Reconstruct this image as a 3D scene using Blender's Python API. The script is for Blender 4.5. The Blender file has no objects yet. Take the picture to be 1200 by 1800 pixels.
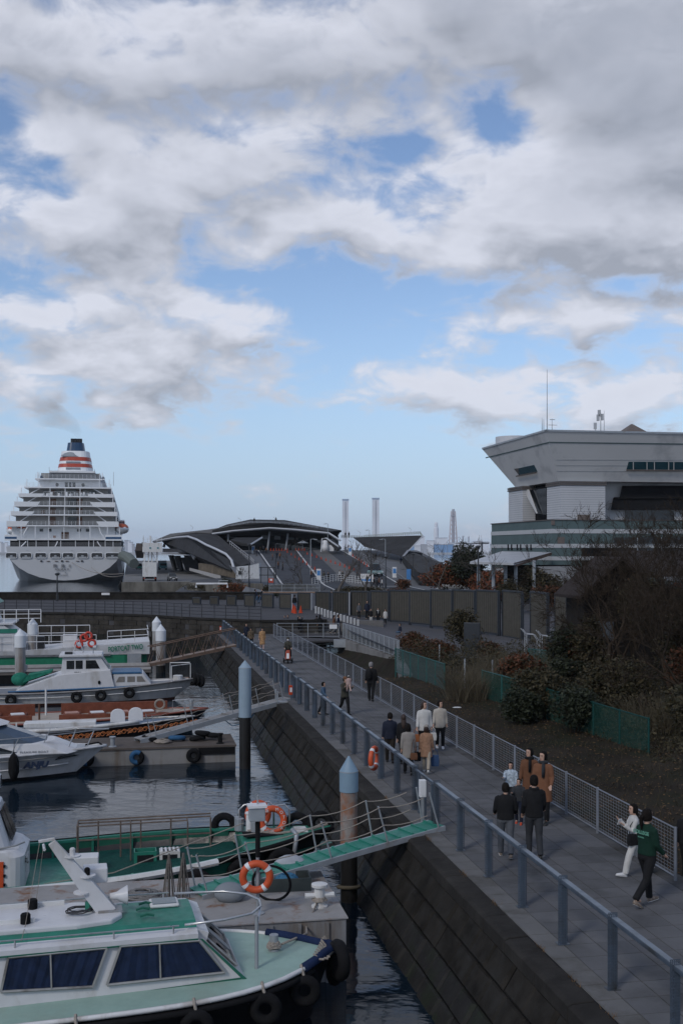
import bpy, bmesh, math, random
from mathutils import Vector, Matrix, Euler
R = math.radians
random.seed(7)
S = bpy.context.scene
COL = S.collection
# ---------------------------------------------------------------- camera
F, CX, HY, CZ = 1960.0, 600.0, 965.0, 8.65      # focal length, centre and horizon of the photograph; eye height over the water
cam = bpy.data.cameras.new('camera'); co = bpy.data.objects.new('camera', cam); COL.objects.link(co)
cam.sensor_fit = 'VERTICAL'; cam.sensor_height = 36; cam.lens = F/1800*36
cam.shift_y = 65/1800; cam.clip_start = .2; cam.clip_end = 9000
co.location = (0, 0, CZ); co.rotation_euler = (R(90), 0, 0); S.camera = co
# ---------------------------------------------------------------- sky, sun, exposure
SUN_EL, SUN_AZ = 38, 215
W = bpy.data.worlds.new('World'); S.world = W; W.use_nodes = True
nt = W.node_tree; nt.nodes.clear()
def wn(t, **k):
    n = nt.nodes.new(t)
    for a, b in k.items(): setattr(n, a, b)
    return n
def lk(a, b): nt.links.new(a, b)
def mth(op, a, b=None, c=None, clamp=False):
    n = wn('ShaderNodeMath', operation=op, use_clamp=clamp)
    for i, v in enumerate((a, b, c)):
        if v is None: continue
        if isinstance(v, (int, float)): n.inputs[i].default_value = v
        else: lk(v, n.inputs[i])
    return n.outputs[0]
def vmt(op, a, b=None, out=0):
    n = wn('ShaderNodeVectorMath', operation=op)
    for i, v in enumerate((a, b)):
        if v is None: continue
        if isinstance(v, tuple): n.inputs[i].default_value = v
        else: lk(v, n.inputs[i])
    return n.outputs[out]
def mixc(f, a, b):
    n = wn('ShaderNodeMix', data_type='RGBA')
    for s, v in ((0, f), (6, a), (7, b)):
        if isinstance(v, (int, float)): n.inputs[s].default_value = v
        elif isinstance(v, tuple): n.inputs[s].default_value = v + (1,)
        else: lk(v, n.inputs[s])
    return n.outputs[2]
def mrange(v, a, b, c=0, d=1):
    n = wn('ShaderNodeMapRange', interpolation_type='SMOOTHSTEP')
    lk(v, n.inputs[0])
    for i, k in enumerate((a, b, c, d)): n.inputs[i+1].default_value = k
    return n.outputs[0]
sky = wn('ShaderNodeTexSky', sky_type='NISHITA', sun_disc=False)
sky.sun_elevation = R(SUN_EL); sky.sun_rotation = R(SUN_AZ); sky.air_density = 1.0; sky.dust_density = .15; sky.ozone_density = 2.6
tc = wn('ShaderNodeTexCoord').outputs['Generated']
sx = wn('ShaderNodeSeparateXYZ'); lk(tc, sx.inputs[0]); dx, dy, dz = sx.outputs
yy = mth('MAXIMUM', mth('ABSOLUTE', dy), .2)
# cloud banks: (centre azimuth and height, reach, how thick) as tangents of the view direction; negative opens blue gaps
def T(px, py): return (px-CX)/F, (HY-py)/F
BANKS = [(520, 60, 900, 150, .68), (1150, 170, 330, 250, 1.15), (860, 410, 330, 115, .68), (1120, 420, 240, 110, .4), (180, 400, 270, 105, .62),
         (330, 275, 330, 90, .52), (120, 555, 240, 40, .3), (100, 655, 170, 60, .5), (300, 600, 200, 60, .28), (440, 640, 130, 75, .5),
         (900, 585, 230, 50, .42), (1130, 560, 150, 60, .5), (960, 690, 320, 55, .58), (740, 712, 120, 24, .3), (1150, 700, 150, 50, .3), (600, 772, 60, 14, .6), (490, 818, 80, 18, .55),
         (815, 872, 100, 18, .6), (295, 855, 60, 8, .34), (180, 815, 60, 8, .33), (455, 858, 60, 7, .33), (700, 860, 40, 8, .3), (20, 830, 60, 12, .3),
         (450, 550, 130, 16, .33), (250, 700, 250, 36, .22),
         (60, 170, 150, 70, -.35), (430, 175, 120, 40, -.62), (40, 290, 60, 30, -.4), (650, 310, 60, 45, -.55), (730, 265, 90, 36, -.95), (868, 208, 66, 30, -.9),
         (20, 480, 120, 40, -.7), (560, 500, 170, 50, -.6), (610, 560, 110, 90, -.62), (740, 515, 150, 28, -.6), (1150, 498, 130, 22, -.9), (420, 395, 90, 45, -.4),
         (590, 720, 90, 110, -.6), (600, 890, 1500, 90, -.62), (320, 810, 500, 60, -.4)]
up = wn('ShaderNodeCombineXYZ'); lk(mth('DIVIDE', dx, yy), up.inputs[0]); lk(mth('DIVIDE', dz, yy), up.inputs[1])
SEED = 2.2
def cloud(shift):
    c = vmt('ADD', up.outputs[0], (shift[0], shift[1], 0)); acc = None
    for (bx_, by_, rx_, ry_, a_) in BANKS:
        cu, cw = T(bx_, by_)
        d = vmt('MULTIPLY', vmt('SUBTRACT', c, (cu, cw, 0)), (F/rx_, F/ry_, 0))
        g = mth('EXPONENT', mth('MULTIPLY', vmt('DOT_PRODUCT', d, d, 1), -1))
        a_ *= .85 if a_ > 0 else .8
        acc = mth('MULTIPLY', g, a_) if acc is None else mth('MULTIPLY_ADD', g, a_, acc)
    zz = mth('ADD', mth('MAXIMUM', mth('ADD', dz, shift[1]), 0), .42)
    q = wn('ShaderNodeVectorMath', operation='SCALE'); lk(vmt('ADD', tc, (shift[0], 0, shift[1])), q.inputs[0]); lk(mth('DIVIDE', 1, zz), q.inputs[3])
    q = vmt('ADD', vmt('MULTIPLY', q.outputs[0], (1, 1, 1.45)), (SEED, 0, 0))
    def nz(sc, det, ro, dis=0):
        n = wn('ShaderNodeTexNoise'); lk(q, n.inputs['Vector'])
        n.inputs['Scale'].default_value = sc; n.inputs['Detail'].default_value = det; n.inputs['Roughness'].default_value = ro; n.inputs['Distortion'].default_value = dis
        return n.outputs[0]
    n1 = mth('MULTIPLY', mth('SUBTRACT', nz(5.6, 4, .5, .25), .5), 3.0)
    c1 = mth('ADD', mth('ADD', n1, acc), .02)
    n2 = mth('MULTIPLY', mth('SUBTRACT', nz(12.0, 10, .60, .4), .5), 2.3)
    return c1, n2
C0, FN = cloud((0, 0)); C1, _f = cloud((-.012, .030))
D0 = mth('ADD', C0, FN)
mask = mrange(D0, -.26, .56)
thick = mrange(D0, .25, 1.6)
lit = mth('ADD', mth('MULTIPLY_ADD', mth('SUBTRACT', C0, C1), 1.25, .58), mth('MULTIPLY', FN, .70), None, True)
lit = mth('MULTIPLY_ADD', mth('SUBTRACT', lit, .70), mrange(D0, -.1, .5), .70)
cl = mixc(lit, (3.65, 3.9, 4.55), (7.3, 7.55, 8.5))
cl = mixc(mth('MULTIPLY', thick, mrange(dz, .20, .42, .10, .66)), cl, (2.6, 2.95, 3.7))
low = mrange(dz, 0, .16, .70, 1.0)
mask = mth('MULTIPLY', mth('MULTIPLY', mask, low), .95)
bg = wn('ShaderNodeBackground'); bg.inputs[1].default_value = .1
blue = wn('ShaderNodeVectorMath', operation='MULTIPLY'); lk(sky.outputs[0], blue.inputs[0]); blue.inputs[1].default_value = (1.25, 1.22, 1.28)
air = mixc(mrange(dz, -.02, .22, .85, 0), blue.outputs[0], (3.3, 4.75, 7.2))
lk(mixc(mask, air, cl), bg.inputs[0])
wo = wn('ShaderNodeOutputWorld'); lk(bg.outputs[0], wo.inputs[0])
W.cycles.sampling_method = 'MANUAL'; W.cycles.sample_map_resolution = 512
sl = bpy.data.lights.new('sun', 'SUN'); sl.energy = 1.35; sl.angle = R(12); sl.color = (1, .95, .88)
so = bpy.data.objects.new('sun', sl); COL.objects.link(so)
_a = R(SUN_AZ); _d = Vector((math.sin(_a)*math.cos(R(SUN_EL)), math.cos(_a)*math.cos(R(SUN_EL)), math.sin(R(SUN_EL))))
so.rotation_euler = _d.to_track_quat('Z', 'Y').to_euler()
S.view_settings.view_transform = 'Standard'; S.view_settings.look = 'None'; S.view_settings.exposure = 0; S.view_settings.gamma = 1
S.view_settings.use_curve_mapping = False
S.cycles.max_bounces = 6; S.cycles.transparent_max_bounces = 24
# ---------------------------------------------------------------- helpers
TH = math.atan(.19)                                  # the quay, the pier and the ship all run along U; V is square to it
U = Vector((-math.sin(TH), math.cos(TH), 0)); V = Vector((math.cos(TH), math.sin(TH), 0))
PZ = 1.9                                             # promenade level over the water
R0 = Vector((4.148, 17.11, PZ))                      # a railing post of the promenade
def G(x, y, z=PZ):                                   # the place on level z seen at a picture position
    Y = (CZ-z)*F/(y-HY); return Vector(((x-CX)*Y/F, Y, z))
def D(x, y, Y): return Vector(((x-CX)*Y/F, Y, CZ+(HY-y)*Y/F))
def Q(v, u, z=0): return R0 + V*v + U*u + Vector((0, 0, z))
class MB:
    def __init__(s): s.v, s.f, s.x = [], [], None
    def add(s, vs, fs):
        o = len(s.v)
        s.v += [tuple(s.x @ Vector(p)) if s.x else tuple(p) for p in vs]; s.f += [tuple(i+o for i in f) for f in fs]; return s
    def box(s, c, d, rz=0, rx=0, ry=0):
        m = Matrix.Translation(c) @ Euler((rx, ry, rz)).to_matrix().to_4x4()
        v = [m @ Vector((x*d[0]/2, y*d[1]/2, z*d[2]/2)) for x in (-1, 1) for y in (-1, 1) for z in (-1, 1)]
        return s.add(v, [(0, 1, 3, 2), (4, 6, 7, 5), (0, 4, 5, 1), (2, 3, 7, 6), (0, 2, 6, 4), (1, 5, 7, 3)])
    def bx(s, a, b): return s.box([(a[i]+b[i])/2 for i in range(3)], [abs(b[i]-a[i]) for i in range(3)])
    def tube(s, pts, r, n=6, cap=True, flat=1):
        pts = [Vector(p) for p in pts]; k = len(pts); rr = r if isinstance(r, (list, tuple)) else [r]*k
        vs = []; nrm = None
        for i, p in enumerate(pts):
            t = (pts[min(i+1, k-1)]-pts[max(i-1, 0)])
            if t.length < 1e-9: t = Vector((0, 0, 1))
            t.normalize()
            if nrm is None: nrm = t.orthogonal().normalized() if abs(t.z) > .9 else Vector((0, 0, 1)).cross(t).normalized()
            nrm = (nrm - t*nrm.dot(t))
            nrm = nrm.normalized() if nrm.length > 1e-6 else t.orthogonal().normalized()
            b = t.cross(nrm)
            for j in range(n):
                a = 2*math.pi*j/n; vs.append(p+(nrm*math.cos(a)+b*math.sin(a)*flat)*rr[i])
        fs = [(i*n+j, i*n+(j+1) % n, (i+1)*n+(j+1) % n, (i+1)*n+j) for i in range(k-1) for j in range(n)]
        if cap: fs += [tuple(range(n))[::-1], tuple((k-1)*n+j for j in range(n))]
        return s.add(vs, fs)
    def lathe(s, prof, n=16, c=(0, 0, 0), ax='z'):
        vs = []
        for r, z in prof:
            for j in range(n):
                a = 2*math.pi*j/n; x, y = r*math.cos(a), r*math.sin(a)
                p = (x, y, z) if ax == 'z' else (z, x, y) if ax == 'x' else (x, z, y)
                vs.append([p[i]+c[i] for i in range(3)])
        k = len(prof)
        fs = [(i*n+j, i*n+(j+1) % n, (i+1)*n+(j+1) % n, (i+1)*n+j) for i in range(k-1) for j in range(n)]
        fs += [tuple(range(n))[::-1], tuple((k-1)*n+j for j in range(n))]
        return s.add(vs, fs)
    def loft(s, rings, cap=True, closed=True):
        n = len(rings[0]); k = len(rings); vs = [p for r in rings for p in r]
        m = n if closed else n-1
        fs = [(i*n+j, i*n+(j+1) % n, (i+1)*n+(j+1) % n, (i+1)*n+j) for i in range(k-1) for j in range(m)]
        if cap: fs += [tuple(range(n))[::-1], tuple((k-1)*n+j for j in range(n))]
        return s.add(vs, fs)
    def slab(s, poly, off):
        off = Vector(off); n = len(poly); p = [Vector(q) for q in poly]
        return s.add(p+[q+off for q in p], [tuple(range(n))[::-1], tuple(range(n, 2*n))]+[(i, (i+1) % n, n+(i+1) % n, n+i) for i in range(n)])
    def prism(s, poly, z0, z1): return s.slab([(x, y, z0) for x, y in poly], (0, 0, z1-z0))
    def torus(s, c, R_, r, ax=(0, 1, 0), n=24, m=8, a0=0, a1=2*math.pi):
        ax = Vector(ax).normalized(); e = ax.orthogonal().normalized(); g = ax.cross(e); c = Vector(c); full = abs(a1-a0) > 6.28
        k = n if full else n+1; vs = []
        for i in range(k):
            a = a0+(a1-a0)*i/n; d = e*math.cos(a)+g*math.sin(a)
            for j in range(m):
                b = 2*math.pi*j/m; vs.append(c+d*(R_+r*math.cos(b))+ax*r*math.sin(b))
        fs = [(i*m+j, i*m+(j+1) % m, ((i+1) % k)*m+(j+1) % m, ((i+1) % k)*m+j) for i in range(n) for j in range(m)]
        return s.add(vs, fs)
    def ell(s, c, r, n=12, m=8):
        vs = [(c[0], c[1], c[2]-r[2])]
        for i in range(1, m):
            t = -math.pi/2+math.pi*i/m
            vs += [(c[0]+r[0]*math.cos(t)*math.cos(2*math.pi*j/n), c[1]+r[1]*math.cos(t)*math.sin(2*math.pi*j/n), c[2]+r[2]*math.sin(t)) for j in range(n)]
        vs.append((c[0], c[1], c[2]+r[2])); L = len(vs)-1
        fs = [(0, 1+(j+1) % n, 1+j) for j in range(n)]
        fs += [(1+i*n+j, 1+i*n+(j+1) % n, 1+(i+1)*n+(j+1) % n, 1+(i+1)*n+j) for i in range(m-2) for j in range(n)]
        fs += [(L, 1+(m-2)*n+j, 1+(m-2)*n+(j+1) % n) for j in range(n)]
        return s.add(vs, fs)
    def build(s, name, mat, parent=None, smooth=False, bevel=0, kind=None, fix=True, remesh=0, sub=0, loc=None, rz=0):
        me = bpy.data.meshes.new(name); me.from_pydata(s.v, [], s.f)
        if fix and len(s.f) < 40000:
            b = bmesh.new(); b.from_mesh(me); bmesh.ops.recalc_face_normals(b, faces=b.faces); b.to_mesh(me); b.free()
        if smooth: me.polygons.foreach_set('use_smooth', [True]*len(me.polygons))
        me.materials.append(mat); o = bpy.data.objects.new(name, me); COL.objects.link(o)
        if parent: o.parent = parent
        if loc is not None: o.location = loc
        if rz: o.rotation_euler[2] = rz
        if bevel:
            m = o.modifiers.new('bevel', 'BEVEL'); m.width = bevel; m.segments = 2; m.limit_method = 'ANGLE'; m.angle_limit = R(35); m.harden_normals = False
        if remesh:
            m = o.modifiers.new('remesh', 'REMESH'); m.mode = 'VOXEL'; m.voxel_size = remesh; m.use_smooth_shade = True
            m = o.modifiers.new('soft', 'SMOOTH'); m.factor = .5; m.iterations = 3
        if sub:
            m = o.modifiers.new('sub', 'SUBSURF'); m.levels = sub; m.render_levels = sub
        if kind: o['kind'] = kind
        return o
def tag(o, label=None, cat=None, group=None, kind=None):
    for k, v in (('label', label), ('category', cat), ('group', group), ('kind', kind)):
        if v: o[k] = v
    return o
def thing(name, label, cat, loc=(0, 0, 0), rz=0, group=None):
    o = bpy.data.objects.new(name, None); COL.objects.link(o); o.location = loc; o.rotation_euler = (0, 0, rz); o.empty_display_size = .2
    return tag(o, label, cat, group)
def setting(name, mb, mat, parent=None, **k):
    o = mb.build(name, mat, parent, **k); o['kind'] = 'structure' if parent is None else o.get('kind', 'structure')
    return o
def dup(root, loc=None, rz=None, label=None, scale=None):
    kids = {}
    for o in bpy.data.objects:
        if o.parent: kids.setdefault(o.parent.name, []).append(o)
    def rec(o, par):
        c = o.copy(); COL.objects.link(c); c.parent = par
        for k in kids.get(o.name, []): rec(k, c)
        return c
    r = rec(root, None)
    if loc is not None: r.location = loc
    if rz is not None: r.rotation_euler[2] = rz
    if scale is not None: r.scale = (scale,)*3 if isinstance(scale, (int, float)) else scale
    if label: r['label'] = label
    return r
def share(o, name, parent, loc=(0, 0, 0), rz=0, rot=None, scale=None):
    c = o.copy(); c.name = name; COL.objects.link(c); c.parent = parent; c.location = loc; c.rotation_euler = rot or (0, 0, rz)
    if scale is not None: c.scale = scale
    return c
# ---------------------------------------------------------------- materials
_M = {}
def mat(name, col, rough=.6, metal=0, var=.12, sc=3.0, bump=0, bsc=40, dirt=None, damt=.4, dsc=1.5, spec=None, alpha=1, streak=0, coat=0, emit=0, world=0):
    if name in _M: return _M[name]
    if spec is None: spec = .4 if rough < .6 else .10
    m = bpy.data.materials.new(name); m.use_nodes = True; t = m.node_tree; N = t.nodes; P = N['Principled BSDF']
    def new(k): return N.new(k)
    tcn = new('ShaderNodeNewGeometry').outputs['Position'] if world else new('ShaderNodeTexCoord').outputs['Object']
    def noise(scale, det=5, ro=.6, vec=None):
        n = new('ShaderNodeTexNoise'); t.links.new(vec or tcn, n.inputs['Vector'])
        n.inputs['Scale'].default_value = scale; n.inputs['Detail'].default_value = det; n.inputs['Roughness'].default_value = ro; return n.outputs[0]
    def mx(f, a, b):
        n = new('ShaderNodeMix'); n.data_type = 'RGBA'
        for s_, v in ((0, f), (6, a), (7, b)):
            if isinstance(v, (tuple, list)): n.inputs[s_].default_value = tuple(v)[:3]+(1,)
            elif isinstance(v, (int, float)): n.inputs[s_].default_value = v
            else: t.links.new(v, n.inputs[s_])
        return n.outputs[2]
    def ramp(v, a, b, lo=0, hi=1):
        n = new('ShaderNodeMapRange'); t.links.new(v, n.inputs[0]); n.inputs[1].default_value = a; n.inputs[2].default_value = b
        n.inputs[3].default_value = lo; n.inputs[4].default_value = hi; return n.outputs[0]
    c = mx(ramp(noise(sc), .3, .7), [x*(1-var) for x in col], [min(1, x*(1+var)) for x in col])
    if dirt:
        v = tcn
        if streak:
            mp = new('ShaderNodeMapping'); t.links.new(tcn, mp.inputs[0]); mp.inputs['Scale'].default_value = (1, 1, 1/streak); v = mp.outputs[0]
        c = mx(ramp(noise(dsc, 7, .65, v), .62-.28*damt, .78-.2*damt), c, dirt)
    t.links.new(c, P.inputs['Base Color'])
    t.links.new(ramp(noise(sc*2.3), .3, .7, max(.02, rough-.1), min(1, rough+.1)), P.inputs['Roughness'])
    P.inputs['Metallic'].default_value = metal; P.inputs['Specular IOR Level'].default_value = spec; P.inputs['Coat Weight'].default_value = coat
    if alpha < 1: P.inputs['Alpha'].default_value = alpha
    if emit: t.links.new(c, P.inputs['Emission Color']); P.inputs['Emission Strength'].default_value = emit
    if bump:
        b = new('ShaderNodeBump'); b.inputs['Strength'].default_value = bump; b.inputs['Distance'].default_value = .02
        t.links.new(noise(bsc, 6), b.inputs['Height']); t.links.new(b.outputs[0], P.inputs['Normal'])
    _M[name] = m; return m
GRIME = (.16, .13, .10); RUST = (.20, .075, .03)
white = mat('white_gelcoat', (.53, .53, .54), .36, var=.05, dirt=(.36, .34, .31), damt=.38, dsc=.9, streak=3)
white2 = mat('white_paint', (.62, .62, .625), .5, var=.05, dirt=(.45, .43, .40), damt=.15, dsc=.6)
offwhite = mat('weathered_white_paint', (.58, .58, .57), .5, var=.08, dirt=(.30, .26, .22), damt=.35, dsc=1.1, streak=4)
green = mat('green_deck_paint', (.020, .165, .115), .45, var=.18, dirt=(.02, .12, .085), damt=.4, dsc=1.3)
dgreen = mat('dark_green_paint', (.012, .10, .065), .5, var=.15)
pgreen = mat('pale_green_deck', (.26, .38, .33), .55, var=.08, bump=.25, bsc=90, dirt=(.25, .33, .28), damt=.4, dsc=1.0)
black = mat('black_rubber', (.009, .009, .010), .9, var=.2, bump=.3, bsc=25, spec=.15)
blackp = mat('black_hull_paint', (.012, .012, .014), .4, var=.2)
glass = mat('dark_glass', (.012, .015, .018), .08, spec=.6, var=.1)
steel = mat('dull_stainless_tube', (.50, .50, .50), .35, metal=.8, var=.1)
gsteel = mat('galvanised_steel', (.30, .32, .34), .5, metal=.3, var=.12, dirt=(.2, .17, .14), damt=.2)
rope = mat('weathered_rope', (.26, .23, .20), .9, var=.25, sc=30)
drope = mat('dark_rope', (.05, .05, .055), .9, var=.25, sc=30)
orange = mat('orange_lifebuoy', (.50, .075, .022), .5, var=.1)
dark = mat('dark_void', (.01, .01, .011), .8)
concrete = mat('old_concrete', (.20, .195, .19), .85, var=.16, sc=1.2, bump=.4, bsc=12, dirt=(.09, .085, .08), damt=.45, dsc=.7, streak=2.5)
# ================================================================ water and ground
wm = bpy.data.materials.new('harbour_water'); wm.use_nodes = True
t_ = wm.node_tree; P_ = t_.nodes['Principled BSDF']
P_.inputs['Base Color'].default_value = (.006, .013, .021, 1); P_.inputs['Roughness'].default_value = .06; P_.inputs['IOR'].default_value = 1.33
tcw = t_.nodes.new('ShaderNodeTexCoord')
def wmap(sx_, sy_, scale, det):
    mp = t_.nodes.new('ShaderNodeMapping'); t_.links.new(tcw.outputs['Object'], mp.inputs[0]); mp.inputs['Scale'].default_value = (sx_, sy_, 1)
    mp.inputs['Rotation'].default_value = (0, 0, .35)
    n = t_.nodes.new('ShaderNodeTexNoise'); t_.links.new(mp.outputs[0], n.inputs['Vector']); n.inputs['Scale'].default_value = scale
    n.inputs['Detail'].default_value = det; n.inputs['Roughness'].default_value = .5; return n.outputs[0]
a1 = wmap(.55, 1, 1.5, 3); a2 = wmap(.8, 1, 5, 3); a3 = wmap(1, 1, .25, 2)
m1 = t_.nodes.new('ShaderNodeMath'); m1.operation = 'MULTIPLY_ADD'; t_.links.new(a2, m1.inputs[0]); m1.inputs[1].default_value = .22; t_.links.new(a1, m1.inputs[2])
m2 = t_.nodes.new('ShaderNodeMath'); m2.operation = 'MULTIPLY'; t_.links.new(m1.outputs[0], m2.inputs[0])
rg = t_.nodes.new('ShaderNodeMapRange'); t_.links.new(a3, rg.inputs[0]); rg.inputs[1].default_value = .35; rg.inputs[2].default_value = .65; rg.inputs[3].default_value = .35; rg.inputs[4].default_value = 1.0
t_.links.new(rg.outputs[0], m2.inputs[1])
bp = t_.nodes.new('ShaderNodeBump'); bp.inputs['Strength'].default_value = .32; bp.inputs['Distance'].default_value = .10
t_.links.new(m2.outputs[0], bp.inputs['Height']); t_.links.new(bp.outputs[0], P_.inputs['Normal'])
setting('water', MB().add([(-4000, -60, 0), (4000, -60, 0), (4000, 7500, 0), (-4000, 7500, 0)], [(0, 1, 2, 3)]), wm)
rnd = random.Random(3)
# ---------------------------------------------------------------- promenade: bed, paving tiles, kerb strip
tilem = mat('grey_paving', (.108, .108, .112), .75, var=.14, sc=.9, bump=.3, bsc=30, dirt=(.06, .06, .061), damt=.5, dsc=.55, world=1)
tilem2 = mat('grey_paving_darker', (.095, .095, .099), .75, var=.14, sc=.9, bump=.3, bsc=30, dirt=(.055, .055, .056), damt=.5, dsc=.55, world=1)
tilem3 = mat('pale_kerb_paving', (.130, .128, .126), .78, var=.14, sc=.9, bump=.3, bsc=30, dirt=(.07, .066, .06), damt=.5, dsc=.7, world=1)
tilem4 = mat('stained_edge_paving', (.085, .084, .085), .85, var=.2, sc=1.4, bump=.3, bsc=30, dirt=(.035, .034, .031), damt=.75, dsc=1.1, world=1)
joint = mat('paving_joint', (.035, .033, .030), .9)
PW = 3.72
prom = setting('promenade', MB().slab([Q(-.42, -9, -.5), Q(PW+.2, -9, -.5), Q(PW+.2, 73.2, -.5), Q(-.42, 73.2, -.5)], (0, 0, .47)), joint)
T_ = .575
cols_ = [(-.42, 0)]+[(i*T_, (i+1)*T_) for i in range(6)]+[(6*T_, PW+.2)]
tiles = []
for i in range(int(82/T_)):
    u0 = -9+i*T_
    for ci, (v0, v1) in enumerate(cols_):
        c = Q((v0+v1)/2, u0+T_/2); px = CX+c.x*F/c.y if c.y > 1 else 9999
        tiles.append((c.y if -60 < px < 1240 and c.y > 15.4 else 900+c.y, u0, v0, v1, ci))
tiles.sort()
tp = {}
rest = MB()
def tilegeo(mb, w, l, c):
    g = .005; t = .03
    a, b = w/2-g, l/2-g; vs = [(-a, -b, 0), (a, -b, 0), (a, b, 0), (-a, b, 0), (-a+.006, -b+.006, t), (a-.006, -b+.006, t), (a-.006, b-.006, t), (-a+.006, b-.006, t)]
    mb.add([Vector(c)+V*p[0]+U*p[1]+Vector((0, 0, p[2])) for p in vs], [(4, 5, 6, 7), (0, 1, 5, 4), (1, 2, 6, 5), (2, 3, 7, 6), (3, 0, 4, 7)])
for k, (yy_, u0, v0, v1, ci) in enumerate(tiles):
    c = Q((v0+v1)/2, u0+T_/2, -.03+rnd.uniform(-.003, .003))
    if k < 300:
        key = (round(v1-v0, 3), 2 if ci == 0 else 3 if ci == 7 else rnd.random() < .35)
        if key not in tp:
            mb = MB(); tilegeo(mb, v1-v0, T_, (0, 0, 0))
            o = mb.build('paving_tile', tilem3 if ci == 0 else tilem4 if ci == 7 else (tilem2 if key[1] else tilem), prom); tp[key] = o
            o.location = c
        else: share(tp[key], 'paving_tile', prom, c)
    else: tilegeo(rest, v1-v0, T_, c)
rest.build('far_paving_tiles', tilem, prom, kind='stuff', fix=False)
# ---------------------------------------------------------------- quay wall of the promenade: coping stones and battered courses
stonem = mat('dark_wall_stone', (.019, .017, .0145), .9, var=.55, sc=1.6, bump=.9, bsc=7, dirt=(.028, .027, .025), damt=.5, dsc=1.2)
wetm = mat('wet_wall_stone', (.022, .021, .020), .6, var=.3, sc=1.6, bump=.9, bsc=7, dirt=(.02, .025, .016), damt=.5, dsc=1.5)
copm = mat('coping_stone', (.026, .024, .022), .9, var=.25, sc=1.5, bump=.7, bsc=9, dirt=(.04, .037, .033), damt=.45, dsc=1.0)
B0, B1 = -.80, -1.75                                   # batter: top and water line
qw = setting('quay_wall', MB().slab([Q(-.42, -9, -.02), Q(B0+.08, -9, -.2), Q(B1-.25, -9, -2.6), Q(-.42, -9, -2.6)], U*82.2), dark)
pieces = []
rows = [(-.30, -.74), (-.74, -1.18), (-1.18, -1.60), (-1.60, -2.2)]
def vb(z): return B0+(B1-B0)*(-z-.3)/1.6
def block(mb, u0, u1, za, zb, out):
    g = .012; a = [(vb(za), za-g), (vb(zb), zb+g)]
    n = Vector((-.86, 0, .5))
    p = []
    for (v_, z_), in_ in (((a[0]), 0), ((a[1]), 0)):
        for uu in (u0+g, u1-g): p.append((v_, uu, z_))
    base = [Q(v_, uu, z_) for v_, uu, z_ in p]
    mid = [Q(v_-out*.86+s1*0, uu, z_+out*.5) for v_, uu, z_ in p for s1 in (0,)]
    cen = sum(mid, Vector())/4
    top = [m + (cen-m)*.14 for m in mid]
    mb.add(base+top, [(4, 5, 7, 6), (0, 1, 5, 4), (1, 3, 7, 5), (3, 2, 6, 7), (2, 0, 4, 6)])
for r_, (za, zb) in enumerate(rows):
    uu = -8+r_*.37
    while uu < 72.5:
        L = rnd.uniform(.75, 1.15); L = min(L, 73-uu); pieces.append((uu, uu+L, za, zb, r_)); uu += L
pieces.sort()
restb = MB(); restw = MB()
cnt = 0
for (u0, u1, za, zb, r_) in pieces:
    c = Q(vb(za), (u0+u1)/2)
    if c.y < 13: continue
    if cnt < 270: mb = MB(); block(mb, u0, u1, za, zb, rnd.uniform(.03, .075)); mb.build('wall_stone', wetm if r_ > 1 else stonem, qw); cnt += 1
    else: block(restw if r_ > 1 else restb, u0, u1, za, zb, rnd.uniform(.03, .075))
restb.build('far_wall_stones', stonem, qw, kind='stuff'); restw.build('far_wet_wall_stones', wetm, qw, kind='stuff')
uu = -8.5; k = 0
while uu < 73:
    L = min(rnd.uniform(1.1, 1.5), 73.2-uu)
    mb = MB(); dz_ = rnd.uniform(-.01, .01)
    mb.slab([Q(-.425, uu+.008, -.02+dz_), Q(-.78, uu+.008, -.035+dz_), Q(-.86, uu+.008, -.07+dz_), Q(-.87, uu+.008, -.30), Q(-.425, uu+.008, -.30)], U*(L-.016))
    mb.build('coping_stone', copm, qw, bevel=.015); uu += L
# ---------------------------------------------------------------- breakwater with its stone wall, upper pavement and parapet
pavem = mat('breakwater_pavement', (.068, .067, .071), .85, var=.12, sc=.5, bump=.2, bsc=20, dirt=(.07, .068, .07), damt=.4, dsc=.5)
BZ = 3.0
front = [(13, 60), (-1.2, 89.5), (-3.4, 88.9), (-6.4, 88.6), (-10.4, 91), (-12.6, 92.3), (-16.3, 95.7), (-19.9, 97.7), (-24.6, 99.4), (-29.2, 100), (-38, 100.6), (-52, 101)]
fr = [Vector((x, y, 0)) for x, y in front[1:]]
bw = MB().prism([(p.x, p.y) for p in fr]+[(-52, 124.4), (-10.5, 124.4), (-4, 121), (-2, 100)], -1.5, BZ-.01)
bwo = setting('breakwater', bw, pavem)
mb = MB(); mbw = MB(); cop = MB()
for i in range(len(fr)-1):
    a, b = fr[i], fr[i+1]; d = b-a; L = d.length; d.normalize(); n = Vector((d.y, -d.x, 0))
    if n.y > 0: n = -n
    for row in range(7):
        zt = BZ-.18-row*.42; nb = max(1, round(L/.95))
        for j in range(nb):
            off = .5 if row % 2 else 0
            p = a+d*L*min(1, (j+.0)/nb); w = L/nb
            o = rnd.uniform(.03, .09)
            q = [p+d*.02, p+d*(w-.02)]
            tgt = mb if row < 4 else mbw
            sh = d*(w*.5 if row % 2 and j < nb-1 else 0)
            tgt.slab([q[0]+sh+Vector((0, 0, zt)), q[1]+sh+Vector((0, 0, zt)), q[1]+sh+Vector((0, 0, zt-.39)), q[0]+sh+Vector((0, 0, zt-.39))], n*o)
    cop.slab([a+Vector((0, 0, BZ-.16)), b+Vector((0, 0, BZ-.16)), b+Vector((0, 0, BZ+.02)), a+Vector((0, 0, BZ+.02))], n*.14)
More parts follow.
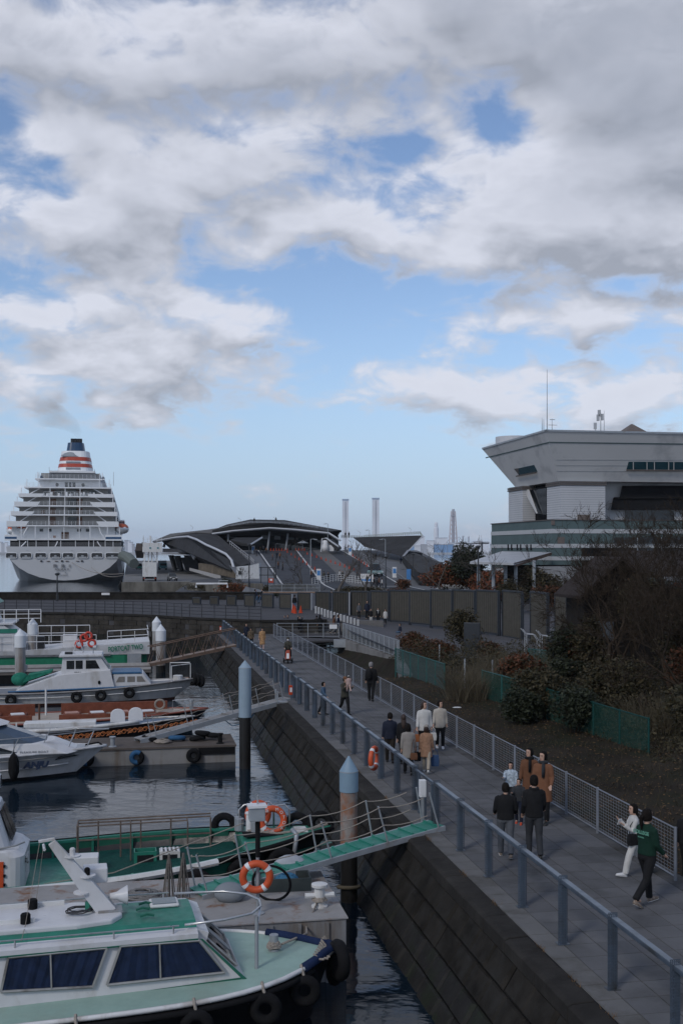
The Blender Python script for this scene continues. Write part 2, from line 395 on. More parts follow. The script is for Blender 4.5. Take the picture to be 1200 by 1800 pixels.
mb.build('breakwater_stones', mat('breakwater_stone', (.042, .038, .033), .9, var=.45, sc=.9, bump=.7, bsc=6), bwo, kind='stuff')
mbw.build('wet_breakwater_stones', wetm, bwo, kind='stuff'); cop.build('coping', copm, bwo)
led = MB()
for i in range(len(fr)-1):
    a, b = fr[i], fr[i+1]
    led.slab([a+Vector((0, -.9, .55)), b+Vector((0, -.9, .55)), b+Vector((0, .1, .7)), a+Vector((0, .1, .7))], (0, 0, -1.4))
led.build('foot_ledge', wetm, bwo)
par = MB().slab([(-50, 124.4, BZ-.3), (-9, 124.4, BZ-.3), (-9, 125, BZ-.3), (-50, 125, BZ-.3)], (0, 0, 1.05))
par.build('parapet', stonem, bwo)
MB().slab([(-51, 124.3, BZ+.78), (-9, 124.3, BZ+.78), (-9, 125.1, BZ+.78), (-51, 125.1, BZ+.78)], (0, 0, .06)).build('parapet_cap', copm, bwo)
c = D(186, 1044, 124.2); MB().box(c, (.9, .05, .25)).build('wall_plate', white2, bwo)
# steps and bridge deck at the end of the promenade
lev = setting('landing', MB().slab([Q(3.5, 64.6, -.14), Q(9.2, 65.4, -.14), Q(9.2, 70.5, -.14), Q(.0, 73.2, -.14), Q(3.5, 73.2, -.14)], (0, 0, .13)), pavem)
stepm = mat('stone_steps', (.13, .125, .12), .85, var=.15)
mb = MB()
for i in range(6):
    mb.bx((-3.0, 89.2+i*.45, PZ-.2), (3.4, 92.4, PZ+.14*(i+1)))
setting('stone_steps', mb, stepm)
# plaza that climbs to the left, street behind, ramp up to the pier terminal
def pz(x, y): 
    t = min(1, max(0, (9-x)/13)); t = t*t*(3-2*t); return PZ+1.06*t
plaza = mat('plaza_paving', (.085, .085, .091), .85, var=.10, sc=.4, bump=.2, bsc=15)
mb = MB(); nx, ny = 24, 18; vs = []
for j in range(ny+1):
    for i in range(nx+1):
        Y = 69+56*j/ny; X0 = 3.4-(Y-69)*.22 if Y < 84.3 else 0.2 if Y < 92 else -4.5; X = X0+(45-X0)*i/nx
        vs.append((X, Y, pz(X, Y)-.02))
mb.add(vs, [(j*(nx+1)+i, j*(nx+1)+i+1, (j+1)*(nx+1)+i+1, (j+1)*(nx+1)+i) for j in range(ny) for i in range(nx)])
setting('plaza', mb, plaza)
streetm = mat('street_asphalt', (.075, .077, .082), .85, var=.12, sc=.3, bump=.2, bsc=8)
setting('street', MB().slab([(-24, 125.1, 2.4), (90, 125.1, 2.4), (90, 330, 2.4), (0, 330, 2.4), (-30, 226, 2.4), (-24, 160, 2.4)], (0, 0, -4)), streetm)
# grassy bank and dry channel right of the promenade
def bank_z(v, u):
    ch = min(1, max(0, (u-40)/8)); ch = ch*ch*(3-2*ch)
    edge = min(1, max(0, (v-PW-.1)/.6))
    base = -.12+.35*min(1, max(0, (v-5)/5))
    low = -.95 if v < 8.6 else -.05
    return (1-ch)*base+ch*low*edge + .05*math.sin(v*2.3+u*.7)*math.cos(u*1.1)
gm = mat('earth_and_dead_grass', (.025, .020, .0145), .95, var=.5, sc=.45, bump=.8, bsc=18, dirt=(.018, .020, .011), damt=.5, dsc=.7)
vs = []; nu, nv = 60, 26
for j in range(nu+1):
    for i in range(nv+1):
        u = -12+77*j/nu; v = PW+.15+(26-PW)*(i/nv)**1.4; vs.append(Q(v, u, bank_z(v, u)))
setting('grass_bank', MB().add(vs, [(j*(nv+1)+i, j*(nv+1)+i+1, (j+1)*(nv+1)+i+1, (j+1)*(nv+1)+i) for j in range(nu) for i in range(nv)]), gm, smooth=True)
cw = MB(); a, b, c3 = G(596, 1122), G(695, 1157), G(700, 1186)
cw.slab([a, b, c3+Vector((.3, 0, 0)), c3+Vector((.75, 0, 0)), b+Vector((.5, 0, 0)), a+Vector((.5, 0, 0))], (0, 0, -1.5))
setting('channel_wall', cw, concrete)
tag(cw and MB().box(D(597, 1131, 82.5)+Vector((.0, 0, 0)), (.9, .5, .55)).build('control_box', gsteel), 'grey steel box under the bridge deck over the dry channel', 'box')
# dead grass tufts and fallen leaves on the bank
tuft = MB()
for _ in range(16000):
    v = PW+.3+rnd.random()**1.3*9; u = rnd.uniform(2, 45); z = bank_z(v, u); h = rnd.uniform(.03, .14)*(1.8 if rnd.random() < .1 else 1); a = rnd.uniform(0, 6.28); p = Q(v, u, z-.01)
    d = Vector((math.cos(a), math.sin(a), 0)); tip = p+d*h*.7+Vector((0, 0, h)); w = Vector((-d.y, d.x, 0))*.012
    tuft.add([p-w, p+w, tip], [(0, 1, 2)])
tag(tuft.build('dead_grass', mat('dead_grass', (.05, .04, .024), .9, var=.4, sc=2), fix=False), 'short dead grass scattered over the dark earth bank', 'grass', kind='stuff')
lv = MB()
for _ in range(9000):
    v = PW+.1+rnd.random()*8; u = rnd.uniform(1, 44); p = Q(v, u, bank_z(v, u)+.02); s_ = rnd.uniform(.02, .05); a = rnd.uniform(0, 6.28)
    d = Vector((math.cos(a), math.sin(a), rnd.uniform(-.3, .3)))*s_; e = Vector((-d.y, d.x, rnd.uniform(0, .02)))
    lv.add([p-d, p-e*.6, p+d, p+e*.6], [(0, 1, 2, 3)])
tag(lv.build('fallen_leaves', mat('fallen_leaves', (.11, .068, .036), .9, var=.5, sc=3), fix=False), 'brown fallen leaves strewn on the bank behind the mesh fence', 'leaves', kind='stuff')
for (x, y, w_) in ((803, 1245, .22), (1018, 1321, .16)):
    tag(MB().ell((0, 0, .03), (w_, w_*.6, .035), 8, 5).build('litter', white2, loc=G(x, y, PZ-.05)), 'scrap of white litter lying on the %s part of the earth bank' % ('far' if x < 900 else 'near'), 'litter')
# ================================================================ tools for big structures
def hit(px, py, p0, n, off=0):
    """where the view through a picture position meets the plane of a wall or roof"""
    d = Vector(((px-CX)/F, 1, (HY-py)/F)); o = Vector((0, 0, CZ)); n = Vector(n).normalized(); p0 = Vector(p0)
    return o+d*((p0-o).dot(n)/d.dot(n))-n*off*(1 if d.dot(n) > 0 else -1)
def text(body, size, m, parent, loc, rot, name='lettering', label=None, depth=.004, align='CENTER', shear=0, sx=1, bold=0):
    cu = bpy.data.curves.new('t', 'FONT'); cu.body = body; cu.size = size; cu.align_x = align; cu.extrude = depth; cu.shear = shear; cu.offset = bold; cu.resolution_u = 3
    o = bpy.data.objects.new('t', cu); COL.objects.link(o); dg = bpy.context.evaluated_depsgraph_get()
    me = bpy.data.meshes.new_from_object(o.evaluated_get(dg)); bpy.data.objects.remove(o)
    me.materials.clear(); me.materials.append(m)
    q = bpy.data.objects.new(name, me); COL.objects.link(q); q.parent = parent; q.location = loc; q.rotation_euler = rot; q.scale = (sx, 1, 1)
    if label: q['label'] = label
    return q
def local(root, p): return root.matrix_basis.inverted() @ Vector(p) if False else (Matrix.Translation(root.location) @ Euler(root.rotation_euler).to_matrix().to_4x4()).inverted() @ Vector(p)
# ================================================================ cruise ship lying astern
shipw = mat('ship_white', (.68, .69, .70), .45, var=.03, sc=.2, dirt=(.48, .48, .46), damt=.15, dsc=.15)
shiph = mat('ship_hull_white', (.50, .51, .525), .45, var=.03, sc=.1, dirt=(.40, .40, .39), damt=.2, dsc=.12, streak=4)
shipshade = mat('ship_wall_recess_shade', (.24, .236, .228), .6, var=.04, sc=.3)  # darker than the ship white: recess shade put into the wall colour
red = mat('funnel_red', (.36, .05, .025), .45, var=.05); navy = mat('funnel_navy', (.012, .045, .10), .4, var=.1)
blueband = mat('blue_band', (.02, .07, .16), .5); brown = mat('brown_door', (.10, .05, .03), .5)
ship = thing('cruise_ship', 'large white cruise ship seen from astern with red banded funnel', 'cruise ship', D(114, 1023, 293), TH)
ship.location.z = 0
def zx(x): return (x/4-114)*.1495
def zz_(y): return (1023-(y/4+740))*.1495
def sec(hw, zt, zb, n=14, e=2.2):
    p = []
    for i in range(n+1):
        a = -math.pi/2+math.pi*i/n; s_, c_ = math.sin(a), math.cos(a)
        p.append((hw*math.copysign(abs(s_)**(2/e), s_), 0, zt-(zt-zb)*abs(c_)**(2/e)))
    return p
rings = []
for y, hw, zb, e in ((0, 14.8, .35, 2.0), (6, 14.8, -1.5, 2.3), (20, 14.8, -4, 3.5), (60, 14.8, -6, 5), (190, 14.8, -6, 5), (225, 9, -6, 3), (246, .5, -5, 2.2)):
    rings.append([(x, y+(0 if y else max(0, (9.3-z)*.05)), z) for x, _, z in sec(hw, 9.3, zb, e=e)])
MB().loft(rings, cap=True, closed=True).build('hull', shiph, ship)
boot = mat('ship_boot_top', (.02, .05, .10), .5)
# bulwark and mooring openings
for x0, x1 in ((58, 133), (154, 232), (256, 332), (356, 430), (443, 516), (540, 617), (639, 717), (738, 832)):
    a, b = zx(x0), zx(x1); z0, z1 = zz_(965), zz_(928)
    r = .35; pts = []
    for cx_, cz_, a0 in ((b-r, z1-r, 0), (a+r, z1-r, 90), (a+r, z0+r, 180), (b-r, z0+r, 270)):
        for k in range(4): t = R(a0+30*k); pts.append((cx_+r*math.cos(t), -.05, cz_+r*math.sin(t)))
    o = MB().slab(pts, (0, .1, 0)).build('mooring_opening', mat('mooring_dark', (.05, .052, .055), .7), ship)
    m2_ = MB(); n_ = len(pts)
    m2_.tube([(p[0], -.07, p[2]) for p in pts]+[(pts[0][0], -.07, pts[0][2])], .09, 5); m2_.build('rim', shipw, o)
    m2_ = MB(); m2_.bx((a+.5, -.09, z0+.12), (b-.4, -.06, z0+.4)); m2_.bx(((a+b)/2-.3, -.1, z0+.1), ((a+b)/2+.3, -.06, z0+.8)); m2_.build('mooring_winch', gsteel, o)
for x in (203, 283, 363, 505, 587, 667): MB().bx((zx(x)-.2, -.06, zz_(912)), (zx(x)+.2, .1, zz_(907))).build('deck_lamp', steel, ship)
for x in (298, 438, 575): MB().bx((zx(x)-.25, -.06, zz_(990)), (zx(x)+.25, .1, zz_(980))).build('scupper', dark, ship)
for x in (345, 400, 473, 545): MB().bx((zx(x)-.4, -.04, zz_(988)), (zx(x)+.4, .1, zz_(984))).build('draught_plate', brown, ship)
ink = mat('ship_lettering', (.03, .035, .05), .5)
text('飛   鳥   II', 1.1, ink, ship, (zx(437), -.03, zz_(1030)), (R(90), 0, 0), depth=.02)
text('ASUKA II', .80, ink, ship, (zx(437), -.03, zz_(1051)), (R(90), 0, 0), depth=.02, sx=1.15)
text('横         浜', .5, ink, ship, (zx(437), .02, zz_(1072)), (R(90), 0, 0), depth=.02)
text('YOKOHAMA', .36, ink, ship, (zx(437), .06, zz_(1088)), (R(90), 0, 0), depth=.02, sx=1.5)
# open promenade deck under the first slab
hullw = 14.8
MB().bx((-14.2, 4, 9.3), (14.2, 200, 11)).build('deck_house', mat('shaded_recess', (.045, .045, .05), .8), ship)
mb = MB()
for x in (150, 205, 262, 345, 430, 530, 622, 655, 735, 790): mb.tube([(zx(x), .3, 9.3), (zx(x), .3, 11)], .09, 5)
for z in (9.65, 9.95, 10.25): mb.bx((-14.6, .25, z), (14.6, .29, z+.035))
mb.build('deck_stanchions', shipw, ship)
for x0, x1 in ((195, 160), (408, 390), (680, 705)):
    MB().tube([(zx(x0), .2, zz_(848)), (zx((x0+x1)/2), .1, zz_(868)), (zx(x1), .2, zz_(884))], .16, 5).build('stair_rail', shipw, ship)
def rail(mb, x0, x1, y, z, h=1.05, step=1.1):
    for k in (1, .66, .33): mb.bx((x0, y-.02, z+h*k-.025), (x1, y+.02, z+h*k+.02))
    n = max(1, int((x1-x0)/step))
    for i in range(n+1): x = x0+(x1-x0)*i/n; mb.bx((x-.03, y-.025, z), (x+.03, y+.025, z+h))
tiers = [(835, 50, 850, 135, 735, 0, 0.0), (738, 60, 828, 187, 697, 705, 1.2), (660, 85, 818, 222, 675, 635, 2.6), (595, 105, 803, 258, 650, 565, 4.0), (525, 130, 793, 285, 632, 505, 5.4),
         (460, 165, 775, 0, 0, 0, 7.0), (395, 235, 725, 0, 0, 0, 9.0)]
for i, (yb, xl, xr, wl, wr, wt, yo) in enumerate(tiers):
    z = zz_(yb); xl, xr = zx(xl), zx(xr)
    d = MB().bx((xl, yo, z-.12), (xr, yo+180, z+.22)).build('deck', shipw, ship)
    zn = zz_(tiers[i+1][0])-.12 if i < 6 else zz_(345)
    nx_ = tiers[i+1] if i < 6 else None
    wx0, wx1 = xl+1.3, xr-1.3
    if i < 6: wx0, wx1 = max(wx0, zx(nx_[1])+1.0), min(wx1, zx(nx_[2])-1.0)
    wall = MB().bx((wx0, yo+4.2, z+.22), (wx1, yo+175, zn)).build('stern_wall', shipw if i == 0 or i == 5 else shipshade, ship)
    mb = MB()
    if wt:
        zt = zz_(wt)
        for a, b in ((xl, zx(wl)), (zx(wr), xr)):
            lo = [(a, yo-.05, z-.2), (b, yo-.05, z-.2)]
            ins = .9 if a == xl else -.9
            hi = [(b+(ins if a == xl else 0), yo-.05, zt), (a+(0 if a == xl else ins), yo-.05, zt)]
            MB().slab(lo+hi, (0, .25, 0)).build('wing_bulwark', shipw, ship)
        for sx_, side in ((xl, 1), (xr-.2, 1)): MB().bx((sx_, yo, z-.2), (sx_+.2, yo+170, zt-.1)).build('side_bulwark', shipw, ship)
        rail(mb, zx(wl)+.7, zx(wr)-.7, yo+.1, z+.22)
    else: rail(mb, xl+.2, xr-.2, yo+.1, z+.22)
    mb.build('deck_rail', shipw, d)
    mb = MB()
    for x in ((345, 555, 450) if i < 5 else (260, 690)):
        if zn-z > 1: mb.tube([(zx(x), yo+1.5, z+.2), (zx(x), yo+1.5, zn)], .10, 5)
    for x in (xl+.6, xr-.6): mb.tube([(x, yo+.8, z+.2), (x, yo+1.6, zn)], .10, 5)
    mb.build('deck_pillars', shipw, ship, kind='stuff')
    if 1 <= i <= 4:
        for x in (363, 548): MB().bx((zx(x)-.85, yo+4.1, z+.25), (zx(x)+.85, yo+4.3, zn-.35)).build('door', brown, ship)
        MB().bx((zx(470), yo+4.1, z+.25), (zx(535), yo+4.3, zn-.4)).build('window', glass, ship)
        if i in (2,): MB().bx((zx(283), yo+4.1, z+.5), (zx(308), yo+4.3, zn-.9)).build('door', brown, ship)
        for a, b in ((xl+2, xl+5.4), (xr-2, xr-5.4)):
            MB().tube([(a, yo+2.2, z+.3), (b, yo+2.8, zn)], .14, 4).build('deck_stair', shipw, ship)
    if i == 0:
        for x0, x1, y0, y1 in ((278, 302, 757, 777), (337, 360, 757, 777), (537, 563, 757, 777), (598, 622, 757, 777)):
            w = MB().bx((zx(x0), yo+4.1, zz_(y1)), (zx(x1), yo+4.3, zz_(y0))).build('window', glass, ship)
        MB().bx((zx(428), yo+4.05, z+.3), (zx(480), yo+4.3, zz_(780))).build('door', brown, ship)
        MB().bx((zx(372), yo+4.05, z+.5), (zx(388), yo+4.3, zz_(805))).build('life_locker', mat('orange_brown', (.25, .09, .03), .6), ship)
        for a, b in ((zx(50), zx(135)), (zx(735), zx(850))):
            MB().bx((a, -.12, zz_(842)), (b, .2, zz_(800))).build('wing_bulwark', shipw, ship)
            MB().bx((a+.1, -.15, zz_(830)), (b-.1, .2, zz_(815))).build('blue_stripe', blueband, ship)
        for x in (255, 630, 160, 750): MB().tube([(zx(x), 1, z+.2), (zx(x), 1, zn)], .12, 5).build('pillar', shipw, ship)
        for a, b in ((205, 165), (690, 730)): MB().tube([(zx(a), 1.5, zn), (zx((a+b)/2)-.2, 1.4, (z+zn)/2), (zx(b), 1.5, z+.2)], .17, 5).build('stair_rail', shipw, ship)
    if i == 4:
        rr_ = random.Random(5)
        for _ in range(26):
            x = rr_.uniform(zx(270), zx(650)); MB().bx((x, yo+1+rr_.random()*2, z+.22), (x+.5, yo+2+rr_.random()*2, z+.7+rr_.random()*.6)).build('deck_chair', shipw if rr_.random() < .6 else gsteel, ship)
        for x in (320, 400, 545, 640): MB().bx((zx(x)-1, yo+4.1, z+.4), (zx(x)+1, yo+4.3, zn-.5)).build('window', glass, ship)
    if i == 5:
        for x0, x1 in ((443, 463), (472, 486), (494, 515)): MB().bx((zx(x0), yo+4.1, z+.25), (zx(x1), yo+4.3, zz_(415))).build('door', glass, ship)
        for x in (386, 571): MB().lathe([(.45, 0), (.45, .15)], 12, (zx(x), yo+4.08, zz_(433)), 'y').build('porthole', glass, ship)
MB().slab([(zx(325), 10, zz_(386)), (zx(662), 10, zz_(386)), (zx(655), 10.5, zz_(345)), (zx(335), 10.5, zz_(345))], (0, 60, 0)).build('upper_lounge', mat('lounge_louvre', (.10, .105, .12), .6), ship)
mb = MB(); 
for k in range(5): mb.bx((zx(330), 9.9, zz_(384)+k*.3), (zx(658), 10.0, zz_(384)+k*.3+.06))
mb.build('louvre', gsteel, ship)
MB().bx((zx(332), 10, zz_(346)), (zx(656), 40, zz_(332))).build('funnel_deck', shipw, ship)
def fring(x0, x1, z, y0, y1):
    c, h, d = (zx(x0)+zx(x1))/2, (zx(x1)-zx(x0))/2, (y1-y0)/2
    return [(c+h*math.copysign(abs(math.cos(t))**.55, math.cos(t)), (y0+y1)/2+d*math.copysign(abs(math.sin(t))**.55, math.sin(t)), z) for t in [2*math.pi*k/28 for k in range(28)]]
def flin(zy): t = (335-zy)/160; return 375+30*t, 638-28*t, zz_(zy), 12+3*t, 30-2*t
fu = MB().loft([fring(*flin(335)), fring(*flin(175))]).build('funnel', shipw, ship)
for a, b in ((250, 221), (299, 272)):
    l0, l1 = flin(a), flin(b)
    MB().loft([fring(l0[0]-1.5, l0[1]+1.5, l0[2], l0[3]-.08, l0[4]+.08), fring(l1[0]-1.5, l1[1]+1.5, l1[2], l1[3]-.08, l1[4]+.08)]).build('red_band', red, fu)
MB().loft([fring(440, 578, zz_(176), 16, 26), fring(450, 568, zz_(108), 17, 25)]).build('funnel_top', navy, fu)
for x in (485, 505, 525, 541): MB().lathe([(.55, 0), (.55, 1.4)], 10, (zx(x), 20, zz_(110))).build('exhaust_pipe', blackp, fu)
mb = MB()
for k in range(15):
    x = 452+ (k-7)*8; t = (k-7)/7; yb_ = 219; yt = 219-34*(1-t*t*.75)
    mb.slab([(zx(x+20)-.12, 14.0, zz_(yb_)), (zx(x+20)+.12, 14.0, zz_(yb_)), (zx(x+20+(t*4))+.2, 14.7, zz_(yt)), (zx(x+20+(t*4))-.2, 14.7, zz_(yt))], (0, .5, 0))
mb.build('fan_emblem', gsteel, fu)
mb = MB()
for k in range(13):
    for yb_, yt in ((270, 256), (318, 303)):
        x = 450+k*8; yo_ = flin(yb_)[3]
        mb.bx((zx(x)-.09, yo_-.1, zz_(yb_)), (zx(x)+.09, yo_+.4, zz_(yt)))
mb.build('fan_tails', gsteel, fu)
def lifeboat(x, y, z):
    b = MB(); prof = [(.15, -4.6), (1.2, -4), (1.75, -2.4), (1.85, 0), (1.75, 2.4), (1.2, 4), (.15, 4.6)]
    rg_ = [[(x+r*math.cos(t), y+yy_, z+1.35*(r/1.85)*math.sin(t)*.9) for t in [2*math.pi*k/16 for k in range(16)]] for r, yy_ in prof]
    o = b.loft(rg_).build('lifeboat', shipw, ship, smooth=True)
    b = MB(); b.loft([[(x+r*.97*math.cos(t), y+yy_*.97, z+.25+1.3*(r/1.85)*math.sin(t)) for t in [math.pi*k/10 for k in range(11)]] for r, yy_ in prof]).build('canopy', mat('lifeboat_orange', (.45, .09, .03), .5), o, smooth=True)
lifeboat(zx(850), 8, zz_(755)); lifeboat(zx(155), 8, zz_(765)); lifeboat(zx(850), 20, zz_(755)); lifeboat(zx(60), 20, zz_(765))
MB().bx((zx(825), 6, zz_(700)), (zx(868), 40, zz_(690))).build('davit', shipw, ship)
mb = MB()
for x, y0, y1 in ((790, 440, 340), (335, 335, 310), (180, 460, 432), (712, 395, 378), (770, 460, 430), (655, 345, 320)): mb.tube([(zx(x), 9, zz_(y0)), (zx(x), 9, zz_(y1))], .07, 4)
mb.build('aerial', gsteel, ship)
for x, y0, y1 in ((716, 395, 380), (280, 388, 378)): MB().ell((zx(x), 9.5, (zz_(y0)+zz_(y1))/2), (.4, .4, .6), 8, 6).build('searchlight', navy, ship)
mb = MB()
for (x0, y0, x1, y1) in ((505, 995, 870, 1075), (640, 1030, 880, 1085)):
    p0 = Vector((zx(x0), -.1, zz_(y0))); p1 = local(ship, D(217, 1008 if x0 < 600 else 1011, 228))
    mb.tube([p0.lerp(p1, t)+Vector((0, 0, -1.2*4*t*(1-t))) for t in [k/10 for k in range(11)]], .07, 4)
tag(mb.build('mooring_line', rope), 'pale mooring lines running from the ship stern to the pier corner', 'mooring line'); o_ = bpy.data.objects['mooring_line']; o_.location = ship.location; o_.rotation_euler = ship.rotation_euler
sm = bpy.data.materials.new('thin_smoke'); sm.use_nodes = True; n_ = sm.node_tree.nodes; n_.remove(n_['Principled BSDF']); pv = n_.new('ShaderNodeVolumePrincipled')
pv.inputs['Color'].default_value = (.62, .55, .45, 1); pv.inputs['Density'].default_value = .030; sm.node_tree.links.new(pv.outputs[0], n_['Material Output'].inputs['Volume'])
p_ = [Vector((zx(533), 20, zz_(88))), Vector((zx(520), 21, zz_(20))), Vector((zx(480), 24, zz_(-40))), Vector((zx(370), 28, zz_(-110))), Vector((zx(250), 34, zz_(-170)))]
so_ = tag(MB().tube(p_, [.5, 1.2, 2.2, 3.4, 4.6], 10).build('smoke', sm, smooth=True), 'thin brownish exhaust smoke drifting from the ship funnel', 'smoke', kind='stuff'); so_.location = ship.location; so_.rotation_euler = ship.rotation_euler
# ================================================================ far shore
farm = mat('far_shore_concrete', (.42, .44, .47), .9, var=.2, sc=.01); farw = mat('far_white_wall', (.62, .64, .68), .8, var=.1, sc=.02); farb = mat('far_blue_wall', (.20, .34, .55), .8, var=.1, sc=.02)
fark = mat('far_grey_wall', (.40, .42, .46), .8, var=.15, sc=.02); farr = mat('far_hazed_red', (.42, .33, .33), .8); farg = mat('far_green', (.22, .27, .26), .9, var=.2, sc=.02)  # far tones kept pale and greyed, distance haze put into the colours
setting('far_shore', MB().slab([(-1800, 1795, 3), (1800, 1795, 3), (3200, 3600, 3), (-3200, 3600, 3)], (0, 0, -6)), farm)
fr_ = random.Random(11); ORDF = 'first second third fourth fifth sixth seventh eighth ninth tenth eleventh twelfth thirteenth fourteenth'.split()
cnt_ = {}
def nth(k): cnt_[k] = cnt_.get(k, -1)+1; return ORDF[cnt_[k]]
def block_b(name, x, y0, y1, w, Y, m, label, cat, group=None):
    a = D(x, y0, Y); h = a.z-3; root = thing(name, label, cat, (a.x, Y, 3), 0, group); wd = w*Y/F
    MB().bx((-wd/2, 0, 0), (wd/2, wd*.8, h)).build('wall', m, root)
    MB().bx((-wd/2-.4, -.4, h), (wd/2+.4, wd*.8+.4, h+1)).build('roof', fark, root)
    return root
gl = ['white far hall with a flat roof left of the cruise ship', 'grey far block with a flat roof left of the cruise ship', 'tiny pale far hall at the left picture edge']
seg = []
x = -6
while x < 28: seg.append((x, fr_.uniform(4, 9), fr_.uniform(944, 964))); x += seg[-1][1]*.8
x = 208
while x < 276: seg.append((x, fr_.uniform(4, 10), fr_.uniform(950, 965))); x += seg[-1][1]*.75
for i, (x, w, yt) in enumerate(seg):
    Y = 1800+fr_.uniform(0, 300); side = 'left of' if x < 100 else 'right of'
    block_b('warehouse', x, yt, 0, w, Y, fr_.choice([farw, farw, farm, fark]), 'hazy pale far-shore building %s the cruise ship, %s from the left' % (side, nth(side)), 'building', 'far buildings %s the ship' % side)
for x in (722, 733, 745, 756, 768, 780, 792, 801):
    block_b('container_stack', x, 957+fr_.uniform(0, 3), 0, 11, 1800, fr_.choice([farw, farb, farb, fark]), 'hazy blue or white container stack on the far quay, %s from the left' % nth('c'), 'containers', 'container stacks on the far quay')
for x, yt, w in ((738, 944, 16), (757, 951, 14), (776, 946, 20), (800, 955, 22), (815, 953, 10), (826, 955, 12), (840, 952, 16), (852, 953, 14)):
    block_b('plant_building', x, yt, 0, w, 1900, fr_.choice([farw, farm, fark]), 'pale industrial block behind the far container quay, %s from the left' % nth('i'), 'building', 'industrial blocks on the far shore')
def chimney(x, yt, w, label, Y=2100):
    a = D(x, yt, Y); h = a.z-3; wd = w*Y/F; r_ = thing('power_station_chimney', label, 'chimney', (a.x, Y, 3), .1)
    for s_ in (-1, 1): MB().bx((s_*wd*.28-wd*.2, -wd*.25, 0), (s_*wd*.28+wd*.2, wd*.25, h)).build('shaft', farw, r_)
    MB().bx((-wd*.12, -wd*.15, 0), (wd*.12, wd*.15, h-2)).build('web', fark, r_)
    MB().bx((-wd*.52, -wd*.3, h), (wd*.52, wd*.3, h+3)).build('cap', mat('far_cap_blue', (.30, .38, .50), .8), r_)
    mb = MB()
    for k in range(16): mb.bx((-wd*.1, -wd*.2-.6, h*.25+k*h*.045), (wd*.1, -wd*.2, h*.25+k*h*.045+h*.012))
    mb.build('vents', fark, r_)
chimney(607, 880, 11, 'pale twin-shaft power station chimney, the left one of two'); chimney(660, 878, 12, 'pale twin-shaft power station chimney, the right and taller of two')
a = D(766, 918, 2300); tw = thing('far_tower', 'pale round-topped tower rising far behind the container quay', 'tower', (a.x, 2300, 3))
MB().lathe([(5.2, 0), (5.2, (a.z-3)*.80), (3.8, (a.z-3)*.82), (3.8, (a.z-3)*.95), (2, a.z-3)], 12).build('shaft', farw, tw)
a = D(796, 895, 2000); tw = thing('lattice_chimney', 'tall steel chimney in a lattice frame on the far shore', 'chimney', (a.x, 2000, 3)); h = a.z-3
MB().lathe([(2.8, 0), (2.4, h)], 10).build('flue', fark, tw); mb = MB()
for sx_, sy_ in ((-1, -1), (1, -1), (1, 1), (-1, 1)): mb.tube([(sx_*8, sy_*8, 0), (sx_*3.6, sy_*3.6, h*.95)], .45, 4)
for k in range(9):
    t = k/9; w = 8-4.4*t; z = h*.95*t; w2 = 8-4.4*(t+.111); z2 = h*.95*(t+.111)
    for a_, b_ in (((-w, -w), (w2, -w2)), ((w, -w), (-w2, -w2)), ((-w, -w), (-w2, w2)), ((w, -w), (w2, w2))): mb.tube([(a_[0], a_[1], z), (b_[0], b_[1], z2)], .3, 4)
    mb.bx((-w, -w-.3, z), (w, -w+.3, z+.6))
mb.build('lattice', farr, tw)
MB().bx((-4.5, -4.5, h*.84), (4.5, 4.5, h*.86)).build('platform', fark, tw)
for x, yt in ((813, 942), (823, 943)):
    a = D(x, yt, 1950); MB().lathe([(1.6, 0), (1.3, a.z-3)], 8, (0, 0, 0)).build('stack', fark).location = (a.x, 1950, 3)
    o = bpy.data.objects[[q.name for q in bpy.data.objects if q.name.startswith('stack')][-1]]
    tag(o, 'slim far chimney, the %s of a low pair beside the lattice chimney' % ('nearer' if x < 820 else 'farther'), 'chimney'); o.name = 'chimney'
br = thing('far_bridge', 'long pale viaduct on thin piers along the far shore', 'bridge', (0, 1900, 0)); mb = MB(); a, b = D(800, 956, 1900), D(880, 955, 1900)
MB().bx((a.x, 0, a.z), (b.x+60, 12, a.z+2.2)).build('deck', farw, br)
for k in range(7): mb.bx((a.x+k*12, 3, 2.5), (a.x+k*12+2, 8, a.z))
mb.build('piers', farw, br)
# ================================================================ pier, its apron and the terminal
apron = mat('apron_concrete', (.17, .17, .168), .85, var=.12, sc=.15, bump=.1, bsc=4, dirt=(.12, .12, .118), damt=.4, dsc=.1)
A0 = G(217, 1025, 1.85); A0 = Vector((-44.2, 226, 0))
setting('pier', MB().slab([A0+Vector((0, 0, -4)), A0+V*36+Vector((0, 0, -4)), A0+V*92+U*10+Vector((0, 0, -4)), A0+V*80+U*430+Vector((0, 0, -4)), A0+U*430+Vector((0, 0, -4))], (0, 0, 5.85)), apron)
mb = MB(); wall_ = mat('stained_quay_concrete', (.16, .15, .13), .9, var=.25, sc=.3, dirt=(.05, .046, .04), damt=.6, dsc=.35, streak=6)
setting('pier_wall', MB().slab([A0+U*-.5+Vector((-.3, 0, -3)), A0+V*30+U*-.5+Vector((0, 0, -3)), A0+V*30+Vector((0, 0, -3)), A0+Vector((-.3, 0, -3))], (0, 0, 4.95)), wall_)
for k in range(7):
    c = A0+U*(3+k*2.6)+V*-.25; b = MB().ell((0, 0, 0), (.45, .7, .9), 8, 6).build('fender', black); b.location = c+Vector((-.3, 0, 1.0)); tag(b, 'black rubber fender on the pier edge, %s from the near end' % nth('f'), 'fender', 'black fenders along the pier edge')
roofm = mat('terminal_dark_deck', (.030, .0295, .030), .75, var=.12, sc=.12, bump=.15, bsc=3); edgem = mat('terminal_white_edge', (.42, .43, .45), .5, var=.05)
